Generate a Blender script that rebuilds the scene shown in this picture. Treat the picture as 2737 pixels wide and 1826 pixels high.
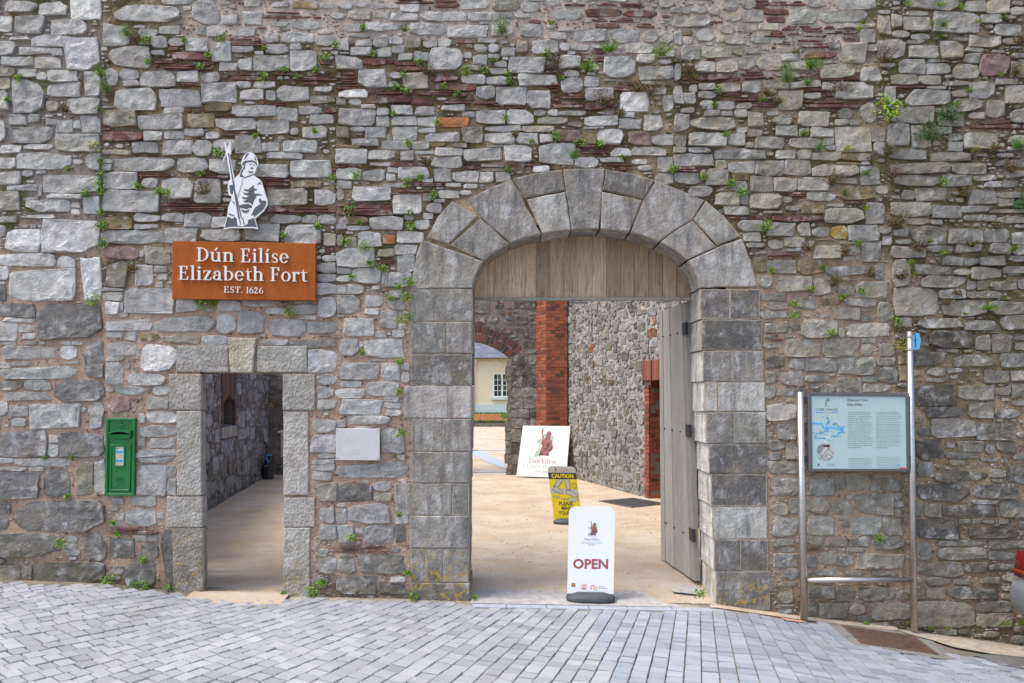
import bpy, math, random
import numpy as np
from mathutils import Vector
for o in list(bpy.data.objects): bpy.data.objects.remove(o)
sc = bpy.context.scene
R = math.radians
# ---------------- camera, world, sun, exposure ----------------
EYE = 2.14
cam = bpy.data.cameras.new('camera'); camo = bpy.data.objects.new('camera', cam)
sc.collection.objects.link(camo); sc.camera = camo
camo.location = (0, -8, EYE); camo.rotation_euler = (R(90), 0, 0)
cam.sensor_width = 36; cam.lens = 26.35; cam.shift_y = 0.0532; cam.clip_start = .05; cam.clip_end = 500
w = bpy.data.worlds.new('World'); sc.world = w; w.use_nodes = True
wn = w.node_tree; sky = wn.nodes.new('ShaderNodeTexSky'); sky.sky_type = 'NISHITA'; sky.sun_disc = False
SUN_EL, SUN_AZ = R(62), R(-108)      # azimuth measured from +Y towards +X
sky.sun_elevation = SUN_EL; sky.sun_rotation = SUN_AZ
sky.air_density = 1.0; sky.dust_density = 4.0; sky.ozone_density = 1.0
wn.links.new(sky.outputs[0], wn.nodes['Background'].inputs[0]); wn.nodes['Background'].inputs[1].default_value = .15
sun = bpy.data.lights.new('sun', 'SUN'); sun.energy = 1.3; sun.angle = R(22); sun.color = (1, .95, .88)
suno = bpy.data.objects.new('sun', sun); sc.collection.objects.link(suno)
sd = Vector((math.sin(SUN_AZ)*math.cos(SUN_EL), math.cos(SUN_AZ)*math.cos(SUN_EL), math.sin(SUN_EL)))
suno.rotation_euler = sd.to_track_quat('Z', 'Y').to_euler(); suno.location = sd*30
sc.view_settings.view_transform = 'Standard'; sc.view_settings.look = 'None'
sc.view_settings.exposure = 1.08; sc.view_settings.gamma = 1; sc.view_settings.use_curve_mapping = False
sc.render.resolution_x = 1024; sc.render.resolution_y = 683

# ---------------- helpers ----------------
C = sc.collection
rnd = random.Random(7); nr = np.random.RandomState(7)
F = 2003.0; PM = 250.375                     # focal length and scale on the wall plane, in photo pixels
def W(xs, ys, d=8.0):                        # place measured on the photo, at a distance d from the eye
    return Vector(((xs-1368.5)/F*d, d-8.0, EYE+(1058.7-ys)/F*d))
def wx(xs): return (xs-1368.5)/PM
def wz(ys): return EYE+(1058.7-ys)/PM
def thing(name, label, cat, loc=(0, 0, 0), group=None):
    o = bpy.data.objects.new(name, None); C.objects.link(o); o.location = loc
    o.empty_display_size = .1
    o['label'] = label; o['category'] = cat
    if group: o['group'] = group
    return o
def tag(o, label=None, cat=None, group=None, kind=None):
    if label: o['label'] = label
    if cat: o['category'] = cat
    if group: o['group'] = group
    if kind: o['kind'] = kind
    return o
def wloc(o):
    v = Vector((0, 0, 0))
    while o is not None: v = v + Vector(o.location); o = o.parent
    return v
class MB:
    def __init__(s): s.v = []; s.f = []; s.c = []
    def add(s, vs, fs, col=None):
        n = len(s.v); s.v += [tuple(x) for x in vs]
        for q in fs: s.f.append(tuple(i+n for i in q)); s.c.append(col)
        return s
    def box(s, a, b, col=None):
        x0, y0, z0 = a; x1, y1, z1 = b
        s.add([(x0,y0,z0),(x1,y0,z0),(x1,y1,z0),(x0,y1,z0),(x0,y0,z1),(x1,y0,z1),(x1,y1,z1),(x0,y1,z1)],
              [(0,3,2,1),(4,5,6,7),(0,1,5,4),(1,2,6,5),(2,3,7,6),(3,0,4,7)], col); return s
    def tube(s, pts, r, n=10, col=None, cap=True):
        pts = [Vector(p) for p in pts]; rs = r if isinstance(r, (list, tuple)) else [r]*len(pts)
        vs = []
        for i, p in enumerate(pts):
            d = (pts[min(i+1, len(pts)-1)]-pts[max(i-1, 0)]).normalized()
            a = d.cross(Vector((0, 0, 1)) if abs(d.z) < .9 else Vector((1, 0, 0))).normalized(); b = d.cross(a)
            for k in range(n):
                t = 2*math.pi*k/n; vs.append(p+(a*math.cos(t)+b*math.sin(t))*rs[i])
        fs = [(i*n+k, i*n+(k+1) % n, (i+1)*n+(k+1) % n, (i+1)*n+k) for i in range(len(pts)-1) for k in range(n)]
        if cap: fs += [tuple(range(n))[::-1], tuple(range((len(pts)-1)*n, len(pts)*n))]
        s.add(vs, fs, col); return s
    def build(s, name, mat, parent=None, smooth=False, center=False):
        me = bpy.data.meshes.new(name)
        base = wloc(parent) if parent is not None else Vector((0, 0, 0))
        va = np.array(s.v, dtype=np.float64).reshape(-1, 3)
        loc = Vector((0, 0, 0))
        if center or parent is None:
            c = (va.min(0)+va.max(0))/2
            if parent is None: c[2] = va.min(0)[2]
            loc = Vector(c)-base
            va = va-c
        else: va = va-np.array(base)
        me.from_pydata(va.tolist(), [], s.f)
        if any(c is not None for c in s.c):
            at = me.color_attributes.new('Col', 'FLOAT_COLOR', 'CORNER')
            lt = np.array([len(q) for q in s.f]); cc = np.array([(c if c is not None else (.5,.5,.5)) for c in s.c], dtype=np.float32)[:, :3]
            full = np.ones((lt.sum(), 4), dtype=np.float32); full[:, :3] = np.repeat(cc, lt, axis=0)
            at.data.foreach_set('color', full.ravel())
        if mat is not None: me.materials.append(mat)
        if smooth: me.polygons.foreach_set('use_smooth', [True]*len(me.polygons))
        me.update()
        o = bpy.data.objects.new(name, me); C.objects.link(o); o.location = loc
        if parent is not None: o.parent = parent
        return o
class Fr:                                    # a plane in the place: origin, along, up, outwards
    def __init__(s, o, u, v=(0, 0, 1)):
        s.o = Vector(o); s.u = Vector(u).normalized(); s.v = Vector(v).normalized(); s.n = s.u.cross(s.v).normalized()
    def __call__(s, a, b, c=0): return s.o+s.u*a+s.v*b+s.n*c
FW = Fr((0, 0, 0), (1, 0, 0))                # street front; n = -Y
def prism(mb, poly, fr, n0, n1, col=None, bev=0, side=None):
    """closed polygon (counter-clockwise seen from outside) pushed from n0 (back) to n1 (front)"""
    if sum(poly[i][0]*poly[(i+1) % len(poly)][1]-poly[(i+1) % len(poly)][0]*poly[i][1] for i in range(len(poly))) < 0: poly = poly[::-1]
    n = len(poly); side = side or col
    if bev:
        ins = inset(poly, bev)
        vs = [fr(x, y, n0) for x, y in poly]+[fr(x, y, n1-bev) for x, y in poly]+[fr(x, y, n1) for x, y in ins]
        mb.add(vs, [(i, (i+1) % n, n+(i+1) % n, n+i) for i in range(n)], side)
        mb.add(vs[n:], [(i, (i+1) % n, n+(i+1) % n, n+i) for i in range(n)]+[tuple(range(n, 2*n))], col)
    else:
        vs = [fr(x, y, n0) for x, y in poly]+[fr(x, y, n1) for x, y in poly]
        mb.add(vs, [(i, (i+1) % n, n+(i+1) % n, n+i) for i in range(n)], side)
        mb.add(vs, [tuple(range(n, 2*n)), tuple(range(n))[::-1]], col)
def inset(poly, b):
    n = len(poly); out = []
    for i in range(n):
        p = Vector(poly[i]); e1 = (p-Vector(poly[i-1])); e2 = (Vector(poly[(i+1) % n])-p)
        if e1.length < 1e-6 or e2.length < 1e-6: out.append(tuple(p)); continue
        e1.normalize(); e2.normalize()
        n1 = Vector((-e1.y, e1.x)); n2 = Vector((-e2.y, e2.x)); m = n1+n2
        if m.length < 1e-4: m = n1
        m = m/max(m.length_squared/2, .3)
        out.append(tuple(p+m*b))
    return out
def fbm(x, y, seed=0, oct=4, f=1.0):         # smooth value noise, numpy, about -1..1
    x = np.asarray(x, float); y = np.asarray(y, float); tot = np.zeros(np.broadcast(x, y).shape); a = 1; s = 0
    rs = np.random.RandomState(seed); L = rs.rand(256, 256)*2-1
    for k in range(oct):
        xx = x*f+37.1*k; yy = y*f+11.7*k
        xi = np.floor(xx).astype(int); yi = np.floor(yy).astype(int); fx = xx-xi; fy = yy-yi
        fx = fx*fx*(3-2*fx); fy = fy*fy*(3-2*fy)
        g = lambda i, j: L[i % 256, j % 256]
        tot += a*((g(xi,yi)*(1-fx)+g(xi+1,yi)*fx)*(1-fy)+(g(xi,yi+1)*(1-fx)+g(xi+1,yi+1)*fx)*fy)
        s += a; a *= .5; f *= 2
    return tot/s*1.4

# ---------------- materials ----------------
def mat(name):
    m = bpy.data.materials.new(name); m.use_nodes = True; nt = m.node_tree
    return m, nt, nt.nodes['Principled BSDF']
class NT:
    def __init__(s, nt): s.t = nt; s.pos = s.n('ShaderNodeNewGeometry').outputs['Position']
    def n(s, t, **k):
        q = s.t.nodes.new(t)
        for a, b in k.items(): setattr(q, a, b)
        return q
    def L(s, a, b): s.t.links.new(a, b)
    def inp(s, sock, v):
        if isinstance(v, (int, float)): sock.default_value = v
        elif isinstance(v, (tuple, list)): sock.default_value = tuple(v)+((1,) if len(sock.default_value) == 4 and len(v) == 3 else ())
        else: s.L(v, sock)
    def noise(s, scale, detail=4, rough=.6, vec=None, dist=0):
        q = s.n('ShaderNodeTexNoise'); q.inputs['Scale'].default_value = scale; q.inputs['Detail'].default_value = detail
        q.inputs['Roughness'].default_value = rough; q.inputs['Distortion'].default_value = dist
        s.L(vec if vec is not None else s.pos, q.inputs['Vector']); return q.outputs['Fac']
    def scl(s, v, vec=None):
        q = s.n('ShaderNodeVectorMath', operation='MULTIPLY'); s.L(vec if vec is not None else s.pos, q.inputs[0]); q.inputs[1].default_value = v; return q.outputs[0]
    def vor(s, scale, vec=None, feature='F1', out='Distance'):
        q = s.n('ShaderNodeTexVoronoi', feature=feature); q.inputs['Scale'].default_value = scale
        s.L(vec if vec is not None else s.pos, q.inputs['Vector']); return q.outputs[out]
    def rng(s, v, a, b, c=0, d=1):
        q = s.n('ShaderNodeMapRange'); s.L(v, q.inputs[0])
        for i, z in enumerate((a, b, c, d)): q.inputs[i+1].default_value = z
        return q.outputs[0]
    def m(s, op, a, b=0.0):
        q = s.n('ShaderNodeMath', operation=op); s.inp(q.inputs[0], a); s.inp(q.inputs[1], b); return q.outputs[0]
    def mix(s, f, a, b, t='MIX'):
        q = s.n('ShaderNodeMix', data_type='RGBA', blend_type=t); s.inp(q.inputs[0], f); s.inp(q.inputs[6], a); s.inp(q.inputs[7], b); return q.outputs[2]
    def bump(s, h, st=.5, dist=.01, nrm=None):
        q = s.n('ShaderNodeBump'); q.inputs['Strength'].default_value = st; q.inputs['Distance'].default_value = dist
        s.L(h, q.inputs['Height'])
        if nrm is not None: s.L(nrm, q.inputs['Normal'])
        return q.outputs[0]
    def col(s): 
        q = s.n('ShaderNodeVertexColor'); q.layer_name = 'Col'; return q.outputs[0]
def simple(name, col, rough=.6, metal=0, bumpscale=0, bst=.3, var=.12, spec=.5):
    m, nt, b = mat(name); t = NT(nt)
    c = t.mix(t.rng(t.noise(14, 5), .3, .7), tuple(x*(1-var) for x in col), tuple(min(1, x*(1+var)) for x in col))
    t.L(c, b.inputs['Base Color']); b.inputs['Roughness'].default_value = rough; b.inputs['Metallic'].default_value = metal
    b.inputs['Specular IOR Level'].default_value = spec
    if bumpscale: t.L(t.bump(t.noise(bumpscale, 4), bst, .004), b.inputs['Normal'])
    return m
M = {}
def stone_mat(name, lime=.5, grime=.5, bs=1.0, streak=0.0, pock=0.0, rough_bump=1.0, lichen=0.0):
    m, nt, b = mat(name); t = NT(nt)
    base = t.col()
    mott = t.rng(t.noise(9*bs, 6, .65), .25, .75, .62, 1.38)
    fine = t.rng(t.noise(70*bs, 3, .7), .3, .7, .86, 1.14)
    k = t.m('MULTIPLY', mott, fine)
    c = t.mix(1.0, base, k, 'MULTIPLY')
    lm = t.rng(t.noise(5.5*bs, 7, .68, vec=t.scl((1, 1, .8))), .52, .68, 0, lime)
    c = t.mix(lm, c, (.56, .56, .555))
    if streak:
        st = t.rng(t.noise(4.5, 5, .6, vec=t.scl((2.6, 2.6, .45))), .48, .72, 0, streak)
        c = t.mix(st, c, (.085, .088, .095))
        sw = t.rng(t.noise(6, 5, .6, vec=t.scl((3.1, 3.1, .6))), .6, .78, 0, streak)
        c = t.mix(sw, c, (.55, .55, .55))
    c = t.mix(t.rng(t.noise(4.1*bs, 6, .65), .48, .7, 0, .42), c, (.30, .235, .155))
    gm = t.rng(t.noise(3.2*bs, 6, .6), .55, .75, 0, grime)
    c = t.mix(gm, c, (.13, .115, .09))
    # splash zone at the foot of the wall: damp green-brown growth and yellow lichen
    z = t.n('ShaderNodeSeparateXYZ'); t.L(t.pos, z.inputs[0])
    low = t.m('MULTIPLY', t.rng(t.m('ADD', z.outputs[2], t.m('MULTIPLY', z.outputs[0], .09)), .55, -.15), t.rng(t.noise(7, 6, .7), .4, .62, 0, .75))
    c = t.mix(low, c, (.12, .105, .05))
    if lichen:
        li = t.m('MULTIPLY', t.rng(t.m('ADD', z.outputs[2], t.m('MULTIPLY', z.outputs[0], .07)), .6, .1), t.rng(t.noise(16, 5, .7), .54, .6, 0, lichen))
        c = t.mix(li, c, (.42, .28, .04))
    t.L(c, b.inputs['Base Color']); b.inputs['Roughness'].default_value = .88; b.inputs['Specular IOR Level'].default_value = .25
    ridged = t.m('ABSOLUTE', t.m('SUBTRACT', t.noise(11*bs, 6, .6, dist=.6), .5))
    h = t.m('ADD', t.m('MULTIPLY', ridged, 2.2), t.m('MULTIPLY', t.noise(55*bs, 4, .7), .55))
    if pock: h = t.m('ADD', h, t.m('MULTIPLY', t.vor(42, vec=t.scl((1, 1, .7))), pock))
    t.L(t.bump(h, .85*rough_bump, .022/bs), b.inputs['Normal'])
    return m
M['rubble'] = stone_mat('rubble_stone', .75, .4, 1.0, .28)
M['ashlar'] = stone_mat('dressed_limestone', .7, .45, 1.0, .8, .7, .42, lichen=1.0)
M['tooled'] = stone_mat('tooled_limestone', .35, .15, 1.0, .15, 1.1, .7, lichen=.5)
M['inner'] = stone_mat('inner_stone', .6, .4, .9, .25)
M['inner_dark'] = stone_mat('inner_dark_stone', .3, .6, .9)
def mortar_mat(name, bs=1.0):
    m, nt, b = mat(name); t = NT(nt)
    c = t.mix(1.0, t.col(), t.rng(t.noise(26*bs, 6, .7), .25, .75, .6, 1.4), 'MULTIPLY')
    sp = t.rng(t.vor(120*bs), .16, .1, 0, .7)
    c = t.mix(t.m('MULTIPLY', sp, t.rng(t.noise(14, 3), .4, .6)), c, (.6, .57, .52))
    t.L(c, b.inputs['Base Color']); b.inputs['Roughness'].default_value = .95; b.inputs['Specular IOR Level'].default_value = .15
    h = t.m('ADD', t.noise(45*bs, 6, .75), t.m('MULTIPLY', t.vor(90*bs), .4))
    t.L(t.bump(h, .9, .014), b.inputs['Normal']); return m
M['mortar'] = mortar_mat('lime_mortar')
def sett_mat():
    m, nt, b = mat('granite_sett'); t = NT(nt)
    c = t.mix(1.0, t.col(), t.rng(t.noise(320, 2, .8), .3, .7, .82, 1.18), 'MULTIPLY')
    c = t.mix(t.rng(t.noise(1.6, 6, .65), .5, .75, 0, .3), c, (.46, .455, .44))
    c = t.mix(t.rng(t.noise(2.7, 5, .65), .56, .75, 0, .5), c, (.20, .195, .18))
    t.L(c, b.inputs['Base Color']); b.inputs['Roughness'].default_value = .62
    t.L(t.bump(t.noise(180, 4, .7), .35, .004), b.inputs['Normal']); return m
M['sett'] = sett_mat()
def sand_mat():
    m, nt, b = mat('compacted_sand'); t = NT(nt)
    c = t.mix(t.rng(t.noise(1.1, 6, .62), .38, .66), (.50, .43, .345), (.40, .31, .215))
    c = t.mix(t.rng(t.noise(2.3, 7, .7, vec=t.scl((1, 1.7, 1))), .53, .72, 0, .7), c, (.42, .27, .13))
    c = t.mix(t.rng(t.noise(1.7, 5, .6, vec=t.scl((1, 2.2, 1))), .56, .74, 0, .65), c, (.31, .295, .28))
    c = t.mix(1.0, c, t.rng(t.noise(150, 3, .8), .25, .75, .72, 1.28), 'MULTIPLY')
    pe = t.m('MULTIPLY', t.rng(t.vor(34), .13, .1), t.rng(t.noise(13, 3), .52, .6))
    c = t.mix(pe, c, (.25, .21, .18))
    t.L(c, b.inputs['Base Color']); b.inputs['Roughness'].default_value = .95; b.inputs['Specular IOR Level'].default_value = .2
    t.L(t.bump(t.m('ADD', t.noise(60, 6, .75), t.m('MULTIPLY', t.noise(6, 4), 1.5)), .6, .015), b.inputs['Normal']); return m
M['sand'] = sand_mat()
def brick_mat():
    m, nt, b = mat('red_brick'); t = NT(nt)
    c = t.mix(1.0, t.col(), t.rng(t.noise(30, 5, .7), .25, .75, .65, 1.3), 'MULTIPLY')
    c = t.mix(t.rng(t.noise(2.4, 6, .7), .52, .74, 0, .6), c, (.06, .03, .028))
    t.L(c, b.inputs['Base Color']); b.inputs['Roughness'].default_value = .85
    t.L(t.bump(t.noise(80, 4, .7), .5, .01), b.inputs['Normal']); return m
M['brick'] = brick_mat()
def wood_mat(name, a, bcol, dark, grainx=14):
    m, nt, b = mat(name); t = NT(nt)
    oi = t.n('ShaderNodeObjectInfo').outputs['Random']
    off = t.n('ShaderNodeVectorMath', operation='ADD'); t.L(t.scl((grainx, grainx, .9)), off.inputs[0])
    cm = t.n('ShaderNodeCombineXYZ'); t.L(t.m('MULTIPLY', oi, 60), cm.inputs[2]); t.L(cm.outputs[0], off.inputs[1])
    g = t.noise(2.2, 7, .62, vec=off.outputs[0], dist=1.2)
    c = t.mix(t.rng(g, .36, .64), a, bcol)
    c = t.mix(t.rng(t.noise(6, 5, .7, vec=off.outputs[0]), .54, .68, 0, .9), c, dark)
    c = t.mix(1.0, c, t.rng(oi, 0, 1, .66, 1.3), 'MULTIPLY')
    t.L(c, b.inputs['Base Color']); b.inputs['Roughness'].default_value = .8; b.inputs['Specular IOR Level'].default_value = .25
    t.L(t.bump(g, .5, .008), b.inputs['Normal']); return m
M['plank'] = wood_mat('weathered_brown_planks', (.62, .475, .33), (.42, .295, .195), (.15, .10, .065))
M['greywood'] = wood_mat('weathered_grey_planks', (.42, .39, .34), (.30, .285, .255), (.18, .17, .15))
M['benchwood'] = simple('bench_wood', (.52, .20, .08), .5, var=.25)
M['steel'] = None
m_, nt_, b_ = mat('brushed_stainless'); t_ = NT(nt_)
t_.L(t_.mix(t_.rng(t_.noise(5, 6, .7, vec=t_.scl((1, 1, 8))), .3, .7), (.50, .48, .46), (.68, .66, .63)), b_.inputs['Base Color'])
b_.inputs['Metallic'].default_value = .95; b_.inputs['Roughness'].default_value = .36
t_.L(t_.bump(t_.noise(60, 3, .7, vec=t_.scl((1, 1, 12))), .12, .002), b_.inputs['Normal']); M['steel'] = m_
M['plate'] = simple('brushed_plate', (.62, .61, .61), .5, .35, var=.06, bumpscale=5, bst=.1)
M['iron'] = simple('black_iron', (.035, .037, .045), .5, .3, 60, .3)
M['darkgrey'] = simple('dark_grey_rubber', (.055, .06, .065), .6, 0, 40, .2)
def rust_mat():
    m, nt, b = mat('weathering_steel'); t = NT(nt)
    c = t.mix(t.rng(t.noise(9, 6, .7), .3, .7), (.40, .105, .016), (.31, .075, .012))
    c = t.mix(1.0, c, t.rng(t.noise(190, 3, .8), .25, .75, .8, 1.2), 'MULTIPLY')
    c = t.mix(t.rng(t.noise(7, 5, .6, vec=t.scl((3, 3, .35))), .55, .72, 0, .35), c, (.17, .05, .018))
    sp = t.rng(t.vor(3.1), .05, .02, 0, .5); c = t.mix(sp, c, (.12, .04, .02))
    t.L(c, b.inputs['Base Color']); b.inputs['Roughness'].default_value = .8; b.inputs['Specular IOR Level'].default_value = .25
    t.L(t.bump(t.noise(160, 4, .8), .35, .003), b.inputs['Normal']); return m
M['rust'] = rust_mat()
M['grate'] = simple('rusty_cast_iron', (.11, .07, .055), .75, .2, 60, .5, .4)
M['white'] = simple('white_print', (.80, .80, .80), .45, var=.02)
M['letter'] = simple('pale_cut_letters', (.78, .75, .70), .5, var=.06)
M['board'] = simple('white_board', (.80, .815, .84), .4, var=.012)
M['boardgrey'] = simple('pale_grey_board', (.50, .49, .47), .4, var=.02)
M['slate_grey'] = simple('slate_grey_print', (.085, .09, .105), .5, var=.05)
M['yellow'] = simple('yellow_print', (.74, .61, .02), .45, var=.03)
M['black'] = simple('black_print', (.018, .018, .018), .5, var=.05)
M['khaki'] = simple('dark_olive_print', (.045, .045, .03), .5)
M['maroon'] = simple('maroon_print', (.33, .085, .085), .5, var=.03)
M['plum'] = simple('plum_print', (.12, .05, .06), .5, var=.03)
M['soldier_red'] = simple('brown_pink_print', (.36, .14, .12), .5, var=.03)
M['sage'] = simple('sage_print', (.36, .50, .43), .5, var=.03)
M['red'] = simple('red_print', (.70, .05, .05), .5, var=.03)
M['orange'] = simple('orange_print', (.85, .24, .03), .5, var=.03)
M['blue'] = simple('blue_print', (.03, .33, .66), .45, var=.03)
M['cyan'] = simple('cyan_print', (.20, .62, .66), .45, var=.03)
M['skyblue'] = simple('sky_blue_sign', (.10, .42, .72), .45, var=.03)
M['aqua'] = simple('pale_aqua_panel', (.42, .57, .565), .25, var=.02)
M['panelframe'] = simple('grey_metal_frame', (.15, .155, .165), .4, .5, var=.1)
M['ink'] = simple('dark_teal_ink', (.045, .075, .085), .5, var=.03)
M['softink'] = simple('faded_teal_ink', (.13, .20, .21), .5, var=.03)
M['maproad'] = simple('map_grey', (.22, .24, .26), .5, var=.03)
M['notice'] = simple('faded_notice', (.62, .58, .50), .6, var=.2)
m_, nt_, b_ = mat('green_enamel'); t_ = NT(nt_)
t_.L(t_.mix(t_.rng(t_.noise(40, 6, .75), .64, .74, 0, .6), t_.mix(t_.rng(t_.noise(8, 5), .3, .7), (.0065, .14, .03), (.008, .195, .04)), (.16, .22, .12)), b_.inputs['Base Color'])
b_.inputs['Roughness'].default_value = .32
t_.L(t_.bump(t_.noise(45, 5, .7), .5, .006), b_.inputs['Normal']); M['green'] = m_
M['cream'] = simple('cream_render', (.80, .67, .47), .9, 0, 30, .4, .07)
M['plinth'] = simple('pale_blue_plinth', (.58, .64, .66), .85, var=.05)
M['slate'] = simple('roof_slate', (.15, .16, .23), .55, var=.3)
M['winwhite'] = simple('white_window_paint', (.78, .78, .76), .5, var=.03)
m_, nt_, b_ = mat('window_glass'); b_.inputs['Base Color'].default_value = (.04, .05, .06, 1); b_.inputs['Roughness'].default_value = .08; M['glass'] = m_
M['concrete'] = simple('concrete', (.36, .345, .33), .9, 0, 30, .6, .25)
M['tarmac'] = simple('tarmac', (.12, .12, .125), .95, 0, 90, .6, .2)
M['kerb'] = simple('grey_kerb_stone', (.33, .36, .40), .8, 0, 60, .4, .15)
M['carpaint'] = None
m_, nt_, b_ = mat('silver_car_paint'); b_.inputs['Base Color'].default_value = (.36, .40, .45, 1); b_.inputs['Metallic'].default_value = .6
b_.inputs['Roughness'].default_value = .32; b_.inputs['Coat Weight'].default_value = .6; M['carpaint'] = m_
m_, nt_, b_ = mat('tail_lamp_red'); b_.inputs['Base Color'].default_value = (.12, .006, .006, 1); b_.inputs['Roughness'].default_value = .12; M['tail'] = m_
m_, nt_, b_ = mat('indicator_orange'); b_.inputs['Base Color'].default_value = (.16, .02, .01, 1); b_.inputs['Roughness'].default_value = .12; M['amber'] = m_
M['tyre'] = simple('tyre_rubber', (.02, .02, .02), .8)
M['void'] = simple('dark_interior', (.012, .012, .012), .9)
def leaf_mat():
    m, nt, b = mat('foliage'); t = NT(nt)
    c = t.mix(1.0, t.col(), t.rng(t.noise(40, 3), .3, .7, .7, 1.3), 'MULTIPLY')
    t.L(c, b.inputs['Base Color']); b.inputs['Roughness'].default_value = .6
    tr = t.n('ShaderNodeBsdfTranslucent'); t.L(c, tr.inputs[0]); mx = t.n('ShaderNodeMixShader'); mx.inputs[0].default_value = .3
    t.L(b.outputs[0], mx.inputs[1]); t.L(tr.outputs[0], mx.inputs[2])
    t.L(mx.outputs[0], nt.nodes['Material Output'].inputs[0]); return m
M['leaf'] = leaf_mat()
m_, nt_, b_ = mat('plain_tinted'); t_ = NT(nt_); t_.L(t_.col(), b_.inputs['Base Color']); b_.inputs['Roughness'].default_value = .7; M['tint'] = m_
# ---------------- stones measured one by one on the photograph: x0 y0 x1 y1 [kind] in blocks ----------------
SD = {}
SD[(0, 0, 2.412)] = '''3 1 24 8;26 2 43 12;46 -2 65 13 w;0 11 8 21;9 9 29 22;33 13 56 23;7 24 20 28;20 23 43 32;0 25 10 36;13 29 34 36;34 31 41 36;40 25 65 46 w;2 37 22 44;23 37 39 45;0 43 10 50;12 44 24 50;24 47 31 52;32 45 50 54;55 46 65 62;0 50 9 58;6 52 29 73;31 53 52 63;0 59 6 71;30 66 38 72;44 63 64 74;6 74 18 82;18 74 26 79;30 77 38 82;36 78 48 86;47 78 55 83;50 75 65 87;0 78 4 92;7 80 35 93 d;36 86 65 98;16 93 34 97;1 94 14 100;56 99 65 109;0 102 12 109;11 98 46 110;0 111 15 120;14 110 22 114;24 110 30 114;25 111 64 125;5 119 25 126;0 121 13 136;25 120 30 127;16 127 25 131;30 125 54 129;18 128 46 137;46 131 52 134;46 135 52 139;53 127 65 138;0 139 11 144;12 139 35 144;
74 4 116 15;124 1 142 16;105 -3 125 3;143 10 153 16;157 6 172 16;168 8 200 12 r;188 14 207 19;67 17 84 30;103 17 116 22;90 19 102 24;127 18 134 23;133 17 145 24;152 18 165 24;98 24 108 31;109 25 120 30;120 25 134 34;148 24 162 26 r;150 28 172 30 r;135 28 150 40;149 30 164 34;71 31 98 44;98 33 106 36;112 34 138 39 r;100 38 112 41 r;106 42 125 45 r;125 44 140 46 r;142 41 153 46;154 38 163 46;163 36 187 46;187 33 204 46;172 22 180 28;182 21 203 28;172 29 186 35;187 28 195 33;203 24 215 30;69 45 77 55;78 45 90 52;91 46 114 57;80 52 90 56;114 45 128 53;130 47 142 54;116 54 130 56 r;130 53 153 67;150 47 172 52 r;176 46 190 49 r;188 50 217 52 r;153 53 162 57;164 53 178 57;155 58 170 65;178 56 200 66;172 59 178 65;173 66 184 68 r;200 62 216 67 b;72 57 101 72;104 58 129 70;132 67 151 72 y;106 69 119 74;126 71 133 73 r;150 68 179 76;67 71 88 83 b;89 73 119 84;122 74 139 83 y;139 74 150 75 r;140 76 165 85;178 70 193 80;193 69 207 74;166 77 187 87;200 74 215 80;187 83 193 87;195 82 211 89;66 82 71 84 r;67 85 93 91 r;93 85 105 91;106 85 120 90;118 83 132 88;133 85 142 90;144 85 160 88 r;106 91 124 101;125 91 137 101;86 92 102 99;66 97 84 101;74 100 112 111;115 102 134 111;152 88 169 99;169 92 180 98;183 91 204 99;137 90 152 98;66 103 73 106;66 106 72 110;152 100 170 103 y;136 103 152 112;163 106 186 115;172 98 195 105;188 101 214 115;67 111 90 122;92 115 102 121;103 115 124 128;126 115 143 131;88 112 110 114 r;133 113 148 115 r;170 115 187 117 r;168 118 186 120 r;67 123 104 137;104 130 130 133 r;172 121 198 133;187 116 208 122 y;203 123 217 132;170 133 185 137 r;187 134 217 137 r;106 134 145 136 r;87 138 104 143;104 138 119 143;119 138 136 148;87 144 102 148;67 140 85 148 y;137 140 150 147;175 139 195 144;195 139 205 144;205 139 217 145;66 69 74 70'''
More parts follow.
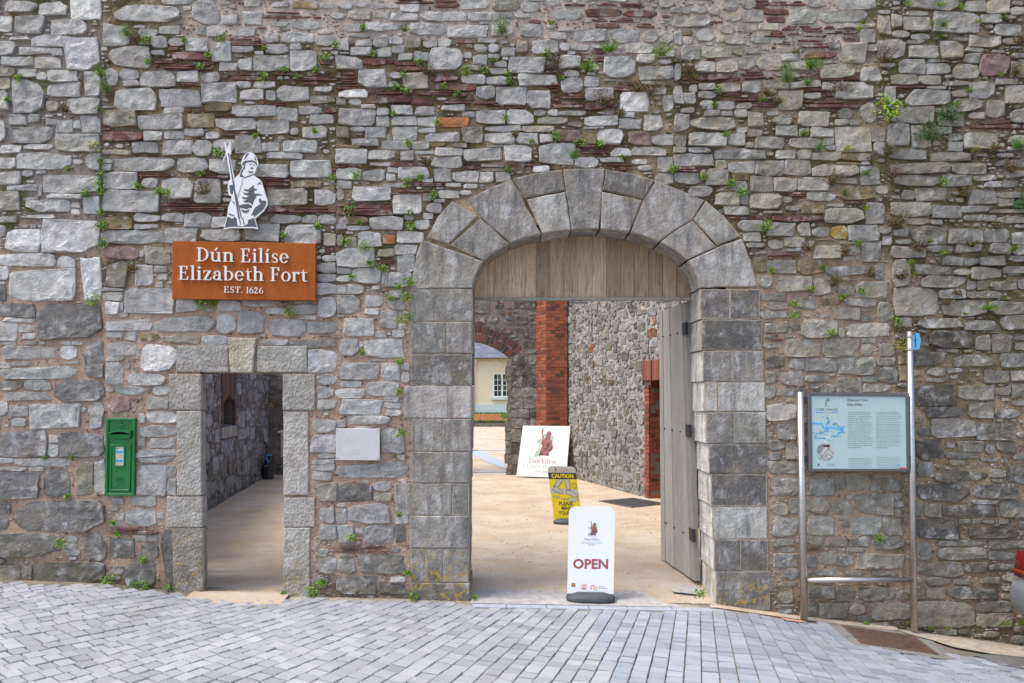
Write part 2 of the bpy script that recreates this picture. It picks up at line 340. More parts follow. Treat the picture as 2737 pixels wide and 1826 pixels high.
SD[(900, 0, 2.412)] = '''0 1 10 6;11 1 22 5;22 2 41 6;40 3 53 8;38 -1 63 3 r;63 0 79 5 r;8 7 22 13;24 8 35 12;34 9 53 14;55 8 83 14;80 0 98 6;101 0 118 8;119 2 130 8;85 7 105 14;106 9 114 12;136 0 144 4;5 16 18 21;18 15 39 21;47 15 70 23;72 16 97 25;92 14 98 16;100 17 114 23;118 16 132 24;115 9 125 12;140 7 157 13;147 3 160 4 r;168 2 180 4 r;184 2 198 5 r;161 6 183 11 r;185 7 206 11 r;165 12 174 14 r;176 12 195 15 r;167 15 182 19 r;193 15 205 18 r;137 20 148 26;143 18 152 22;153 19 173 27;177 19 195 28;197 20 207 28;208 0 217 5;208 21 217 28;
0 25 8 33;12 26 23 30;23 22 34 31;34 24 43 29;45 24 54 31 b;56 27 65 31;65 25 74 31;9 31 23 36;26 31 36 38;36 30 44 35;40 35 49 39;50 34 59 40;60 31 81 46;82 34 88 38;89 29 97 34;98 29 105 34;91 25 103 28;105 31 115 37;116 27 123 34;126 26 142 35;144 28 150 33;151 29 163 33;165 29 180 32;186 28 204 35;
0 37 17 46;17 37 32 42 r;37 40 55 46 r;13 44 33 57;34 47 42 51;42 47 59 58;33 53 40 57;0 47 12 51 r;0 52 12 54 r;87 36 98 43;97 35 106 38;107 37 112 39;102 40 110 44;99 44 110 48;110 36 134 48;84 42 94 46 b;81 49 96 55;96 50 110 55;117 48 142 57;144 36 157 44;159 37 172 40 r;172 37 193 50;193 35 205 41;195 43 217 52;160 50 169 57;145 51 158 60;137 54 144 57 r;61 48 78 53 r;64 54 90 59 r;90 56 102 64;52 59 74 62 r;26 59 50 61 r;20 62 48 68 r;48 64 62 68 r;69 64 86 67 r;86 66 107 69 r;107 68 120 70 r;0 55 15 58 r;2 58 20 64 w;8 64 16 68;0 63 6 68 b;103 55 122 68;123 59 138 70;145 61 160 64 r;140 66 158 70 r;160 56 178 65;183 60 201 73 w;180 56 195 59 r;200 57 212 62;210 61 217 72;160 67 173 71 r;
16 67 25 71;36 68 49 74;51 69 64 75;68 68 83 72;83 70 92 72 y;26 70 34 75;26 75 34 83;2 70 25 81;36 75 52 81;52 76 65 82;64 75 85 84 o;81 72 89 77;90 71 109 80;109 71 127 81;127 71 135 75;136 71 143 75;130 76 149 80;143 72 160 75;149 79 158 82;160 75 181 82;182 72 192 76;182 77 196 84;198 75 210 85;
0 82 8 89;8 82 19 85;19 82 32 90;32 87 36 91;36 82 52 91;53 83 64 86;57 86 79 92;81 81 95 93;96 81 119 85;120 81 140 86 b;141 84 158 91 p;160 82 172 84;168 83 184 94;188 85 203 94 p;203 87 217 94;158 87 167 94 y;
10 89 27 96;0 92 15 97 y;30 91 48 97;48 91 60 97;60 92 70 95 y;95 86 115 93;116 86 130 93;131 87 139 92;75 92 84 96;97 94 108 96;0 95 20 106;20 97 37 103;41 97 50 104;50 97 63 100;64 95 81 101;82 95 106 105;107 94 126 105;130 93 154 106;155 93 176 95 r;158 97 175 99 r;177 96 190 102;190 95 212 102;52 101 60 104;61 101 82 109;22 104 55 108 r;0 106 17 108 r;80 104 87 106 r;82 107 92 109 r;93 106 108 108 b;94 109 110 111 b;110 105 131 107 r;153 102 168 108;170 101 184 105;190 103 200 106;194 107 203 110;207 100 217 111;127 107 137 111 w;175 105 190 107 r;
0 109 16 116;16 110 31 117;33 108 40 112;32 112 38 117;39 108 59 117;63 109 74 118;75 111 92 118;92 111 101 118;103 111 112 117;55 114 62 118;0 117 10 122;10 120 35 130;30 118 45 122;46 118 68 120 r;70 118 80 121;82 119 91 122;66 123 79 129;79 123 87 126;55 125 61 130 d;35 126 56 139;0 122 5 129;40 123 64 124 r;12 132 36 136 r;0 134 38 139 r;58 131 68 138;63 128 70 131;55 137 62 142;2 140 20 145 y;22 140 43 149;50 142 60 148;44 138 50 142;205 112 217 119'''
SD[(1800, 0, 2.412)] = '''0 11 23 18;12 5 22 9;23 5 30 10;32 0 42 7;44 0 52 6;53 0 62 4 r;63 1 75 4 r;75 1 85 4 r;52 4 60 6 r;58 6 74 10 r;60 11 72 15 r;75 6 92 16;86 0 98 5;94 7 123 17;105 -4 130 7;44 7 58 15;32 9 44 14;24 14 32 15 r;30 16 39 22;41 16 54 21;55 15 68 20;70 16 81 20 r;58 20 71 25 r;81 17 88 18 r;84 18 96 21 r;97 17 104 19 r;73 21 82 23 r;98 20 117 22 r;106 18 117 19 r;84 23 98 24 r;80 26 96 27 r;110 24 117 26 r;82 28 100 31 r;67 27 75 29 r;85 34 104 38 r;100 28 107 32 d;0 21 5 29;6 20 12 23 y;15 19 26 27;6 24 12 29;28 23 33 28;33 25 45 29;50 23 62 28;5 30 17 39;18 30 38 38;38 31 44 36;46 31 56 36;68 35 80 40;54 35 70 46;42 37 52 45;27 39 41 47;14 40 27 47;0 42 5 52;20 38 29 40 r;108 27 127 41;120 19 130 29;122 29 132 33;110 13 130 19;75 40 88 45;94 42 116 51;120 44 133 53;
14 48 37 52 r;44 46 58 49 r;4 53 18 54 r;95 51 120 52 r;16 54 27 58;29 54 43 60;44 53 56 60;58 52 75 58;59 58 66 61;75 52 95 57 b;95 54 104 60;104 53 128 65;0 56 7 67;6 60 14 67;10 55 16 60;15 59 27 64;32 60 42 62 r;38 63 68 66 r;67 59 83 72;84 60 95 64;86 65 119 70 r;82 57 98 59 r;17 65 26 71;28 65 39 71;40 67 50 71;54 67 66 69 r;20 71 30 75;30 72 38 75;39 71 49 76;46 73 58 83;60 72 68 75;80 72 100 82;106 70 115 77 b;120 67 130 79;64 75 76 81;104 77 113 81;113 78 120 81;
0 74 10 85;11 76 40 84;10 86 34 95 w;35 86 46 94;46 92 52 96;40 82 48 86;47 84 57 89;52 88 71 97;66 81 80 88;81 83 87 87;88 83 103 89;75 89 95 96;96 89 103 94;104 82 128 99;126 83 136 92;129 92 136 100;0 88 8 95;0 95 8 99;10 95 23 99;0 99 25 108;27 95 59 104;66 97 78 103;80 97 89 103;98 94 105 97;88 98 108 104;108 99 127 104 y;27 103 34 109;34 105 53 112;52 103 71 114;71 103 89 114;89 106 119 114;120 107 133 120;105 105 120 107 y;0 108 15 111 r;0 111 17 119;21 109 36 120;17 110 21 116 b;38 112 50 117 y;48 114 65 124;38 117 47 124;64 115 80 124;80 114 100 123;105 115 118 119;105 120 130 129 y;130 120 138 125;10 120 25 127;27 124 42 133;43 126 48 132;49 125 70 135;75 124 85 127 r;70 127 76 131;86 124 104 130;33 133 48 139;72 133 82 136 b;82 132 97 138 y;58 136 70 138;97 134 122 144;124 131 136 145;36 139 43 141 r;43 140 52 142 r;64 139 96 143 r;42 142 60 149;60 144 78 153;80 144 88 153;89 147 101 153;101 146 112 155 Y;112 145 132 156;132 146 140 151;45 150 56 156;
131 10 140 22;140 10 147 18;148 11 165 20;152 -2 183 7;168 8 197 22;150 8 163 11;201 0 216 10;188 1 201 8;217 5 226 10;198 9 211 16;207 15 224 24;141 20 152 25;153 22 165 26;130 26 150 38;150 26 161 29;152 29 170 38;172 27 186 38;180 24 190 27 b;190 23 210 31;188 31 200 34;187 35 197 41;197 36 216 49 p;145 39 162 48;163 41 178 48;180 42 196 51;217 41 226 50;140 48 157 55;158 49 172 55;174 53 189 56;190 53 207 64;143 55 162 57 r;163 56 175 58;136 56 143 66;151 58 178 69;179 58 190 63;207 51 222 55 b;213 55 226 67 b;180 64 198 72;201 65 214 76;146 68 169 80;217 71 226 79;166 70 180 73;170 74 187 82;190 73 200 77;191 78 223 83 r;137 80 152 94;153 82 165 96;177 87 186 91;177 92 186 98;187 86 209 98;216 88 226 94;140 96 162 103;166 98 190 105;140 104 178 112;179 105 201 113;203 95 214 98;208 103 226 108;142 113 171 120;173 113 193 121;192 113 207 117;200 117 222 121;147 123 156 129;155 121 176 130;190 123 208 132;208 124 226 128;208 128 219 133;140 130 166 140;166 133 185 141;185 133 203 137;203 135 226 138;150 141 164 145;187 139 199 143;199 139 208 143;208 140 226 144;154 146 177 158;177 148 199 158;200 148 216 157;218 150 226 158'''
SD[(0, 600, 2.412)] = '''4 3 26 18 w;28 -6 65 19 w;0 1 4 8;0 18 36 27 w;37 21 49 29 w;52 22 66 49 w;0 27 6 36 w;6 28 49 49 w;0 40 4 49 d;0 51 23 60 d;24 51 67 75 d;3 60 22 64 w;0 62 12 76;12 65 23 70;15 70 23 74;0 75 10 78;17 75 24 78;2 78 36 87;39 78 50 87 w;55 75 67 98 d;8 88 20 92;0 89 7 95;1 91 50 100;42 88 51 90;47 75 54 78;0 101 15 107;16 100 33 107;35 100 67 114 d;3 108 33 115;0 113 6 123;6 117 20 124;8 125 17 130;18 116 53 133;57 115 67 131;52 118 56 121;0 132 31 150 d;32 136 38 141;31 142 38 150;39 134 67 150 d;
67 4 107 13;106 1 127 13;130 3 155 11;158 0 180 11;184 0 207 14;68 14 90 22 p;90 17 93 21;94 15 110 26 b;69 25 84 41;87 26 99 39;82 24 86 28;100 27 108 31;101 32 108 36;101 37 106 41;66 41 80 43;67 44 79 49;68 50 78 58 w;77 50 80 56;80 41 112 59;77 56 83 60;114 48 129 56;140 49 155 56;157 48 176 53;69 61 98 69;99 60 138 70;140 58 152 70;154 56 171 70;172 54 184 58;173 60 198 72;194 59 204 63;187 52 204 58;205 47 217 60;198 63 217 70;69 69 79 73;81 69 88 75;91 70 103 75 y;105 71 130 77 b;131 72 147 78;169 74 186 78;190 74 216 80 d;69 76 92 85;69 85 80 88;91 78 113 94 w;81 90 84 93;69 89 80 104;83 96 106 104;199 81 218 96 w;69 105 74 108;76 104 94 110;99 104 109 110;84 111 92 113 p;70 110 84 121 p;95 111 109 119;90 122 94 128;95 121 114 128;90 130 114 137;89 138 94 143;97 138 113 144;89 145 115 154;205 97 217 103;205 105 215 112;205 113 217 119;201 126 217 134;201 136 217 147;205 148 217 151;201 152 216 160;208 20 217 24;209 6 217 14 b;211 15 217 18 r;204 32 217 37;204 38 217 45;204 25 217 31'''
SD[(900, 600, 2.412)] = '''0 0 7 3;7 1 21 4;14 5 29 15;30 7 38 13 o;39 4 56 12;0 7 5 14 b;6 9 13 15 b;0 15 24 28;27 16 38 21;37 13 52 20;39 20 50 31;28 23 37 25 r;0 28 10 32;0 33 10 37;10 28 28 38;29 31 33 40;33 31 48 40;0 39 17 45;0 46 15 58;19 46 30 53;34 42 42 47;33 49 44 55;0 58 5 60;4 61 24 72;28 56 41 67;36 68 44 73;25 69 32 73;39 64 45 68;2 74 14 84;15 76 18 79;17 74 43 86;3 88 27 100;29 89 41 101;21 87 33 89;41 90 47 94;41 95 47 102;3 101 16 105;0 106 18 112;19 101 41 111;31 111 40 115;3 113 29 123;31 114 41 119;31 119 42 124;8 123 34 129;0 126 6 131;29 132 43 149;39 147 44 152'''
SD[(1800, 600, 2.412)] = '''61 10 71 16;71 8 85 15;47 12 58 15;85 10 92 16;91 9 103 11;89 12 109 23;107 11 121 14;108 15 120 20;121 11 134 24;134 8 140 14;52 22 60 31 y;61 23 79 32;80 22 96 32 y;98 25 126 34;129 25 135 36;62 19 80 21 r;54 32 63 41 b;67 34 88 44;90 35 101 45 b;103 35 118 37;106 40 117 46;117 36 138 49;56 44 72 50;60 50 74 55;56 56 73 61;79 47 91 55;95 47 107 52 y;110 47 130 53;103 54 120 62;131 51 142 63;120 59 129 63;59 64 74 70;82 61 105 73;106 67 110 73 b;112 64 139 73 w;76 64 81 68;58 71 63 73;63 74 70 75 r;71 74 94 86;96 74 119 86;121 77 128 85;132 77 142 85;121 73 131 77;58 77 67 80;60 85 72 92 d;75 87 85 93;85 86 105 95;106 86 129 97;131 86 142 91;132 92 144 102;59 95 66 102;69 95 84 104;85 97 99 102;121 98 132 102;105 99 122 109;122 103 140 108;94 103 104 109;59 104 66 112;66 106 85 112;60 116 79 126 w;62 130 65 133;60 134 64 137;66 128 80 139;60 139 72 146;72 142 81 151;60 147 69 152;60 152 80 160;
140 14 163 22 b;163 14 180 18;182 12 198 18;204 12 217 19;218 14 226 20;141 23 153 40 b;173 21 197 27;197 21 213 27;156 26 178 33;181 29 191 33;192 28 211 35;212 27 226 32;160 33 187 41;189 37 195 42;195 37 202 42;204 37 220 43;222 35 226 42;142 41 171 59 b;170 42 188 48;189 43 210 48;174 49 201 59;203 50 226 58;143 60 153 66 b;158 61 185 67;188 62 207 69;210 59 226 68;165 68 193 80 d;195 72 204 81;205 71 217 83;220 76 226 81;155 81 175 91 d;170 80 183 84;145 84 150 90 y;145 91 150 101 y;181 84 206 92;211 83 226 92;200 94 216 102;217 94 226 101;156 104 181 118 d;184 104 207 113;207 105 217 110;218 103 226 111;163 117 187 124 d;190 115 206 125;207 119 223 125;166 125 194 138;195 128 218 140 d;158 131 165 136;157 138 173 151 d;183 139 200 147;201 142 207 148;208 139 220 147;175 141 181 144;175 147 196 151'''
SD[(0, 1200, 2.504)] = '''0 6 10 10;10 6 47 12;0 12 18 15;20 12 30 15;0 15 26 34 d;30 14 47 32 d;52 9 63 31;63 8 71 30;0 36 7 43 d;0 45 6 54 d;10 34 71 55 d;0 57 40 72 d;44 58 53 63;42 63 53 67;42 67 54 71;57 57 71 75 d;22 75 71 90 d;0 78 14 88 b;15 79 22 87;
75 33 83 37;88 32 105 38;77 43 84 48;84 40 105 51;105 43 110 47;74 53 105 57 r;90 58 99 62;99 58 106 62;73 60 91 73 d;94 63 106 74 d;84 75 104 93 d;75 78 83 84;108 55 117 94 d;93 1 117 9;92 11 112 31;112 11 118 19;112 20 118 31;209 7 223 13;210 14 222 21;212 23 226 35;214 39 224 49;214 51 226 61;211 63 214 66;214 67 220 70;213 70 219 72;213 73 226 83;208 86 220 90'''
SD[(900, 1200, 2.504)] = '''0 9 46 20;0 23 24 35 d;24 22 37 28;25 30 37 35;43 20 47 23;16 21 22 23;0 36 6 39;7 37 36 50;0 40 7 50;39 44 48 50;17 51 39 63;39 51 46 62 d;13 53 20 57;0 51 12 63;0 65 33 69 r;15 71 45 83 d;0 73 12 83;0 85 26 97 d;28 87 33 89;29 90 46 97 d'''
SD[(1800, 1200, 2.505)] = '''68 20 84 31;91 20 108 31;108 18 115 27;115 17 130 28;131 17 138 21;139 20 153 28;131 22 138 28;65 37 77 44;77 33 88 43;88 33 103 43;106 35 120 44;121 30 147 44;147 29 153 34;147 35 154 39;148 40 153 46;67 46 83 58;90 45 107 58 w;118 46 138 57 L;140 46 153 58;112 48 118 52;65 60 80 65;89 59 100 64;102 59 116 65;117 59 132 65;134 59 154 67;71 66 82 69;89 66 96 68 r;116 66 127 70;67 70 83 79;89 71 96 79;98 69 110 77;109 70 120 78;122 68 155 80;73 80 84 87;94 80 109 85;115 82 128 85;133 82 150 85;70 89 83 92;90 92 108 100;108 94 121 102;125 92 148 101;149 95 158 101;70 96 80 103;97 103 116 113 b;118 104 128 111 b;133 103 158 114 b;88 104 96 112;
163 9 174 18;175 14 209 22 d;211 14 222 19;224 10 235 23 d;213 20 220 22;163 24 199 35 d;201 24 229 33 d;200 34 217 37;160 36 166 45;168 37 179 46;180 37 216 46 d;218 35 235 46;163 47 190 60 d;191 47 199 50;198 51 229 60 d;200 47 206 50;207 48 215 50;218 47 224 50;177 61 203 65;203 62 207 64;211 60 219 67;219 61 235 66;163 63 172 74;177 66 210 74;211 69 228 74;164 76 193 85;195 76 209 83;211 77 228 82;170 86 185 91;187 87 200 91;205 86 218 90;170 93 182 100 b;184 92 216 100;202 102 226 109;220 97 235 101;163 102 202 120 b;203 110 227 119 b'''
# weeds: x y size kind (h leafy herb, t tall leafy stems, f fern, r wiry reddish, g grass, y flowering yellow)
WD = {}
WD[(0, 0, 2.412)] = '83 24 6 t;88 28 5 r;95 27 5 h;144 26 4 h;119 27 2 h;135 37 3 h;96 40 3 h;66 50 7 f;70 60 7 t;130 44 3 h;184 46 3 h;204 46 3 h;170 51 5 h;192 50 2 h;210 39 4 h;217 30 3 h;43 73 4 r;65 72 4 f;62 97 6 y;66 105 3 h;66 113 4 h;66 119 4 h;66 124 4 h;66 138 4 h;66 146 4 h;56 126 3 h;102 124 2 h;108 126 5 h;90 121 3 h;131 126 8 r;141 99 4 h;130 113 3 h;13 51 3 h;6 65 2 h;45 110 2 h;86 77 2 h;165 88 2 h;171 32 2 h;215 116 3 h;205 147 2 h;104 124 3 h;203 85 2 h'
WD[(900, 0, 2.412)] = '17 19 3 h;44 21 4 f;107 23 9 t;138 17 4 g;209 37 9 f;24 36 3 h;53 41 3 h;100 41 4 f;84 47 5 h;96 46 3 h;58 49 7 r;135 36 4 h;140 45 7 r;176 34 8 f;161 46 8 f;43 49 3 h;38 57 3 h;44 60 4 h;69 57 3 h;78 61 3 h;111 53 3 h;110 49 2 h;145 51 2 h;65 80 3 h;37 74 2 h;108 77 3 h;46 93 3 h;202 62 9 r;172 68 7 r;183 76 4 r;141 89 5 h;157 93 4 h;170 94 4 h;115 89 3 r;126 92 2 h;58 107 5 r;54 115 3 h;46 119 5 h;13 114 4 h;63 127 4 h;8 137 6 h;48 146 4 h;48 138 3 h;152 103 6 t;184 102 2 h;216 110 4 h;15 144 2 h;110 110 2 h;194 60 6 r'
WD[(1800, 0, 2.412)] = '9 48 6 r;14 51 3 g;73 45 5 f;88 45 9 f;73 54 9 t;86 56 5 t;135 42 10 r;137 73 11 b;165 91 14 s;150 5 5 g;171 5 5 g;185 7 6 g;212 13 4 f;168 17 5 g;173 19 5 t;196 16 4 g;171 25 3 f;119 21 4 g;122 16 3 f;221 97 8 t;224 135 8 s;190 60 4 f;182 69 5 g;148 70 3 t;28 59 4 h;57 66 4 f;67 67 3 r;26 68 2 h;106 61 7 r;93 98 6 t;123 114 5 t;110 127 4 t;101 120 8 r;34 88 3 h;18 115 4 h;37 119 4 h;43 125 4 h;58 148 3 h;123 136 4 g;138 100 5 r;140 116 8 r;143 148 9 r;172 118 5 h;192 98 5 g;217 112 8 r;187 127 6 r;83 88 4 f;111 98 5 g;219 50 5 r;205 99 5 r;210 50 4 g;176 78 8 s;60 62 3 r;78 36 3 r;222 30 6 r'
WD[(0, 600, 2.412)] = '62 50 7 h;132 52 7 h;139 51 3 h;188 57 5 h;86 31 6 r;67 13 4 h;67 2 5 h;183 8 3 h;206 2 3 h;30 150 2 h'
WD[(900, 600, 2.412)] = '18 15 5 h;22 26 4 h;30 29 4 h;10 34 2 h;47 38 4 h;40 41 3 h;35 48 3 h;45 48 5 h;45 62 7 h;17 83 2 h;41 89 3 h;42 135 4 h;6 12 4 h;41 108 2 h'
WD[(1800, 600, 2.412)] = '58 2 5 h;87 17 5 r;118 13 3 h;142 3 9 r;156 18 8 r;172 20 5 g;152 26 5 g;95 30 5 t;63 30 3 h;127 34 5 r;88 42 3 h;103 40 6 r;120 43 3 h;110 20 5 r;155 33 3 g;164 12 3 f;182 46 3 r;201 55 6 f;175 52 4 r;108 48 3 h;77 52 3 h;77 59 4 h;143 63 4 h;145 70 6 r;146 79 5 y;101 71 4 h;212 49 4 g;218 18 5 f;187 59 3 g;146 36 7 r;207 3 4 r;191 15 5 r'
WD[(0, 1200, 2.504)] = '46 32 3 h;77 49 2 h;79 57 2 h;73 88 5 h;91 91 4 h;98 93 5 h;96 74 3 h;42 63 5 h;190 97 2 h;216 90 4 h;210 95 6 h;114 94 3 h;49 5 2 h'
WD[(900, 1200, 2.504)] = '51 98 5 h;48 83 3 h;10 60 3 h;42 44 2 h;92 99 2 h'
WD[(1800, 1200, 2.505)] = '17 97 5 h;137 60 4 h;156 117 3 g;171 121 4 g;220 118 7 g;232 118 8 g;183 121 3 g;128 119 2 h'
# ---------------- stone engine ----------------
from mathutils import noise as _mn
from mathutils.geometry import delaunay_2d_cdt
def noise3(v): return _mn.noise(v)
COL = {'g': (.405, .400, .382), 'w': (.60, .595, .58), 'd': (.195, .19, .185), 'r': (.155, .068, .058), 'y': (.23, .18, .095), 'Y': (.42, .27, .05),
       'o': (.38, .15, .055), 'p': (.25, .165, .155), 'b': (.29, .27, .22), 'L': (.30, .30, .27)}
def clip(poly, p, n):                        # keep the side of point p opposite to normal n
    out = []; m = len(poly)
    for i in range(m):
        a = poly[i]; b = poly[(i+1) % m]
        da = (a[0]-p[0])*n[0]+(a[1]-p[1])*n[1]; db = (b[0]-p[0])*n[0]+(b[1]-p[1])*n[1]
        if da <= 0: out.append(a)
        if (da < 0 < db) or (db < 0 < da):
            t = da/(da-db); out.append((a[0]+(b[0]-a[0])*t, a[1]+(b[1]-a[1])*t))
    return out
def blob(cx, cy, a, b, rg):
    """irregular quarried outline inside a box"""
    big = max(a, b) > .05; P = []; sk = rg.uniform(-.10, .10); tp = rg.uniform(-.24, .24)
    if rg.random() < (.42 if a < .11 else .34):                      # boulder-like: rounded, few facets
        n = rg.choice([7, 8, 9, 10]) if not big else rg.choice([9, 10, 11, 12, 13]); e = rg.uniform(2.3, 3.8) if a < .11 else rg.uniform(3.2, 5.5); ph = rg.uniform(0, 6.28)
        for k in range(n):
            t = ph+2*math.pi*(k+rg.uniform(-.32, .32))/n; c, s = math.cos(t), math.sin(t); r = (abs(c)**e+abs(s)**e)**(-1/e)*rg.uniform(.93, 1.09)
            P.append((c*r, s*r*(1+tp*c*r)))
        return [(cx+a*(u+sk*v), cy+b*v) for u, v in P]
    for sx, sy in ((-1, -1), (1, -1), (1, 1), (-1, 1)):
        t = rg.random(); ux, uy = 1.0, 1.0
        if t < .20: P.append((sx*rg.uniform(.93, 1.04), sy*rg.uniform(.93, 1.05))); continue
        if t < .55: cu, cv = rg.uniform(.12, .34), rg.uniform(.2, .5)      # chipped corner
        elif t < .80: cu, cv = rg.uniform(.3, .75)*min(1, 1.2*b/a+.35), rg.uniform(.15, .6)
        else: cu, cv = rg.uniform(.05, .16), rg.uniform(.08, .25)
        e1 = (sx*(1-cu), sy*rg.uniform(.95, 1.05)); e2 = (sx*rg.uniform(.95, 1.04), sy*(1-cv))
        P += [e2, e1] if sx*sy > 0 else [e1, e2]
    if a > 2.8*b:                             # thin slates run out to a point
        P = [((u, v*rg.uniform(.45, .8)) if abs(u) > .9 else (u, v)) for u, v in P]
    if not big and len(P) > 6: P.pop(rg.randrange(len(P)))
    if big:
        Q = []
        for i in range(len(P)):
            (u0, v0), (u1, v1) = P[i], P[(i+1) % len(P)]; Q.append(P[i]); L = math.hypot((u1-u0)*a, (v1-v0)*b)
            m = int(L/.065)
            for k in range(1, m+1):
                t = k/(m+1)+rg.uniform(-.12, .12); o = rg.uniform(-.10, .07)*min(1, .06/max(b, .01)+.25)
                nu, nv = (v1-v0), -(u1-u0); l = math.hypot(nu, nv) or 1
                Q.append((u0+(u1-u0)*t+nu/l*o*.6, v0+(v1-v0)*t+nv/l*o))
        P = Q
    return [(cx+a*(u+sk*v), cy+b*v*(1+tp*u)) for u, v in P]
def grow(stones, gap, rg, keepout=()):
    """stones: (cx, cy, a, b, kind) -> outlines that never overlap"""
    n = len(stones); A = np.array([s[:4] for s in stones]); polys = []
    for i, s in enumerate(stones):
        cx, cy, a, b = s[:4]; poly = blob(cx, cy, a*1.05, b*1.07, rg)
        near = np.where((np.abs(A[:, 0]-cx) < A[:, 2]*1.3+a*1.3+gap) & (np.abs(A[:, 1]-cy) < A[:, 3]*1.3+b*1.3+gap))[0]
        for j in near:
            if j == i: continue
            dx = A[j, 0]-cx; dy = A[j, 1]-cy
            gx = abs(dx)-a-A[j, 2]; gy = abs(dy)-b-A[j, 3]
            sl = ((i*7919+j*104729) % 97/97-.5)*.35 if i < j else ((j*7919+i*104729) % 97/97-.5)*.35
            if gx > gy:
                m = (cx+math.copysign(a, dx)+A[j, 0]-math.copysign(A[j, 2], dx))/2; my = (max(cy-b, A[j, 1]-A[j, 3])+min(cy+b, A[j, 1]+A[j, 3]))/2
                nx = math.copysign(1, dx); nn = (nx, nx*sl); p = (m-nx*gap/2, my)
            else:
                m = (cy+math.copysign(b, dy)+A[j, 1]-math.copysign(A[j, 3], dy))/2; mx = (max(cx-a, A[j, 0]-A[j, 2])+min(cx+a, A[j, 0]+A[j, 2]))/2
                ny = math.copysign(1, dy); nn = (ny*sl*.35, ny); p = (mx, m-ny*gap/2)
            q = clip(poly, p, nn)
            if len(q) >= 3: poly = q
        polys.append(poly)
    return polys
class Pack:
    """occupancy of a wall face, for filling what is left with smaller stones"""
    def __init__(s, x0, y0, x1, y1, cell):
        s.x0, s.y0, s.c = x0, y0, cell; s.w = int((x1-x0)/cell)+1; s.h = int((y1-y0)/cell)+1
        s.g = np.zeros((s.h, s.w), bool)
    def ix(s, x, y): return int((x-s.x0)/s.c), int((y-s.y0)/s.c)
    def mark(s, x0, y0, x1, y1):
        i0, j0 = s.ix(x0, y0); i1, j1 = s.ix(x1, y1)
        s.g[max(j0, 0):max(j1+1, 0), max(i0, 0):max(i1+1, 0)] = True
    def free(s, x0, y0, x1, y1):
        i0, j0 = s.ix(x0, y0); i1, j1 = s.ix(x1, y1)
        if i0 < 0 or j0 < 0 or i1 >= s.w or j1 >= s.h: return False
        return not s.g[j0:j1+1, i0:i1+1].any()
    def poly(s, pts):
        xs = s.x0+(np.arange(s.w)+.5)*s.c; ys = s.y0+(np.arange(s.h)+.5)*s.c; X, Y = np.meshgrid(xs, ys); ins = np.zeros(X.shape, bool)
        n = len(pts)
        for i in range(n):
            ax, ay = pts[i]; bx, by = pts[(i+1) % n]
            if ay == by: continue
            cond = ((ay > Y) != (by > Y)) & (X < (bx-ax)*(Y-ay)/(by-ay)+ax); ins ^= cond
        s.g |= ins
    def fill(s, classes, rg, out, kindf, sub=None, soft=1.0):
        for (wm, hm, tries, dens) in classes:
            for _ in range(tries):
                j = rg.randrange(s.h); i = rg.randrange(s.w)
                if s.g[j, i]: continue
                x = s.x0+(i+.5)*s.c; y = s.y0+(j+.5)*s.c
                if dens is not None and rg.random() > dens(x, y): continue
                a = wm/2*rg.uniform(.75, 1.35); b = hm/2*rg.uniform(.75, 1.3)
                if s.free(x-a*soft, y-b*soft, x+a*soft, y+b*soft):
                    s.mark(x-a-.004, y-b-.004, x+a+.004, y+b+.004); out.append((x, y, a, b, kindf(x, y, a, b, rg)))
HMIN = .012
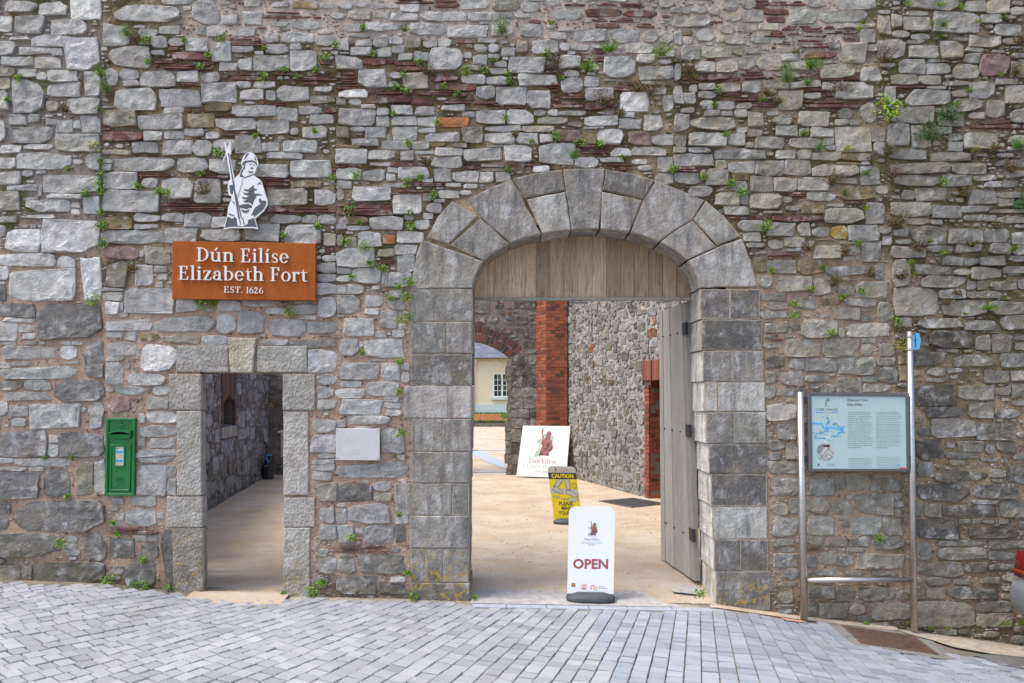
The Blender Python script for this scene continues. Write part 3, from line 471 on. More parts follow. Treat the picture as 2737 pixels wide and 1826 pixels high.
def stone_mesh(mb, poly, fr, p, back, col, rg, rough=1.0):
    n = len(poly)
    if n < 3: return False
    ar = sum(poly[i][0]*poly[(i+1) % n][1]-poly[(i+1) % n][0]*poly[i][1] for i in range(n))/2
    if ar < 0: poly = poly[::-1]; ar = -ar
    if ar < 2e-5: return False
    # drop near-coincident corners
    q = [poly[0]]
    for pt in poly[1:]:
        if abs(pt[0]-q[-1][0])+abs(pt[1]-q[-1][1]) > .003: q.append(pt)
    if abs(q[0][0]-q[-1][0])+abs(q[0][1]-q[-1][1]) < .003: q.pop()
    poly = q; n = len(poly)
    if n < 3: return False
    cx = sum(t[0] for t in poly)/n; cy = sum(t[1] for t in poly)/n; sz = math.sqrt(ar)
    bev = min(.0055, sz*.06)*rg.uniform(.6, 1.3)
    tx, ty = rg.uniform(-.07, .07)*rough, rg.uniform(-.10, .06)*rough
    A = min(.013, sz*.07)*rough; sd_x = rg.uniform(0, 90); n = len(poly)
    def H(x, y): return max(HMIN, p)+tx*(x-cx)+ty*(y-cy)+A*(noise3((x*9+sd_x, y*11, sd_x))*1.5+.6*noise3((x*24, y*30, sd_x)))
    e0 = min(.35, bev*1.1/max(sz*.5, .01))
    ins_ = [(x+(cx-x)*e0*rg.uniform(.6, 1.5), y+(cy-y)*e0*rg.uniform(.6, 1.5)) for x, y in poly]
    pts = []; sp_ = .042 if sz > .12 else .034
    if sz > .05:
        xs_ = [t[0] for t in poly]; ys_ = [t[1] for t in poly]; yv = min(ys_)+sp_*.7
        while yv < max(ys_)-sp_*.4:
            xv = min(xs_)+sp_*rg.uniform(.4, .9)
            while xv < max(xs_)-sp_*.4:
                q_ = (xv+rg.uniform(-.38, .38)*sp_, yv+rg.uniform(-.38, .38)*sp_); ok = False
                for k in range(n):
                    ax, ay = ins_[k]; bx2, by2 = ins_[(k+1) % n]
                    if (ay > q_[1]) != (by2 > q_[1]) and q_[0] < (bx2-ax)*(q_[1]-ay)/(by2-ay)+ax: ok = not ok
                if ok and min((q_[0]-c_[0])**2+(q_[1]-c_[1])**2 for c_ in ins_) > (sp_*.42)**2: pts.append(q_)
                xv += sp_*1.15
            yv += sp_
    if not pts: pts = [(cx+rg.uniform(-.12, .12)*sz, cy+rg.uniform(-.12, .12)*sz)]
    vs = [fr(x, y, back) for x, y in poly]+[fr(x, y, max(.0005, H(x, y)-bev*rg.uniform(.8, 1.5))) for x, y in poly]
    fs = [(i, (i+1) % n, n+(i+1) % n, n+i) for i in range(n)]+[(n+i, n+(i+1) % n, 2*n+(i+1) % n, 2*n+i) for i in range(n)]
    ip_ = ins_+pts
    if len(pts) > 1:
        vv, _, ff, orig, _, _ = delaunay_2d_cdt([Vector(q) for q in ip_], [], [list(range(n))], 1, 1e-5)
        if len(vv) == len(ip_) and all(len(o_) and o_[0] == k for k, o_ in enumerate(orig)): tri = ff
        else: tri = None
    else: tri = None
    if tri is None: tri = [(i, (i+1) % n, n) for i in range(n)]; ip_ = ins_+pts[:1]
    vs += [fr(x, y, max(HMIN if k >= n else .006, H(x, y)+(A*.22*rg.uniform(-1, 1) if k >= n else 0))) for k, (x, y) in enumerate(ip_)]
    fs += [tuple(2*n+i for i in (t if True else t)) for t in tri]
    mb.add(vs, fs, col); return True
def stone_parts(stones, polys, fr, owner, matl, rg, colf, pf, limit=300, name='stone', fillname='small_stone', key=None, rough=1.0, back=-.05):
    order = sorted(range(len(stones)), key=key or (lambda i: -stones[i][2]*stones[i][3]))
    rest = MB(); nb = 0
    for r, i in enumerate(order):
        s = stones[i]; mb = rest if nb >= limit else MB()
        c = colf(s, rg); ok = stone_mesh(mb, polys[i], fr, pf(s, rg), back, c, rg, rough)
        if ok and nb < limit: mb.build(name, matl, owner, center=True); nb += 1
    if rest.v: tag(rest.build(fillname, matl, owner), kind='stuff')
def jcol(c, rg, v=.17, h=.016):
    k = 1+rg.uniform(-v, v); return tuple(max(.01, x*k*(1+rg.uniform(-h, h))) for x in c)

# ---------------- the fort's street wall ----------------
def foot_ys(xs): return np.interp(xs, [-900, 0, 280, 547, 757, 1095, 1258, 1910, 2131, 2434, 2737, 3600], [1535, 1549, 1557, 1586, 1591, 1600, 1605, 1617, 1649, 1684, 1724, 1850])
def street_z(X): return EYE+(1058.7-foot_ys(np.asarray(X, float)*PM+1368.5))/PM
def ov(*pts): return [((x*1.16468-1368.5)/PM, EYE+(1058.7-y*1.16468)/PM) for x, y in pts]
def ovp(x, y): return ov((x, y))[0]
ICX, ICY, IA, IB = 1344, 662, 259, 136       # intrados ellipse of the gateway (overview pixels)
def intr(t0, t1, n): return [(ICX+IA*math.cos(R(t)), ICY-IB*math.sin(R(t))) for t in np.linspace(t0, t1, n)]
VOUS = [
 ([(943,664),(1085,662)]+intr(176, 156, 3)[0:2]+[(1109,600),(968,550),(953,596)], 'g'),
 ([(981,547),(1029,561),(1097,497),(1038,463),(1004,500)], 'g'),
 ([(1034,563),(1109,598),(1137,577),(1168,560),(1102,502)], 'g'),
 ([(1075,459),(1124,433),(1173,412),(1242,538),(1206,546),(1170,559),(1101,497)], 'g'),
 ([(1177,411),(1232,398),(1289,391),(1296,437),(1206,455)], 'd'),
 ([(1209,459),(1297,441),(1310,528),(1244,537)], 'w'),
 ([(1292,390),(1340,388),(1387,388),(1374,526),(1344,525),(1312,528)], 'g'),
 ([(1390,390),(1446,399),(1501,415),(1476,458),(1383,437)], 'd'),
 ([(1381,441),(1472,461),(1444,533),(1378,526)], 'g'),
 ([(1504,416),(1560,437),(1616,461),(1587,505),(1547,530),(1513,555),(1479,543),(1447,534),(1475,462)], 'g'),
 ([(1590,504),(1619,461),(1662,498),(1698,543),(1645,563)], 'g'),
 ([(1588,507),(1643,567),(1576,597),(1548,574),(1515,556),(1548,531)], 'g'),
 ([(1647,568),(1701,548),(1722,600),(1736,658),(1605,661),(1601,640),(1592,620),(1577,600)], 'w')]
JL = [(664,738,[943,1084],'g'),(739,812,[943,1025,1084],'g'),(813,884,[943,1083],'d'),(885,960,[927,1028,1082],'w'),(961,1036,[945,1016,1081],'g'),
      (1037,1108,[945,1079],'g'),(1109,1182,[907,1017,1038,1077],'g'),(1183,1258,[941,1077],'g'),(1259,1336,[943,974,1018,1076],'g'),(1337,1382,[945,1078],'b')]
JR = [(664,733,[1606,1674,1742],'d'),(734,804,[1608,1748],'d'),(805,876,[1612,1679,1751],'g'),(877,945,[1616,1646,1755],'w'),(946,1018,[1620,1683,1757],'g'),
      (1019,1087,[1626,1758],'d'),(1088,1161,[1631,1759],'d'),(1162,1236,[1634,1760],'w'),(1237,1309,[1638,1697,1762],'d'),(1310,1400,[1642,1766],'b')]
DOOR = [((472,924,612,995),'b'),((688,925,823,996),'b'),((453,1000,541,1097),'g'),((474,1098,541,1324),'g'),((447,1326,543,1409),'g'),((463,1411,545,1596),'d'),
        ((757,1000,844,1097),'g'),((758,1100,826,1323),'g'),((760,1329,843,1408),'g'),((759,1410,830,1597),'g')]
KEY = [(611,902),(689,904),(679,997),(619,997)]
gate_out = ov((905,1110),(905,1182),(939,1184),(939,1400),(1078,1400),(1642,1400),(1768,1400),(1766,1240),(1760,1020),(1745,740),(1742,664),(1725,600),(1702,541),(1664,496),(1622,458),(1555,433),(1500,411),(1446,396),(1390,386),(1290,386),(1232,394),(1173,408),(1115,432),(1035,460),(1000,500),(978,545),(950,595),(940,664),(940,883),(924,885),(924,961),(942,963),(942,1108))
rg = random.Random(11)
pk = Pack(-6.4, -1.6, 6.4, 6.75, .014)
pk.poly(gate_out)
for (x0, y0, x1, y1), k in DOOR: pk.mark(wx(x0)-.01, wz(y1)-.01, wx(x1)+.01, wz(y0)+.01)
pk.mark(wx(541), wz(1620), wx(757), wz(990)); pk.mark(wx(609), wz(1000), wx(692), wz(900))
pk.mark(wx(282), wz(1328), wx(370), wz(1113))
for i in range(pk.w):                         # nothing under the street
    x = pk.x0+(i+.5)*pk.c; j = int((float(street_z(x))-.02-pk.y0)/pk.c); pk.g[:max(j, 0), i] = True
for i in range(int((wx(268)-.008-pk.x0)/pk.c), int((wx(268)+.02-pk.x0)/pk.c)): pk.g[:, i] = True      # the straight joint
def seam2(y): return wx(2357+(EYE-y)*PM*.04+40)
for j in range(pk.h):
    y = pk.y0+(j+.5)*pk.c
    if y < wz(260): i = int((seam2(y)-pk.x0)/pk.c); pk.g[j, i-1:i+1] = True
stones = []
for (ox, oy, s), txt in SD.items():
    for t in txt.replace('\n', '').split(';'):
        q = t.split()
        if len(q) < 4: continue
        x0, y0, x1, y1 = [float(v)*10/s for v in q[:4]]
        if 600 < ox+(x0+x1)/2 < 700 and 896 < oy+(y0+y1)/2 < 930: continue
        k = q[4] if len(q) > 4 else 'g'
        X0, X1, Z0, Z1 = wx(ox+x0), wx(ox+x1), wz(oy+y1), wz(oy+y0)
        # stones cut by the frame go on beyond it
        if ox+x0 <= 4: X0 -= rg.uniform(.02, .12)
        if ox+x1 >= 2732: X1 += rg.uniform(.02, .12)
        if k == 'g' and rg.random() < .05: k = 'b'
        stones.append(((X0+X1)/2, (Z0+Z1)/2, (X1-X0)/2, (Z1-Z0)/2, k))
print('measured stones', len(stones))
split = []
for s in stones:                              # thick slate beds are stacks of thin leaves
    if s[4] == 'r' and s[3] > .013:
        f_ = rg.uniform(.35, .65); x_ = s[0]+rg.uniform(-.3, .3)*s[2]
        if s[3] > .032 and rg.random() < .5: split.append(s); continue
        split.append((s[0], s[1]-s[3]*(1-f_), s[2], s[3]*f_*.96, 'r')); split.append((x_, s[1]+s[3]*f_, s[2]*rg.uniform(.45, .95), s[3]*(1-f_)*.96, 'r'))
    else: split.append(s)
stones = split
for s in stones: pk.mark(s[0]-s[2]-.002, s[1]-s[3]-.002, s[0]+s[2]+.002, s[1]+s[3]+.002)
RS = np.array([s[:4] for s in stones if s[4] == 'r'])
def slatey(x, y):                             # where thin red slates run between the stones
    xs = x*PM+1368.5; ys = 1058.7-(y-EYE)*PM
    return 1 if (270 < xs < 2300 and 20 < ys < 640) else 0
def fkind(x, y, a, b, rg):
    if slatey(x, y) and a > 2.6*b and rg.random() < .38 and fbm(x*.7, y*3.2, 5, 2) > -.12: return 'r'
    if slatey(x, y) and a > 1.4*b and b < .022 and len(RS) and rg.random() < .75 and (np.abs(RS[:, 0]-x)-RS[:, 2] < .16).astype(bool)[np.abs(RS[:, 1]-y) < .055].any(): return 'r'
    r = rg.random(); xs = x*PM+1368.5
    return 'y' if r < .035 else 'b' if r < (.09 if xs < 1900 else .14) else 'd' if r < .13 else 'w' if r < .17 else 'g'
def dens(x, y):                               # repointed lower wall: broad mortar, fewer pinnings
    ys = 1058.7-(y-EYE)*PM; xs = x*PM+1368.5
    if 270 < xs and ys < 110 and xs < 2360: return .25
    return float(np.interp(ys, [600, 800, 1000, 1600], [1, .45, .3, .3]))
def dens2(x, y): return dens(x, y)**1.5
out_only = lambda x, y: 1 if (abs(x) > 5.6 or y > EYE+1058.7/PM+.02) else 0
out_ = lambda x, y: out_only(x, y)
pk.fill([(.36, .15, 2500, out_), (.24, .11, 4000, out_), (.20, .07, 5000, None), (.15, .05, 9000, None), (.16, .028, 9000, slatey), (.10, .04, 14000, dens), (.065, .03, 22000, dens), (.10, .018, 12000, dens), (.04, .022, 26000, dens2), (.028, .016, 26000, dens2)], rg, stones, fkind)
print('with fill', len(stones))
polys = grow(stones, .0045, rg)
def scol(s, rg):
    x, y, a, b, k = s; xs = x*PM+1368.5; ys = 1058.7-(y-EYE)*PM; c = COL[k]
    f = 1.0
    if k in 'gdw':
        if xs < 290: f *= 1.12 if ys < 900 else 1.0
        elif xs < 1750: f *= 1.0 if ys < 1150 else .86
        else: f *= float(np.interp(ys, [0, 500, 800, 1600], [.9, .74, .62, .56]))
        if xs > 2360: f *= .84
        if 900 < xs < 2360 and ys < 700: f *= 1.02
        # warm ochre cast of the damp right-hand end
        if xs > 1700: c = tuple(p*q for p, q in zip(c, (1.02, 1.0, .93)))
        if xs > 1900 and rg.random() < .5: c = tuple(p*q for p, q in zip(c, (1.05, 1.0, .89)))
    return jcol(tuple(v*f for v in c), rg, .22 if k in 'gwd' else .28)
def sprot(s, rg):
    x, y, a, b, k = s; ys = 1058.7-(y-EYE)*PM; xs = x*PM+1368.5
    base = float(np.interp(ys, [60, 150, 600, 850, 1600], [.012, .019, .018, .012, .012]))
    if xs < 270: base = float(np.interp(ys, [0, 500, 700, 1600], [.014, .018, .013, .013]))
    if xs > 2360: base = float(np.interp(ys, [0, 800, 1000, 1600], [.018, .019, .014, .012]))
    if k == 'r': base *= rg.uniform(.6, 1.3)
    return base*rg.uniform(.75, 1.35)*(.7 if a*b < .0012 else 1)
SECT = [('left', 'pale grey rubble wall with large limestone blocks, left of the green post box', (-5.2, .3, float(street_z(-5.2)))),
        ('mid', 'tall grey rubble wall with dark red slate bands, pierced by doorway and gateway', (0, .3, float(street_z(0)))),
        ('right', 'darker weedy rubble wall at the right, behind the tall steel post and the car', (4.9, .3, float(street_z(4.9))))]
walls = {k: thing('rubble_wall', lab, 'wall', loc, 'stretches of the fort street wall') for k, lab, loc in SECT}
def sec(x, y): return 'left' if x < wx(270) else ('right' if x > seam2(y) else 'mid')
by = {'left': [], 'mid': [], 'right': []}
for i, s in enumerate(stones): by[sec(s[0], s[1])].append(i)
vis = lambda s: abs(s[0]) < 5.6 and s[1] < 6.5
for k, ids in by.items():
    st = [stones[i] for i in ids]; pl = [polys[i] for i in ids]
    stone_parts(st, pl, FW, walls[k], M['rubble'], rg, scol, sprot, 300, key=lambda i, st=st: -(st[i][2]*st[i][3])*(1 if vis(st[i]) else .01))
# mortar face: a rough sheet, coloured by how each stretch was pointed
def lerp(a, b, t): return a+(b-a)*t[..., None]
def mortar_face():
    stp = .03
    xs = np.arange(-6.6, 6.6+stp, stp); zs = np.arange(-1.7, 6.78, stp); X, Z = np.meshgrid(xs, zs)
    px = X*PM+1368.5; py = 1058.7-(Z-EYE)*PM
    n1 = fbm(X*1.1, Z*1.1, 3, 4); n2 = fbm(X*6, Z*6, 4, 4); n3 = fbm(X*2.2, Z*2.2, 9, 3)
    dark = np.array([.14, .105, .062]); buff = np.array([.41, .325, .225]); pale = np.array([.50, .42, .36]); pink = np.array([.43, .31, .235]); tan = np.array([.36, .265, .18]); moss = np.array([.085, .095, .025]); damp = np.array([.12, .095, .06])
    sstep = lambda v, a, b: np.clip((v-a)/(b-a), 0, 1)
    c = np.zeros(X.shape+(3,))+dark
    c = lerp(c, np.broadcast_to(buff, c.shape), np.clip(.5+n2*1.1, 0, 1)*.85)
    top = sstep(-(py-(105+90*np.exp(-((px-1950)/420.)**2)+n1*40)), -12, 12)*sstep(px, 420, 520)*sstep(-px, -2330, -2250)
    c = lerp(c, np.broadcast_to(pale, c.shape), top)
    low = sstep(py+n1*90, 690, 800)*sstep(-px+n1*60, -2420, -2330)
    low2 = sstep(py+n1*90, 900, 1010)*sstep(px, 2330, 2400)
    c = lerp(c, np.broadcast_to(pink, c.shape), low)
    c = lerp(c, np.broadcast_to(tan, c.shape), np.maximum(low2, low*sstep(px, 1750, 2000)*.8))
    lf = sstep(-px, -285, -262); c = lerp(c, lerp(np.broadcast_to(np.array([.30, .255, .22]), c.shape), np.broadcast_to(pink, c.shape), sstep(py+n1*60, 560, 700)), lf*.95)
    c = lerp(c, np.broadcast_to(dark, c.shape), lf*np.clip(n2-.2, 0, 1)*1.6*(1-sstep(py, 600, 800)))
    mo = np.clip((n3+n2*.6)-.45, 0, 1)*2.2*(1-np.maximum(low, low2))*(1-top); c = lerp(c, np.broadcast_to(moss, c.shape), np.clip(mo, 0, .85))
    mo2 = np.clip((n3+n2*.6)-.8, 0, 1)*2; c = lerp(c, np.broadcast_to(moss, c.shape), np.clip(mo2, 0, .7)*(1-top))
    rm_ = np.zeros(X.shape)
    for q in RS:
        j0, j1 = np.searchsorted(zs, [q[1]-.09, q[1]+.09]); i0, i1 = np.searchsorted(xs, [q[0]-q[2]-.25, q[0]+q[2]+.25])
        sx_ = X[j0:j1, i0:i1]; sz_ = Z[j0:j1, i0:i1]; rm_[j0:j1, i0:i1] += np.exp(-(np.maximum(np.abs(sx_-q[0])-q[2], 0)/.09)**2-((sz_-q[1])/(q[3]+.02))**2)
    c = lerp(c, np.broadcast_to(np.array([.15, .08, .062]), c.shape), np.clip(rm_, 0, 1)*.6*(1-top))
    h = (Z-street_z(X)); c = lerp(c, np.broadcast_to(damp, c.shape), np.clip(1-(h+n2*.15)/.35, 0, .9)*.85)
    c *= (1+n2*.22)[..., None]
    D = .006*fbm(X*9, Z*9, 21, 4)+.004*n1
    D += np.where(top > .5, -.002, 0)-.008*(1-np.maximum(np.maximum(low, low2), np.maximum(top, lf*.5)))
    D -= .02*np.exp(-((px-(268))/4.)**2)
    sm = (seam2(Z)*PM+1368.5); D = np.where(px > sm, D-.012, D)
    return X, Z, D, c
MX, MZ, MD, MC = mortar_face()
def mortar_part(lo, hi, owner):
    nz, nx = MX.shape; idx = -np.ones(MX.shape, int)
    vs = []; cols = []
    cell = np.zeros((nz-1, nx-1), bool)
    xc = (MX[:-1, :-1]+MX[1:, 1:])/2; zc = (MZ[:-1, :-1]+MZ[1:, 1:])/2
    cell = (xc >= lo(zc)) & (xc < hi(zc)) & (zc > street_z(xc)-.25)
    hole = ((xc > wx(541)-.02) & (xc < wx(757)+.02) & (zc < wz(996)+.02))
    px, py = xc*PM+1368.5, 1058.7-(zc-EYE)*PM; ox, oy = px/1.16468, py/1.16468
    # the gateway opening (a little larger: the dressed stones cover its edge)
    g = ((ox > 1060) & (ox < 1665) & (oy > 640)) | ((((ox-ICX)/(IA+25))**2+((oy-ICY)/(IB+25))**2 < 1) & (oy < 665))
    cell &= ~hole & ~g
    used = np.zeros(MX.shape, bool)
    for a in (0, 1):
        for b in (0, 1): used[a:nz-1+a, b:nx-1+b] |= cell
    idx[used] = np.arange(used.sum())
    V = np.stack([MX[used], -MD[used], MZ[used]], 1); CC = MC[used]
    j, i = np.where(cell)
    fs = np.stack([idx[j, i], idx[j, i+1], idx[j+1, i+1], idx[j+1, i]], 1)
    base = np.array(wloc(owner)); me = bpy.data.meshes.new('mortar'); me.from_pydata((V-base).tolist(), [], fs.tolist())
    at = me.color_attributes.new('Col', 'FLOAT_COLOR', 'POINT'); full = np.ones((len(V), 4), np.float32); full[:, :3] = CC; at.data.foreach_set('color', full.ravel())
    me.materials.append(M['mortar']); me.polygons.foreach_set('use_smooth', [True]*len(me.polygons))
    o = bpy.data.objects.new('mortar', me); C.objects.link(o); o.parent = owner
z1 = lambda z: z*0
mortar_part(lambda z: z*0-9, lambda z: z*0+wx(270), walls['left'])
mortar_part(lambda z: z*0+wx(270), seam2, walls['mid'])
mortar_part(seam2, lambda z: z*0+9, walls['right'])
# body of the wall behind the face, with both openings through it
GX0, GX1, GZ = -.62, 2.32, 3.98; DX0, DX1, DZ = wx(541)-.03, wx(757)+.03, wz(996)+.01; T0, T1 = .05, .95; DXB = -3.78
core = (.2, .17, .13)
mb = MB().box((-9, T0, -1.9), (wx(270), T1, 6.75), core); mb.build('wall_body', M['mortar'], walls['left'])
mb = MB()
mb.box((wx(270)+.001, T0, -1.5), (DXB, T1, 6.75), core); mb.box((DXB+.001, T0, -1.5), (DX0, .13, DZ-.001), core); mb.box((DXB+.001, T0, DZ), (DX1-.001, T1, 6.75), core)
mb.box((DX1, T0, -1.5), (GX0, T1, 6.75), core); mb.box((GX0+.001, T0, GZ), (GX1-.001, T1, 6.75), core); mb.box((GX1, T0, -1.5), (4.05, T1, 6.75), core)
mb.build('wall_body', M['mortar'], walls['mid'])
MB().box((4.051, T0, -2.2), (10, T1, 6.75), core).build('wall_body', M['mortar'], walls['right'])

# ---------------- dressed gateway and doorway ----------------
def rough_edge(poly, rg, j=.004, step=.09):
    q = []; n = len(poly)
    for i in range(n):
        a, b = poly[i], poly[(i+1) % n]; q.append(a); L = math.hypot(b[0]-a[0], b[1]-a[1]); m = int(L/step)
        for k in range(1, m+1):
            t = k/(m+1); o = rg.uniform(-j, j); q.append((a[0]+(b[0]-a[0])*t-(b[1]-a[1])/L*o, a[1]+(b[1]-a[1])*t+(b[0]-a[0])/L*o))
    return q
BACK = {}
def ashlar(poly, owner, name, kind, p=.02, depth=.5, rg=rg, matl='ashlar', f=1.0, side=None, gap=.004, j=.004, lab=None):
    if sum(poly[i][0]*poly[(i+1) % len(poly)][1]-poly[(i+1) % len(poly)][0]*poly[i][1] for i in range(len(poly))) < 0: poly = poly[::-1]
    poly = inset(poly, gap); poly = rough_edge(poly, rg, j); mb = MB()
    c = jcol(tuple(v*f*w_ for v, w_ in zip(COL[kind], (1.06, 1.02, .96))), rg, .16)
    BACK.setdefault(owner.name, []).append(inset(poly, -gap*.8))
    prism(mb, poly, FW, -depth, p+rg.uniform(-.004, .004), c, bev=.008, side=side or c)
    o = mb.build(name, M[matl], owner, center=True)
    if lab: o['label'] = lab
    return o
gate = thing('stone_gateway', 'wide arched gateway of dressed grey limestone blocks around the open wooden gate', 'gateway', (.75, 0, -.06))
for poly, k in VOUS: ashlar(ov(*poly), gate, 'voussoir', k, f=.66 if k == 'g' else .62 if k == 'w' else .86)
for rows, lj in ((JL, True), (JR, False)):
    for y0, y1, xs_, k in rows:
        for a, b in zip(xs_[:-1], xs_[1:]):
            inner = (b == xs_[-1]) if lj else (a == xs_[0])
            f = {'g': .58, 'd': .70, 'w': .66, 'b': .62}[k]; kk = k
            if k == 'b': kk = 'd'; f = .95
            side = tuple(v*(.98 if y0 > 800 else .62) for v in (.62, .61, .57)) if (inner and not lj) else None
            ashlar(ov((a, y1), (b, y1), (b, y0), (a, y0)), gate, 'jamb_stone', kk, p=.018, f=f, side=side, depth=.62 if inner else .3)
# yard side of the jambs is closed by plain returns
door = thing('stone_doorway', 'narrow square-headed doorway of tooled limestone with keystone, between green post box and plaque', 'doorway', (wx(649), 0, float(street_z(wx(649)))))
for (x0, y0, x1, y1), k in DOOR:
    nm = 'lintel_stone' if y1 < 1000 else 'jamb_stone'; k = 'g' if k == 'b' else k
    ashlar([(wx(x0), wz(y1)), (wx(x1), wz(y1)), (wx(x1), wz(y0)), (wx(x0), wz(y0))], door, nm, k, p=.022, f={'b': 1.12, 'g': .88, 'd': 1.2}[k], matl='tooled', depth=.45 if x0 > 700 or y1 < 1000 else .10, gap=.0025, j=.0035)
ashlar([(wx(a), wz(b)) for a, b in KEY], door, 'keystone', 'b', p=.045, f=1.75, matl='tooled', depth=.4)
for ow_, dd in ((gate, -.012), (door, -.012)):
    mb = MB()
    for i, q in enumerate(BACK[ow_.name]): prism(mb, q, FW, dd, .0125+(i % 9)*.0003, (.40, .345, .285))
    mb.build('joint_mortar', M['mortar'], ow_)
# back lining of the two openings (rough inner jambs)
def lining(x, y0, y1, z0, z1, facing, owner, n):
    r = random.Random(int(x*100)+5); pkk = Pack(y0, z0, y1, z1, .012); st = []
    pkk.fill([(.3, .16, 300, None), (.2, .1, 500, None), (.1, .05, 900, None)], r, st, lambda *a: 'g')
    pl = grow(st, .01, r)
    fr = Fr((x, 0, 0), (0, facing, 0)) if facing > 0 else Fr((x, 0, 0), (0, -1, 0))
    if facing < 0: pl = [[(-a, b) for a, b in q][::-1] for q in pl]
    m = MB()
    for s, q in zip(st, pl): stone_mesh(m, q, fr, r.uniform(.01, .03), -.02, jcol((.16, .15, .135), r), r)
    tag(m.build('lining_stone', M['inner'], owner), kind='stuff')
lining(GX0, .64, .94, -.1, GZ, 1, walls['mid'], 0)
lining(DX1, .47, .94, -.1, DZ, -1, walls['mid'], 0)
lining(GX1, .64, .94, -.1, GZ, -1, walls['mid'], 0)
# ---------------- ground: street, setts, yard ----------------
def gz(X, Y):                                # street before the wall, level sand yard behind it
    X = np.asarray(X, float); Y = np.asarray(Y, float); s = street_z(X); t = np.clip((Y+.1)/1.1, 0, 1); t = t*t*(3-2*t)
    return s*(1-t)
def sheet(name, xs, ys, zf, matl, parent=None, kind='structure', colf=None):
    X, Y = np.meshgrid(xs, ys); Z = zf(X, Y); nx = len(xs); ny = len(ys)
    V = np.stack([X.ravel(), Y.ravel(), Z.ravel()], 1)
    idx = np.arange(nx*ny).reshape(ny, nx); fs = np.stack([idx[:-1, :-1].ravel(), idx[:-1, 1:].ravel(), idx[1:, 1:].ravel(), idx[1:, :-1].ravel()], 1)
    me = bpy.data.meshes.new(name); me.from_pydata(V.tolist(), [], fs.tolist()); me.materials.append(matl)
    me.polygons.foreach_set('use_smooth', [True]*len(me.polygons))
    if colf is not None:
        at = me.color_attributes.new('Col', 'FLOAT_COLOR', 'POINT'); c = colf(X, Y).reshape(-1, 3); full = np.ones((len(V), 4), np.float32); full[:, :3] = c; at.data.foreach_set('color', full.ravel())
    o = bpy.data.objects.new(name, me); C.objects.link(o); tag(o, kind=kind)
    if parent is not None: o.parent = parent
    return o
def xr(*seg):
    out = []
    for a, b, s in seg: out += list(np.arange(a, b, s))
    return np.array(sorted(set(np.round(out, 4))))
gx = xr((-120, -12, 12), (-12, -7, .5), (-7, 8, .1), (8, 14, .5), (14, 120.1, 10))
# one street bed: dark sandy joints show between the setts
def bedcol(X, Y):
    sandy = np.clip(.22+fbm(X*.8, Y*1.2, 31, 4)*.9+np.exp(-((X-.9)/1.8)**2)*np.clip(1.1+Y/1.6, 0, 1)*.9+np.clip(.9+Y*3, 0, 1)*.5, 0, 1)[..., None]
    return np.array([.12, .108, .09])*(1-sandy)+np.array([.36, .31, .24])*sandy
bed = sheet('street_bed', gx, xr((-120, -14, 10), (-14, -6, .5), (-6, .3, .06)), lambda X, Y: street_z(X)-.015+.004*fbm(X*6, Y*6, 8, 3)+np.clip((Y+.04)*20, 0, 1)*.016, M['mortar'], colf=bedcol)
yard = sheet('sand_yard', xr((-40, -8, 4), (-8, 8, .12), (8, 40.1, 4)), xr((.02, 2, .06), (2, 16, .3), (16, 70, 3)), lambda X, Y: gz(X, Y)+.003+.006*fbm(X*1.5, Y*1.5, 12, 3)*np.clip(Y, 0, 1), M['sand'])
# setts: columns fan out over the street; joints measured on the photograph
sk = np.array([[-12, 46], [-5, 41], [-3.5, 38], [-1, 30], [.5, 20], [2.2, 13], [4.2, -4], [6, -10], [12, -16]])
def th(x): return R(float(np.interp(x, sk[:, 0], sk[:, 1])))
pave = thing('sett_paving', 'street paving of small grey granite setts laid in fanning rows before the wall', 'paving', (0, -2, float(street_z(0))))
del pave['category'], pave['label']; pave['kind'] = 'structure'
setts = []; x = -11.5; col = 0; rs = random.Random(3)
dr_c = [W(2263, 1675, 7.62), W(2443, 1701, 7.62), W(2497, 1748, 7.3), W(2289, 1717, 7.3)]
grx0, grx1, gry0, gry1 = 3.28, 4.22, -.80, -.38
def street_at(px, py):                       # where a photo point meets the street
    d = 8.0
    for _ in range(30):
        X = (px-1368.5)/F*d; d = F*(EYE-float(street_z(X)))/(py-1058.7)
    return (X, d-8)
g4 = [street_at(*p) for p in ((2268, 1676), (2443, 1701), (2500, 1748), (2290, 1716))]
print('grate', g4)
gc = (sum(p[0] for p in g4)/4, sum(p[1] for p in g4)/4)
gu = (g4[1][0]-g4[0][0]+g4[2][0]-g4[3][0], g4[1][1]-g4[0][1]+g4[2][1]-g4[3][1]); gl = math.hypot(*gu)/2
gv = (-gu[1], gu[0])
gh = (math.hypot(g4[3][0]-g4[0][0], g4[3][1]-g4[0][1])+math.hypot(g4[2][0]-g4[1][0], g4[2][1]-g4[1][1]))/2
_gn = math.hypot(*gu)
def in_grate(X, Y):
    a = ((X-gc[0])*gu[0]+(Y-gc[1])*gu[1])/_gn; b = (-(X-gc[0])*gu[1]+(Y-gc[1])*gu[0])/_gn
    return abs(a) < gl/2+.15 and abs(b) < gh/2+.11
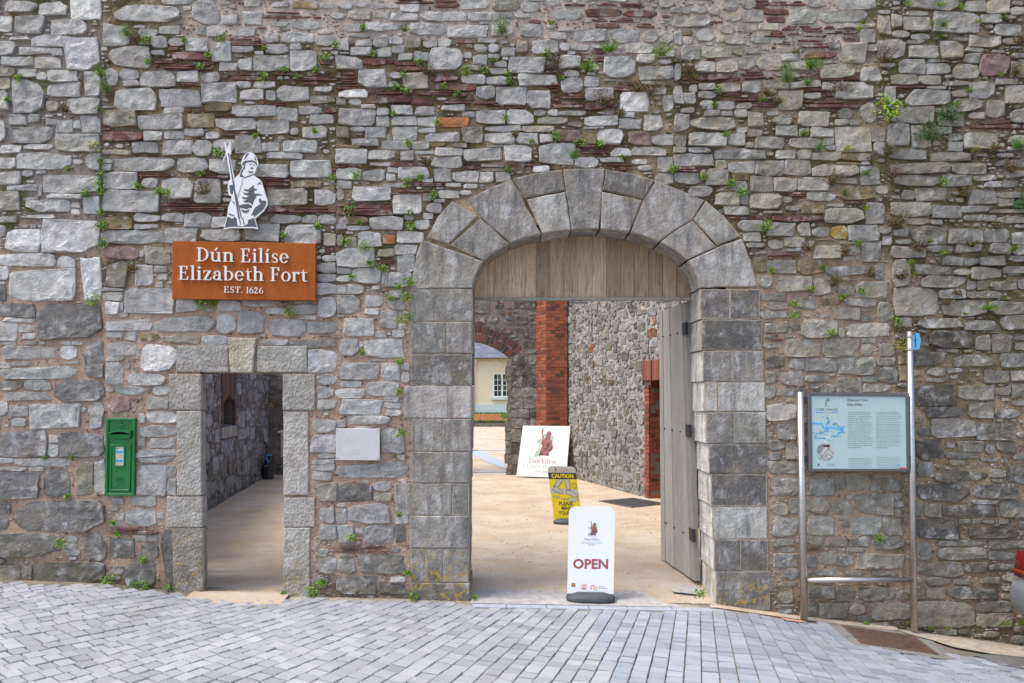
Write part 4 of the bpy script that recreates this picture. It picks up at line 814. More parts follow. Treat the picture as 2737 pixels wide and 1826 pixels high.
while x < 11:
    wcol = .118/math.cos(th(x)); x2 = x+wcol
    t0, t1 = th(x), th(x2); t = -rs.uniform(0, .12)-8*abs(math.sin(t0))*0-.3
    t -= 1.2 if abs(t0) > .5 else .4
    while t < 5.6:
        ln = rs.choice([.115, .122, .13, .135])
        g = .0042+rs.uniform(-.001, .002)
        quad = []
        for (xx, tt, tx, sg) in ((x, t0, t, 0), (x, t0, t+ln, 0), (x2, t1, t+ln, 1), (x2, t1, t, 1)):
            T = tx+(wcol*math.sin((t0+t1)/2) if sg else 0)
            T = tx+(wcol*math.sin(t0) if sg else 0)
            quad.append((xx-math.sin(tt)*T, -math.cos(tt)*T))
        t += ln
        cx = sum(q[0] for q in quad)/4; cy = sum(q[1] for q in quad)/4
        if max(q[1] for q in quad) > (-.10 if -3.45 < cx < -2.3 or -.55 < cx < -.4 or cx > 2.0 else -.03) or cy < -5.2 or abs(cx) > 8: continue
        if -.42 < cx < 2.12 and cy > -.26: continue
        if in_grate(cx, cy): continue
        if cx > 4.05 and cy > -.62+ -.14*(cx-4.05)-.1: continue
        if 4.2 < cx and cy > -.45: continue
        q2 = []
        for k_ in range(4):
            a, b = quad[k_]; n1_ = quad[(1, 0, 3, 2)[k_]]; n2_ = quad[(3, 2, 1, 0)[k_]]     # along the column, across it
            q2.append((a+(n1_[0]-a)*.055+(n2_[0]-a)*.030, b+(n1_[1]-b)*.055+(n2_[1]-b)*.030))
        q2 = [(a+rs.uniform(-.0025, .0025), b+rs.uniform(-.0025, .0025)) for a, b in q2]
        setts.append((cx, cy, q2))
    x = x2; col += 1
def sett_mesh(mb, s):
    cx, cy, q = s; n = 4
    area = sum(q[i][0]*q[(i+1) % n][1]-q[(i+1) % n][0]*q[i][1] for i in range(n))
    if area < 0: q = q[::-1]
    dz = rs.uniform(-.004, .005); tx, ty = rs.uniform(-.04, .04), rs.uniform(-.05, .05)
    def Z(a, b): return float(street_z(a))+dz+tx*(a-cx)+ty*(b-cy)
    ins = [(a+(cx-a)*.06, b+(cy-b)*.06) for a, b in q]
    vs = [(a, b, Z(a, b)-.05) for a, b in q]+[(a, b, Z(a, b)-.005) for a, b in q]+[(a, b, Z(a, b)+.001) for a, b in ins]
    fs = [(i, (i+1) % 4, 4+(i+1) % 4, 4+i) for i in range(4)]+[(4+i, 4+(i+1) % 4, 8+(i+1) % 4, 8+i) for i in range(4)]+[(8, 9, 10, 11)]
    pn = float(fbm(cx*.7, cy*.7, 41, 3)); k = rs.uniform(-1, 1)
    base = np.array([.300, .312, .336])*(1+.12*pn)+(.045*k)
    if rs.random() < .10: base = base*.84
    if cx > .8: base = base*np.array([.86, .91, .97])
    if rs.random() < .05: base = base*1.12
    mb.add(vs, fs, tuple(base.tolist()))
vset = [s for s in setts if abs((s[0]/(8+s[1]))*F) < 1400 and (8+s[1]) > 5.0]
vset.sort(key=lambda s: (8+s[1])); keep = set(id(s) for s in vset if 8+s[1] > 5.25)
near = [s for s in vset if id(s) in keep][:300]; nid = set(id(s) for s in near)
rest = MB()
for s in setts:
    if id(s) in nid: m = MB(); sett_mesh(m, s); m.build('sett', M['sett'], pave, center=True)
    else: sett_mesh(rest, s)
tag(rest.build('far_sett', M['sett'], pave), kind='stuff'); print('setts', len(setts))
# long kerb slabs across the gateway
xa = -.42
kb = thing('threshold_kerb', 'row of flat grey kerb slabs across the foot of the gateway', 'kerb', (.8, -.18, -.07))
for k, L in enumerate((.36, .42, .44, .4, .47, .42)):
    z0 = float(street_z(xa)); z1_ = float(street_z(xa+L)); m = MB()
    a, b = xa+.004, xa+L-.004; y0, y1 = -.255, -.135
    m.add([(a, y0, z0-.06), (b, y0, z1_-.06), (b, y1, z1_-.06), (a, y1, z0-.06), (a, y0, z0+.004), (b, y0, z1_+.004), (b, y1, z1_+.004), (a, y1, z0+.004)],
          [(4, 5, 6, 7), (0, 1, 5, 4), (1, 2, 6, 5), (2, 3, 7, 6), (3, 0, 4, 7)]); m.build('kerb_slab', M['kerb'], kb, center=True); xa += L
# worn concrete apron just inside the gate, sand spilling over its edge
def apron(X, Y): return gz(X, Y)+.007+.003*fbm(X*5, Y*5, 3, 2)
def patch(name, poly, zf, matl, step=.05, parent=None):
    """sheet with a traced outline"""
    xs_ = [p[0] for p in poly]; ys_ = [p[1] for p in poly]; n = len(poly); cx = sum(xs_)/n; cy = sum(ys_)/n
    vs = [(cx, cy, float(zf(cx, cy)))]; fs = []; rings = 6
    for r in range(1, rings+1):
        for a, b in poly: u = cx+(a-cx)*r/rings; v = cy+(b-cy)*r/rings; vs.append((u, v, float(zf(u, v))))
    for i in range(n): fs.append((0, 1+i, 1+(i+1) % n))
    for r in range(rings-1):
        for i in range(n): fs.append((1+r*n+i, 1+(r+1)*n+i, 1+(r+1)*n+(i+1) % n, 1+r*n+(i+1) % n))
    ar = sum(poly[i][0]*poly[(i+1) % n][1]-poly[(i+1) % n][0]*poly[i][1] for i in range(n))
    if ar < 0: fs = [f[::-1] for f in fs]
    o = MB().add(vs, fs).build(name, matl, parent); return o
rp = random.Random(8)
top = [(-.4+i*.1, .34+rp.uniform(-.05, .05)-(.3 if i > 19 else 0)) for i in range(22)]
tag(patch('concrete_apron', [(-.44, -.13)]+top+[(1.85, -.13)], apron, M['concrete']), kind='structure')
tag(patch('stone_pad', [(1.78, .30), (2.08, .22), (2.12, .44), (1.95, .56), (1.8, .46)], lambda X, Y: gz(X, Y)+.03, M['concrete']), kind='structure')
# tarmac verge at the far right
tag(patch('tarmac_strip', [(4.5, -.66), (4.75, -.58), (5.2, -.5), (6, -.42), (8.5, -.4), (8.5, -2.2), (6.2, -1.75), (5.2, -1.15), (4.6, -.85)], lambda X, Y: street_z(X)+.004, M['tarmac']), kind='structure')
sandverge = [(4.42, -.50), (4.30, -.34), (4.12, -.2), (4.08, -.06), (8.6, -.06), (8.6, -.44), (6, -.47), (5.2, -.53), (4.75, -.57)]
tag(patch('sand_verge', sandverge, lambda X, Y: street_z(X)+.008, simple('dusty_verge', (.34, .295, .235), .95, 0, 40, .6, .3)), kind='structure')
# sandy fillet where paving meets the wall
def fillet(name, x0, x1, wdt):
    n = int((x1-x0)/.07); f = []; b = []
    for i in range(n+1):
        X = x0+(x1-x0)*i/n; f.append((X, -wdt*(.65+.5*abs(float(fbm(X*2.3, 0, 77, 3)))+.0)-.03)); b.append((X, .02))
    vs = [(X, Y, float(street_z(X))-.004) for X, Y in f]+[(X, (Y+f[i][1])/2-.0, float(street_z(X))+.010) for i, (X, Y) in enumerate(b)]+[(X, Y, float(street_z(X))+.022) for X, Y in b]; m = n+1
    fs = [(i, i+1, m+i+1, m+i) for i in range(n)]+[(m+i, m+i+1, 2*m+i+1, 2*m+i) for i in range(n)]
    tag(MB().add(vs, fs).build(name, M['sand'], None, smooth=True), kind='structure')
fillet('sand_edge', wx(520), wx(775), .30); fillet('sand_edge', 2.1, 3.3, .07); fillet('sand_edge', 3.3, 4.1, .05)
# ---- grates
def grate(name, label, c, ux, uy, Lx, Ly, z, nb, parent=None, bar=.011, matl='grate', zf=None, cross=8):
    t = thing(name, label, 'drain cover', (c[0], c[1], z(c[0])))
    u = Vector((ux[0], ux[1], 0)).normalized(); v = Vector((uy[0], uy[1], 0)).normalized()
    def P(a, b, h): q = Vector((c[0], c[1], 0))+u*a+v*b; return (q.x, q.y, z(q.x)+h)
    def bx(m, a0, a1, b0, b1, h0, h1): m.add([P(a0,b0,h0),P(a1,b0,h0),P(a1,b1,h0),P(a0,b1,h0),P(a0,b0,h1),P(a1,b0,h1),P(a1,b1,h1),P(a0,b1,h1)], [(0,3,2,1),(4,5,6,7),(0,1,5,4),(1,2,6,5),(2,3,7,6),(3,0,4,7)])
    m = MB(); e = .03
    for q in ((-Lx/2-e, Lx/2+e, -Ly/2-e, -Ly/2), (-Lx/2-e, Lx/2+e, Ly/2, Ly/2+e), (-Lx/2-e, -Lx/2-.0005, -Ly/2+.0005, Ly/2-.0005), (Lx/2+.0005, Lx/2+e, -Ly/2+.0005, Ly/2-.0005)): bx(m, *q, -.02, .006)
    m.build('frame', M[matl], t)
    m = MB(); bx(m, -Lx/2, Lx/2, -Ly/2, Ly/2, -.012, -.009); m.build('drain_pit', M['void'], t)
    for k in range(nb):
        m = MB(); a = -Lx/2+(k+.5)*Lx/nb; bx(m, a-Lx/nb*.2, a+Lx/nb*.2, -Ly/2+.001, Ly/2-.001, -.008, .009); m.build('bar', M[matl], t, center=True)
    m = MB()
    for k in range(cross): b = -Ly/2+(k+.5)*Ly/cross; bx(m, -Lx/2+.001, Lx/2-.001, b-Ly/cross*.14, b+Ly/cross*.14, -.0075, .0068)
    tag(m.build('cross_bar', M[matl], t), kind='stuff'); return t
tag(patch('concrete_surround', [(gc[0]+(gu[0]*a*(gl/2+.17)-gu[1]*b*(gh/2+.14))/_gn, gc[1]+(gu[1]*a*(gl/2+.17)+gu[0]*b*(gh/2+.14))/_gn) for a, b in ((-1,-1),(0,-1),(1,-1),(1,1),(0,1),(-1,1))], lambda X, Y: street_z(X)-.003, simple('grimy_surround', (.17, .165, .155), .9, 0, 30, .6, .3)), kind='structure')
grate('street_grate', 'rusty cast iron drain grating set in the setts under the information panel', gc, gu, gv, gl*.96, gh*.95, lambda X: float(street_z(X))-.002, 26, cross=9)
yc = [W(1612, 1341, 0), 0]
def yard_at(px, py): d = F*EYE/(py-1058.7); return ((px-1368.5)/F*d, d-8)
y4 = [yard_at(*p) for p in ((1612, 1341), (1700, 1335), (1770, 1349), (1680, 1354))]
print('yard grate', y4)
yc = (sum(p[0] for p in y4)/4, sum(p[1] for p in y4)/4)
grate('yard_grate', 'grey steel drain cover let into the sand inside the gate, by the red brick doorway', yc, (y4[3][0]-y4[0][0], y4[3][1]-y4[0][1]), (-(y4[3][1]-y4[0][1]), y4[3][0]-y4[0][0]), .95, .85, lambda X: .012, 16, matl='panelframe', cross=14)
# ---------------- walls of the yard behind ----------------
def wall_face(owner, fr, x0, y0, x1, y1, classes, kinds, colmul, seed, holes=(), seeds=(), mort=(.42, .37, .33), matl='inner', prot=.018, gap=.012, keyd=None, step=.05, limit=300, cut=None, mrel=.006):
    r = random.Random(seed); p = Pack(x0, y0, x1, y1, .015)
    for h in holes: p.poly(h)
    st = list(seeds)
    for s in st: p.mark(s[0]-s[2], s[1]-s[3], s[0]+s[2], s[1]+s[3])
    p.fill(classes, r, st, kinds)
    pl = grow(st, gap, r)
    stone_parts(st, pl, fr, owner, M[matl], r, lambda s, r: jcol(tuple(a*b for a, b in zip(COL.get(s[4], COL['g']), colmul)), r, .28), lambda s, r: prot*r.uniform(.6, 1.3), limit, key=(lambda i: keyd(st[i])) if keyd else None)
    # mortar sheet with the holes left out
    xs = np.arange(x0, x1+step, step); ys = np.arange(y0, y1+step, step); X, Y = np.meshgrid(xs, ys)
    ph = Pack(x0, y0, x1+step, y1+step, step)
    for h in holes: ph.poly(h)
    D = mrel*fbm(X*9, Y*9, seed, 3); n2 = fbm(X*2, Y*2, seed+1, 3); idx = np.arange(X.size).reshape(X.shape); fs = []; vs = []; cols = []
    for a, b, d in zip(X.ravel(), Y.ravel(), D.ravel()): vs.append(fr(a, b, d))
    mc = np.array(mort)
    for j in range(X.shape[0]-1):
        for i in range(X.shape[1]-1):
            if j < ph.h and i < ph.w and ph.g[j, i]: continue
            fs.append((idx[j, i], idx[j, i+1], idx[j+1, i+1], idx[j+1, i])); cols.append(tuple(mc*(1+.2*n2[j, i])))
    m = MB(); m.v = [tuple(v) for v in vs]; m.f = fs; m.c = cols; m.build('mortar', M['mortar'], owner, smooth=True)
    return st
def kin(py=.06, pb=.1, po=.02, pd=.1, pr=.0):
    def f(x, y, a, b, r):
        t = r.random()
        return 'y' if t < py else 'b' if t < py+pb else 'o' if t < py+pb+po else 'd' if t < py+pb+po+pd else 'p' if t < py+pb+po+pd+pr else 'g'
    return f
# back wall with the brick arch
BD = 20.3; BY = BD-8; BS = F/BD
def bx_(px): return (px-1368.5)/BS
def bz_(py): return EYE+(1058.7-py)/BS
back = thing('yard_back_wall', 'dark grey stone wall across the back of the yard, with a brick-ringed archway', 'wall', (-1.2, BY, 0))
bf = Fr((0, BY, 0), (1, 0, 0))
AX, AZ, AR, SP = bx_(1240), bz_(1090), 116/BS*1.05, bz_(960)
AXR = bx_(1366); AXL = 2*AX-AXR
AR = math.hypot(AXR-AX, SP-AZ)
def arc(r, a0, a1, n): return [(AX+r*math.cos(a), AZ+r*math.sin(a)) for a in np.linspace(a0, a1, n)]
sa = math.atan2(SP-AZ, AXR-AX); ea = math.pi-sa
hole = [(AXL, -.3), (AXR, -.3)]+arc(AR, sa, ea, 18)
ring = 42/BS
hole_r = [(AXL, -.3), (AXR, -.3), (AXR, SP)]+arc(AR+ring, sa, ea, 18)+[(AXL, SP)]
cls = [(.55, .26, 500, None), (.4, .2, 900, None), (.28, .14, 1800, None), (.2, .09, 3000, None), (.12, .05, 5000, None)]
js = []
rj = random.Random(4); yy = 0.0
while yy < SP-.05:
    h = rj.uniform(.24, .38)
    w1 = rj.uniform(.3, .62); w2 = rj.uniform(.25, .4)
    js.append((AXR+w1/2, yy+h/2, w1/2-.008, h/2-.008, 'd' if rj.random() < .5 else 'g')); js.append((AXR+w1+w2/2, yy+h/2, w2/2-.008, h/2-.008, 'd' if rj.random() < .5 else 'g'))
    js.append((AXL-w1/2, yy+h/2, w1/2-.008, h/2-.008, 'g')); yy += h
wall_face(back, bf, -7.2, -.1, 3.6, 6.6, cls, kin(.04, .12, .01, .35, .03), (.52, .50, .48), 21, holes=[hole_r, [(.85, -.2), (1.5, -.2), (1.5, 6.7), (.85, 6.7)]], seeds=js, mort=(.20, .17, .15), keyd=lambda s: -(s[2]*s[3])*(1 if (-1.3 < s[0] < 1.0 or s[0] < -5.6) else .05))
mb = MB()
for poly in ([(-9, -.3), (AXL, -.3), (AXL, 6.7), (-9, 6.7)], [(AXR, -.3), (4, -.3), (4, 6.7), (AXR, 6.7)]): prism(mb, poly, bf, -.62, -.03, (.13, .12, .105))
top = arc(AR, sa, ea, 15)
for a, b in zip(top[:-1], top[1:]): prism(mb, [a, b, (b[0], 6.7), (a[0], 6.7)], bf, -.62, -.03, (.12, .11, .09))
mb.build('wall_body', M['mortar'], back)
# rough splayed corner of the arch jamb
mb = MB(); yy = 0
while yy < SP:
    h = rj.uniform(.12, .3); w1 = rj.uniform(.1, .19); c = jcol((.20, .185, .16), rj)
    stone_mesh(mb, [(AXR-w1, yy+.005), (AXR+.02, yy+.005), (AXR+.02, yy+h-.005), (AXR-w1*rj.uniform(.8, 1.1), yy+h-.005)], bf, -.08+rj.uniform(-.02, .02), -.55, c, rj); yy += h
tag(mb.build('jamb_rubble', M['inner_dark'], back), kind='stuff')
# two rings of brick on edge
for k, (ra, rb, n) in enumerate(((AR, AR+ring*.5, 27), (AR+ring*.5, AR+ring, 31))):
    for i in range(n):
        a0 = sa+(ea-sa)*(i+.07)/n; a1 = sa+(ea-sa)*(i+.93)/n; r0, r1 = ra+.006, rb-.006
        if (i+k) % 3 == 0: r0 += .02
        c = jcol((.15, .055, .04), rj, .45) if rj.random() < .6 else jcol((.07, .045, .042), rj, .3)
        m = MB(); prism(m, [(AX+r0*math.cos(a0), AZ+r0*math.sin(a0)), (AX+r1*math.cos(a0), AZ+r1*math.sin(a0)), (AX+r1*math.cos(a1), AZ+r1*math.sin(a1)), (AX+r0*math.cos(a1), AZ+r0*math.sin(a1))], bf, -.25, .015, c, bev=.005)
        m.build('arch_brick', M['brick'], back, center=True)
m = MB(); pts_o = arc(AR+ring, sa, ea, 24); pts_i = arc(AR+.01, sa, ea, 24)
for i in range(23): prism(m, [pts_i[i], pts_o[i], pts_o[i+1], pts_i[i+1]], bf, -.3, .002, (.36, .31, .28))
m.build('arch_mortar', M['mortar'], back)
# brick helper: courses of bricks as parts of their owner
def brickwork(owner, fr, x0, x1, z0, z1, r, phase=0, face=.012, budget=None, bl=.215, bh=.075, g=.008, name='brick', cols=((.31, .088, .042), (.23, .066, .036), (.13, .05, .035)), maxn=300, skip=None):
    nb = budget if budget is not None else [0]; rest = MB(); z = z0; row = phase
    while z < z1-.02:
        h = bh; x = x0-(0 if row % 2 == 0 else 0); first = True
        while x < x1-.02:
            L = bl if (row % 2 == 0 or not first) else bl/2
            if row % 4 == 3: L = bl*.5
            first = False; xe = min(x+L, x1)
            if x1-xe < .05: xe = x1
            if skip is None or not skip((x+xe)/2, z+h/2):
                t = r.random(); c = jcol(cols[0] if t < .55 else cols[1] if t < .85 else cols[2], r, .2)
                m = MB() if nb[0] < maxn else rest
                prism(m, [(x+g/2, z+g/2), (xe-g/2, z+g/2), (xe-g/2, z+h-g/2), (x+g/2, z+h-g/2)], fr, -.04, face+r.uniform(-.004, .004), c, bev=.004)
                if m is not rest: m.build(name, M['brick'], owner, center=True); nb[0] += 1
            x = xe
        z += h; row += 1
    if rest.v: tag(rest.build('brickwork', M['brick'], owner), kind='stuff')
    return nb
pil = thing('brick_pilaster', 'tall red brick pilaster in the far corner of the yard, behind the leaning white board', 'pilaster', (1.15, 12.0, 0))
PL = Vector((.66, BY-.002, 0)); PC = Vector((.905, 11.82, 0)); PR = Vector((1.47, 11.85, 0))
rb = random.Random(17)
fA = Fr(PL, PC-PL); fB = Fr(PC, PR-PC)
brickwork(pil, fB, 0, (PR-PC).length, 0, 5.4, rb, 0, maxn=230, bh=.088, bl=.24)
brickwork(pil, fA, 0, (PC-PL).length, 0, 5.4, rb, 1, maxn=70, bh=.088, bl=.26)
m = MB()
prism(m, [(0, 0), ((PR-PC).length, 0), ((PR-PC).length, 6.4), (0, 6.4)], fB, -.25, .003, (.30, .2, .16)); prism(m, [(0, 0), ((PC-PL).length-.004, 0), ((PC-PL).length-.004, 6.4), (0, 6.4)], fA, -.1, .003, (.30, .2, .16))
m.build('brick_core', M['mortar'], pil)
# right-hand yard wall, running in from the corner towards the gate
RA = Vector((1.47, 12.0, 0)); RD = Vector((.304, -.953, 0)); rl = 11.2
rw = thing('yard_side_wall', 'high pale-pointed rubble wall on the right of the yard, behind the gate leaf', 'wall', (3, 7.5, 0))
rf = Fr(RA, RD)
cls2 = [(.32, .19, 500, None), (.22, .14, 2500, None), (.16, .11, 5000, None), (.12, .075, 9000, None), (.08, .05, 12000, None), (.05, .035, 9000, None)]
HX0, HX1, HZ = 4.62, 5.55, 2.46
dh = [(HX0, -.2), (HX1, -.2), (HX1, HZ), (HX0, HZ)]; dhb = [(HX0-.2, -.2), (HX1+.2, -.2), (HX1+.2, HZ), (HX1+.3, HZ), (HX1+.3, HZ+.45), (HX0-.3, HZ+.45), (HX0-.3, HZ-.1), (HX0-.2, HZ-.1)]
def kin_r(x, y, a, b, r):
    t = r.random(); ochre = .20 if x < 1.8 and y < 2.6 else .03
    return 'y' if t < ochre*.6 else 'b' if t < ochre+.1 else 'o' if t < ochre+.11 else 'd' if t < ochre+.2 else 'g'
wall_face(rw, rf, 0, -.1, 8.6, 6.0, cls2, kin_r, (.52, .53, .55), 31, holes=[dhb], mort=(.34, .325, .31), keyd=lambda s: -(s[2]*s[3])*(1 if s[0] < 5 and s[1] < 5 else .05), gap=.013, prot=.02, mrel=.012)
m = MB(); prism(m, [(0, -.3), (HX0, -.3), (HX0, 6.2), (0, 6.2)], rf, -.7, -.03, (.2, .18, .16)); prism(m, [(HX0+.001, HZ), (HX1-.001, HZ), (HX1-.001, 6.2), (HX0+.001, 6.2)], rf, -.7, -.03, (.2, .1, .08)); prism(m, [(HX1, -.3), (rl, -.3), (rl, 6.2), (HX1, 6.2)], rf, -.7, -.03, (.2, .18, .16))
m.build('wall_body', M['mortar'], rw)
sd_ = thing('brick_door_surround', 'red brick surround of a dark opening in the yard side wall, half hidden by the wooden gate leaf', 'brick surround', tuple(rf(HX0, 0, 0)))
nb = brickwork(sd_, rf, HX0-.2, HX0, 0, HZ-.1, rb, 1, face=.03, maxn=90, skip=None, bh=.085)
nb = brickwork(sd_, rf, HX1, HX1+.2, 0, HZ-.1, rb, 1, face=.03, budget=nb, maxn=130, bh=.085)
jf = Fr(rf(HX0, 0, -.6), rf.n)              # far jamb of the opening, facing along the wall
jf = Fr(rf(HX0, 0, 0), -rf.n); 
if jf.n.dot(rf.u) < 0: jf = Fr(rf(HX0, 0, -.6), rf.n)
brickwork(sd_, jf, .0, .6, 0, HZ, rb, 0, face=.002, budget=nb, maxn=290, bh=.085)
m = MB(); n = 15                             # soldier course over the opening
for i in range(n):
    a = HX0-.3+(HX1-HX0+.6)*i/n; b = HX0-.3+(HX1-HX0+.6)*(i+1)/n; q = MB()
    prism(q, [(a+.006, HZ+.01), (b-.006, HZ+.01), (b-.006, HZ+.42), (a+.006, HZ+.42)], rf, -.3, .03+rb.uniform(-.01, .01), jcol((.22, .075, .05), rb, .3), bev=.006); q.build('lintel_brick', M['brick'], sd_, center=True)
prism(m, [(HX0-.3, HZ), (HX1+.3, HZ), (HX1+.3, HZ+.44), (HX0-.3, HZ+.44)], rf, -.3, .004, (.3, .2, .17)); m.build('lintel_mortar', M['mortar'], sd_)
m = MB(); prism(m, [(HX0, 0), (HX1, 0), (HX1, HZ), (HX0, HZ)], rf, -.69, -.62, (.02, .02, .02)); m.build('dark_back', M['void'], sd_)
# left-hand yard wall seen through the little doorway
LA = Vector((-5.05, 1.6, 0)); LB = Vector((-6.6, 12.28, 0))
lw = thing('yard_left_wall', 'shaded bluish rubble wall with a small niche window, seen through the narrow doorway', 'wall', (-5.9, 7, 0))
lf = Fr(LA, LB-LA); LL = (LB-LA).length
if lf.n.x < 0: lf = Fr(LB, LA-LB)
def lpar(px, py):                            # photo point -> position on this wall face
    best = None
    for k in range(600):
        s = LL*k/600; q = lf(s, 0, 0); d = q.y+8
        e = abs((q.x/d)*F+1368.5-px)
        if best is None or e < best[0]: best = (e, s, d)
    return best[1], EYE+(1058.7-py)/F*best[2]
na, nb_ = lpar(595, 1060), lpar(626, 1060); n0, n1 = sorted((na[0], nb_[0])); nz0 = lpar(610, 1136)[1]; nz1 = lpar(610, 1062)[1]
ntop = min(lpar(610, 1000)[1], 2.7); nsill = lpar(610, 1170)[1]
print('niche', n0, n1, nz0, nz1, ntop, nsill)
nw = n1-n0
nh = [(n0, nz0), (n1, nz0), (n1, nz1-.1), ((n0+n1)/2, nz1+.05), (n0, nz1-.1)]
cls3 = [(.5, .3, 900, None), (.34, .22, 2000, None), (.22, .15, 4000, None), (.14, .09, 7000, None), (.08, .05, 6000, None)]
nhb = [(n0-.15, nsill), (n1+.15, nsill), (n1+.15, ntop+.3), (n0-.15, ntop+.3)]
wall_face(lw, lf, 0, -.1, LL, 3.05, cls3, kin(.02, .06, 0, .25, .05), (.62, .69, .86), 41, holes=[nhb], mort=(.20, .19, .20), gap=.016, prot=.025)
m = MB(); th_ = -.9
prism(m, [(0, -.3), (n0, -.3), (n0, 3.1), (0, 3.1)], lf, th_, -.04, (.15, .14, .14)); prism(m, [(n1, -.3), (LL, -.3), (LL, 3.1), (n1, 3.1)], lf, th_, -.04, (.15, .14, .14))
prism(m, [(n0+.001, -.3), (n1-.001, -.3), (n1-.001, nz0), (n0+.001, nz0)], lf, th_, -.04, (.15, .14, .14)); prism(m, [(n0+.001, nz1+.05), (n1-.001, nz1+.05), (n1-.001, 3.1), (n0+.001, 3.1)], lf, th_, -.04, (.15, .14, .14))
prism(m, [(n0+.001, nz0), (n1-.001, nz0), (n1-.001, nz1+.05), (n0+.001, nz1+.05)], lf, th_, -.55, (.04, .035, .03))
m.build('wall_body', M['mortar'], lw)
nt_ = thing('niche_window', 'small arched brick niche with grey sill, in the shaded wall beyond the doorway', 'niche', tuple(lf((n0+n1)/2, nsill, 0)))
brickwork(nt_, lf, n0-.15, n0, nz0-.02, ntop+.3, rb, 0, face=.02, bl=.15, maxn=120, cols=((.11, .06, .06), (.09, .055, .055), (.07, .055, .06)))
brickwork(nt_, lf, n1, n1+.15, nz0-.02, ntop+.3, rb, 0, face=.02, bl=.15, maxn=120, cols=((.11, .06, .06), (.09, .055, .055), (.07, .055, .06)))
for i in range(6):
    a = n0+nw*i/6; b = n0+nw*(i+1)/6; q = MB(); off = lambda t: abs((t-(n0+n1)/2)/nw)*.3
    prism(q, [(a+.004, nz1+.05-off(a)), (b-.004, nz1+.05-off(b)), (b-.004, ntop+.3), (a+.004, ntop+.3)], lf, -.5, .018, jcol((.10, .055, .055), rb, .3)); q.build('arch_brick', M['brick'], nt_, center=True)
m = MB(); prism(m, [(n0-.15, nsill), (n1+.15, nsill), (n1+.15, nz0-.03), (n0-.15, nz0-.03)], lf, -.3, .03, (.27, .28, .30), bev=.01); m.build('sill', M['inner'], nt_)
# hanging cable, bin and metal cabinet glimpsed through the doorway
pts = [W(702, 990, 19.6), W(699, 1040, 19.6), W(701, 1110, 19.6), W(705, 1170, 19.6), W(713, 1215, 19.6), W(716, 1228, 19.6)]
cb = MB().tube(pts, .012, 6).build('black_cable', M['iron'], None); tag(cb, 'thin black cable hanging down the dark corner behind the narrow doorway', 'cable')
pts = [W(702, 1010, 19.5), W(712, 1060, 19.4), W(735, 1082, 19.3), W(760, 1086, 19.2)]
cb = MB().tube(pts, .01, 6).build('black_cable', M['iron'], None); tag(cb, 'sagging black cable crossing the dark stones at the top right of the narrow doorway', 'cable')
p0 = W(716, 1274, 19.3); bt = thing('rubble_bag', 'small black sack with a bright blue cord leaning in the dark corner beyond the doorway', 'sack', (p0.x, p0.y, 0))
m = MB(); n = 10; prof = [(0, .12), (.05, .15), (.25, .15), (.42, .13), (.55, .10), (.62, .13)]
for k, (h, r_) in enumerate(prof):
    pass
vs = [Vector((p0.x+math.cos(2*math.pi*i/n)*r_*(1+.12*math.sin(i*2.3+h*9))+(.04 if h > .4 else 0), p0.y+math.sin(2*math.pi*i/n)*r_, h)) for h, r_ in prof for i in range(n)]
fs = [(k*n+i, k*n+(i+1) % n, (k+1)*n+(i+1) % n, (k+1)*n+i) for k in range(len(prof)-1) for i in range(n)]+[tuple(range((len(prof)-1)*n, len(prof)*n))]
m.add(vs, fs).build('sack', M['iron'], bt)
MB().tube([W(708, 1246, 19.1), W(713, 1245, 19.1), W(718, 1236, 19.05), W(712, 1226, 19.05), W(712, 1219, 19.1), W(720, 1216, 19.1), W(726, 1218, 19.1)], .014, 6).build('cord', M['skyblue'], bt)
q0 = W(751, 1222, 9.3); q1 = W(759, 1157, 9.3)
cbn = thing('meter_cabinet', 'pale grey metal cabinet edge just inside the narrow doorway on the right', 'cabinet', (q0.x+.1, q0.y, q0.z))
MB().box((q0.x, q0.y, q0.z), (q0.x+.3, q0.y+.14, q1.z)).build('case', M['boardgrey'], cbn)
MB().box((q0.x-.035, q0.y-.02, q1.z+.001), (q0.x+.32, q0.y+.16, q1.z+.02)).build('lid', M['boardgrey'], cbn)
# ---------------- beyond the back arch: house, bench, grass ----------------
HD = 60.0
def hp(px, py, d=HD): return W(px, py, d)
house = thing('yellow_house', 'cream rendered house with slate roof and white multi-paned window, beyond the arch', 'house', (-2, HD-8, .75))
hx0, hx1 = -9.0, 4.0; Y0 = HD-8; zt = hp(0, 958).z; zp = hp(0, 1081).z; zb = .3
wx0, wx1 = hp(1318, 0).x, hp(1366, 0).x; wz0, wz1 = hp(0, 1062).z, hp(0, 998).z
m = MB(); m.box((hx0, Y0, zp), (wx0, Y0+.3, zt)); m.box((wx1, Y0, zp), (hx1, Y0+.3, zt)); m.box((wx0+.001, Y0, zp), (wx1-.001, Y0+.3, wz0)); m.box((wx0+.001, Y0, wz1), (wx1-.001, Y0+.3, zt)); m.box((hx0, Y0+.31, zb), (hx1, Y0+7, zt))
m.build('wall', M['cream'], house)
MB().box((hx0-.02, Y0-.06, zb), (hx1, Y0-.002, zp)).build('plinth', M['plinth'], house)
rfw = MB(); rp_ = []
rise = 2.6; rows = 16; n = 0
MB().add([(hx0-.4, Y0-.45, zt+.05), (hx1+.4, Y0-.45, zt+.05), (hx1+.4, Y0+3.5, zt+.05+rise), (hx0-.4, Y0+3.5, zt+.05+rise), (hx0-.4, Y0+7.4, zt+.05), (hx1+.4, Y0+7.4, zt+.05)], [(0, 1, 2, 3), (3, 2, 5, 4), (0, 3, 4), (1, 5, 2)]).build('roof', M['slate'], house)
rr = random.Random(2); ro = [c for c in house.children if c.name.startswith('roof')][0]
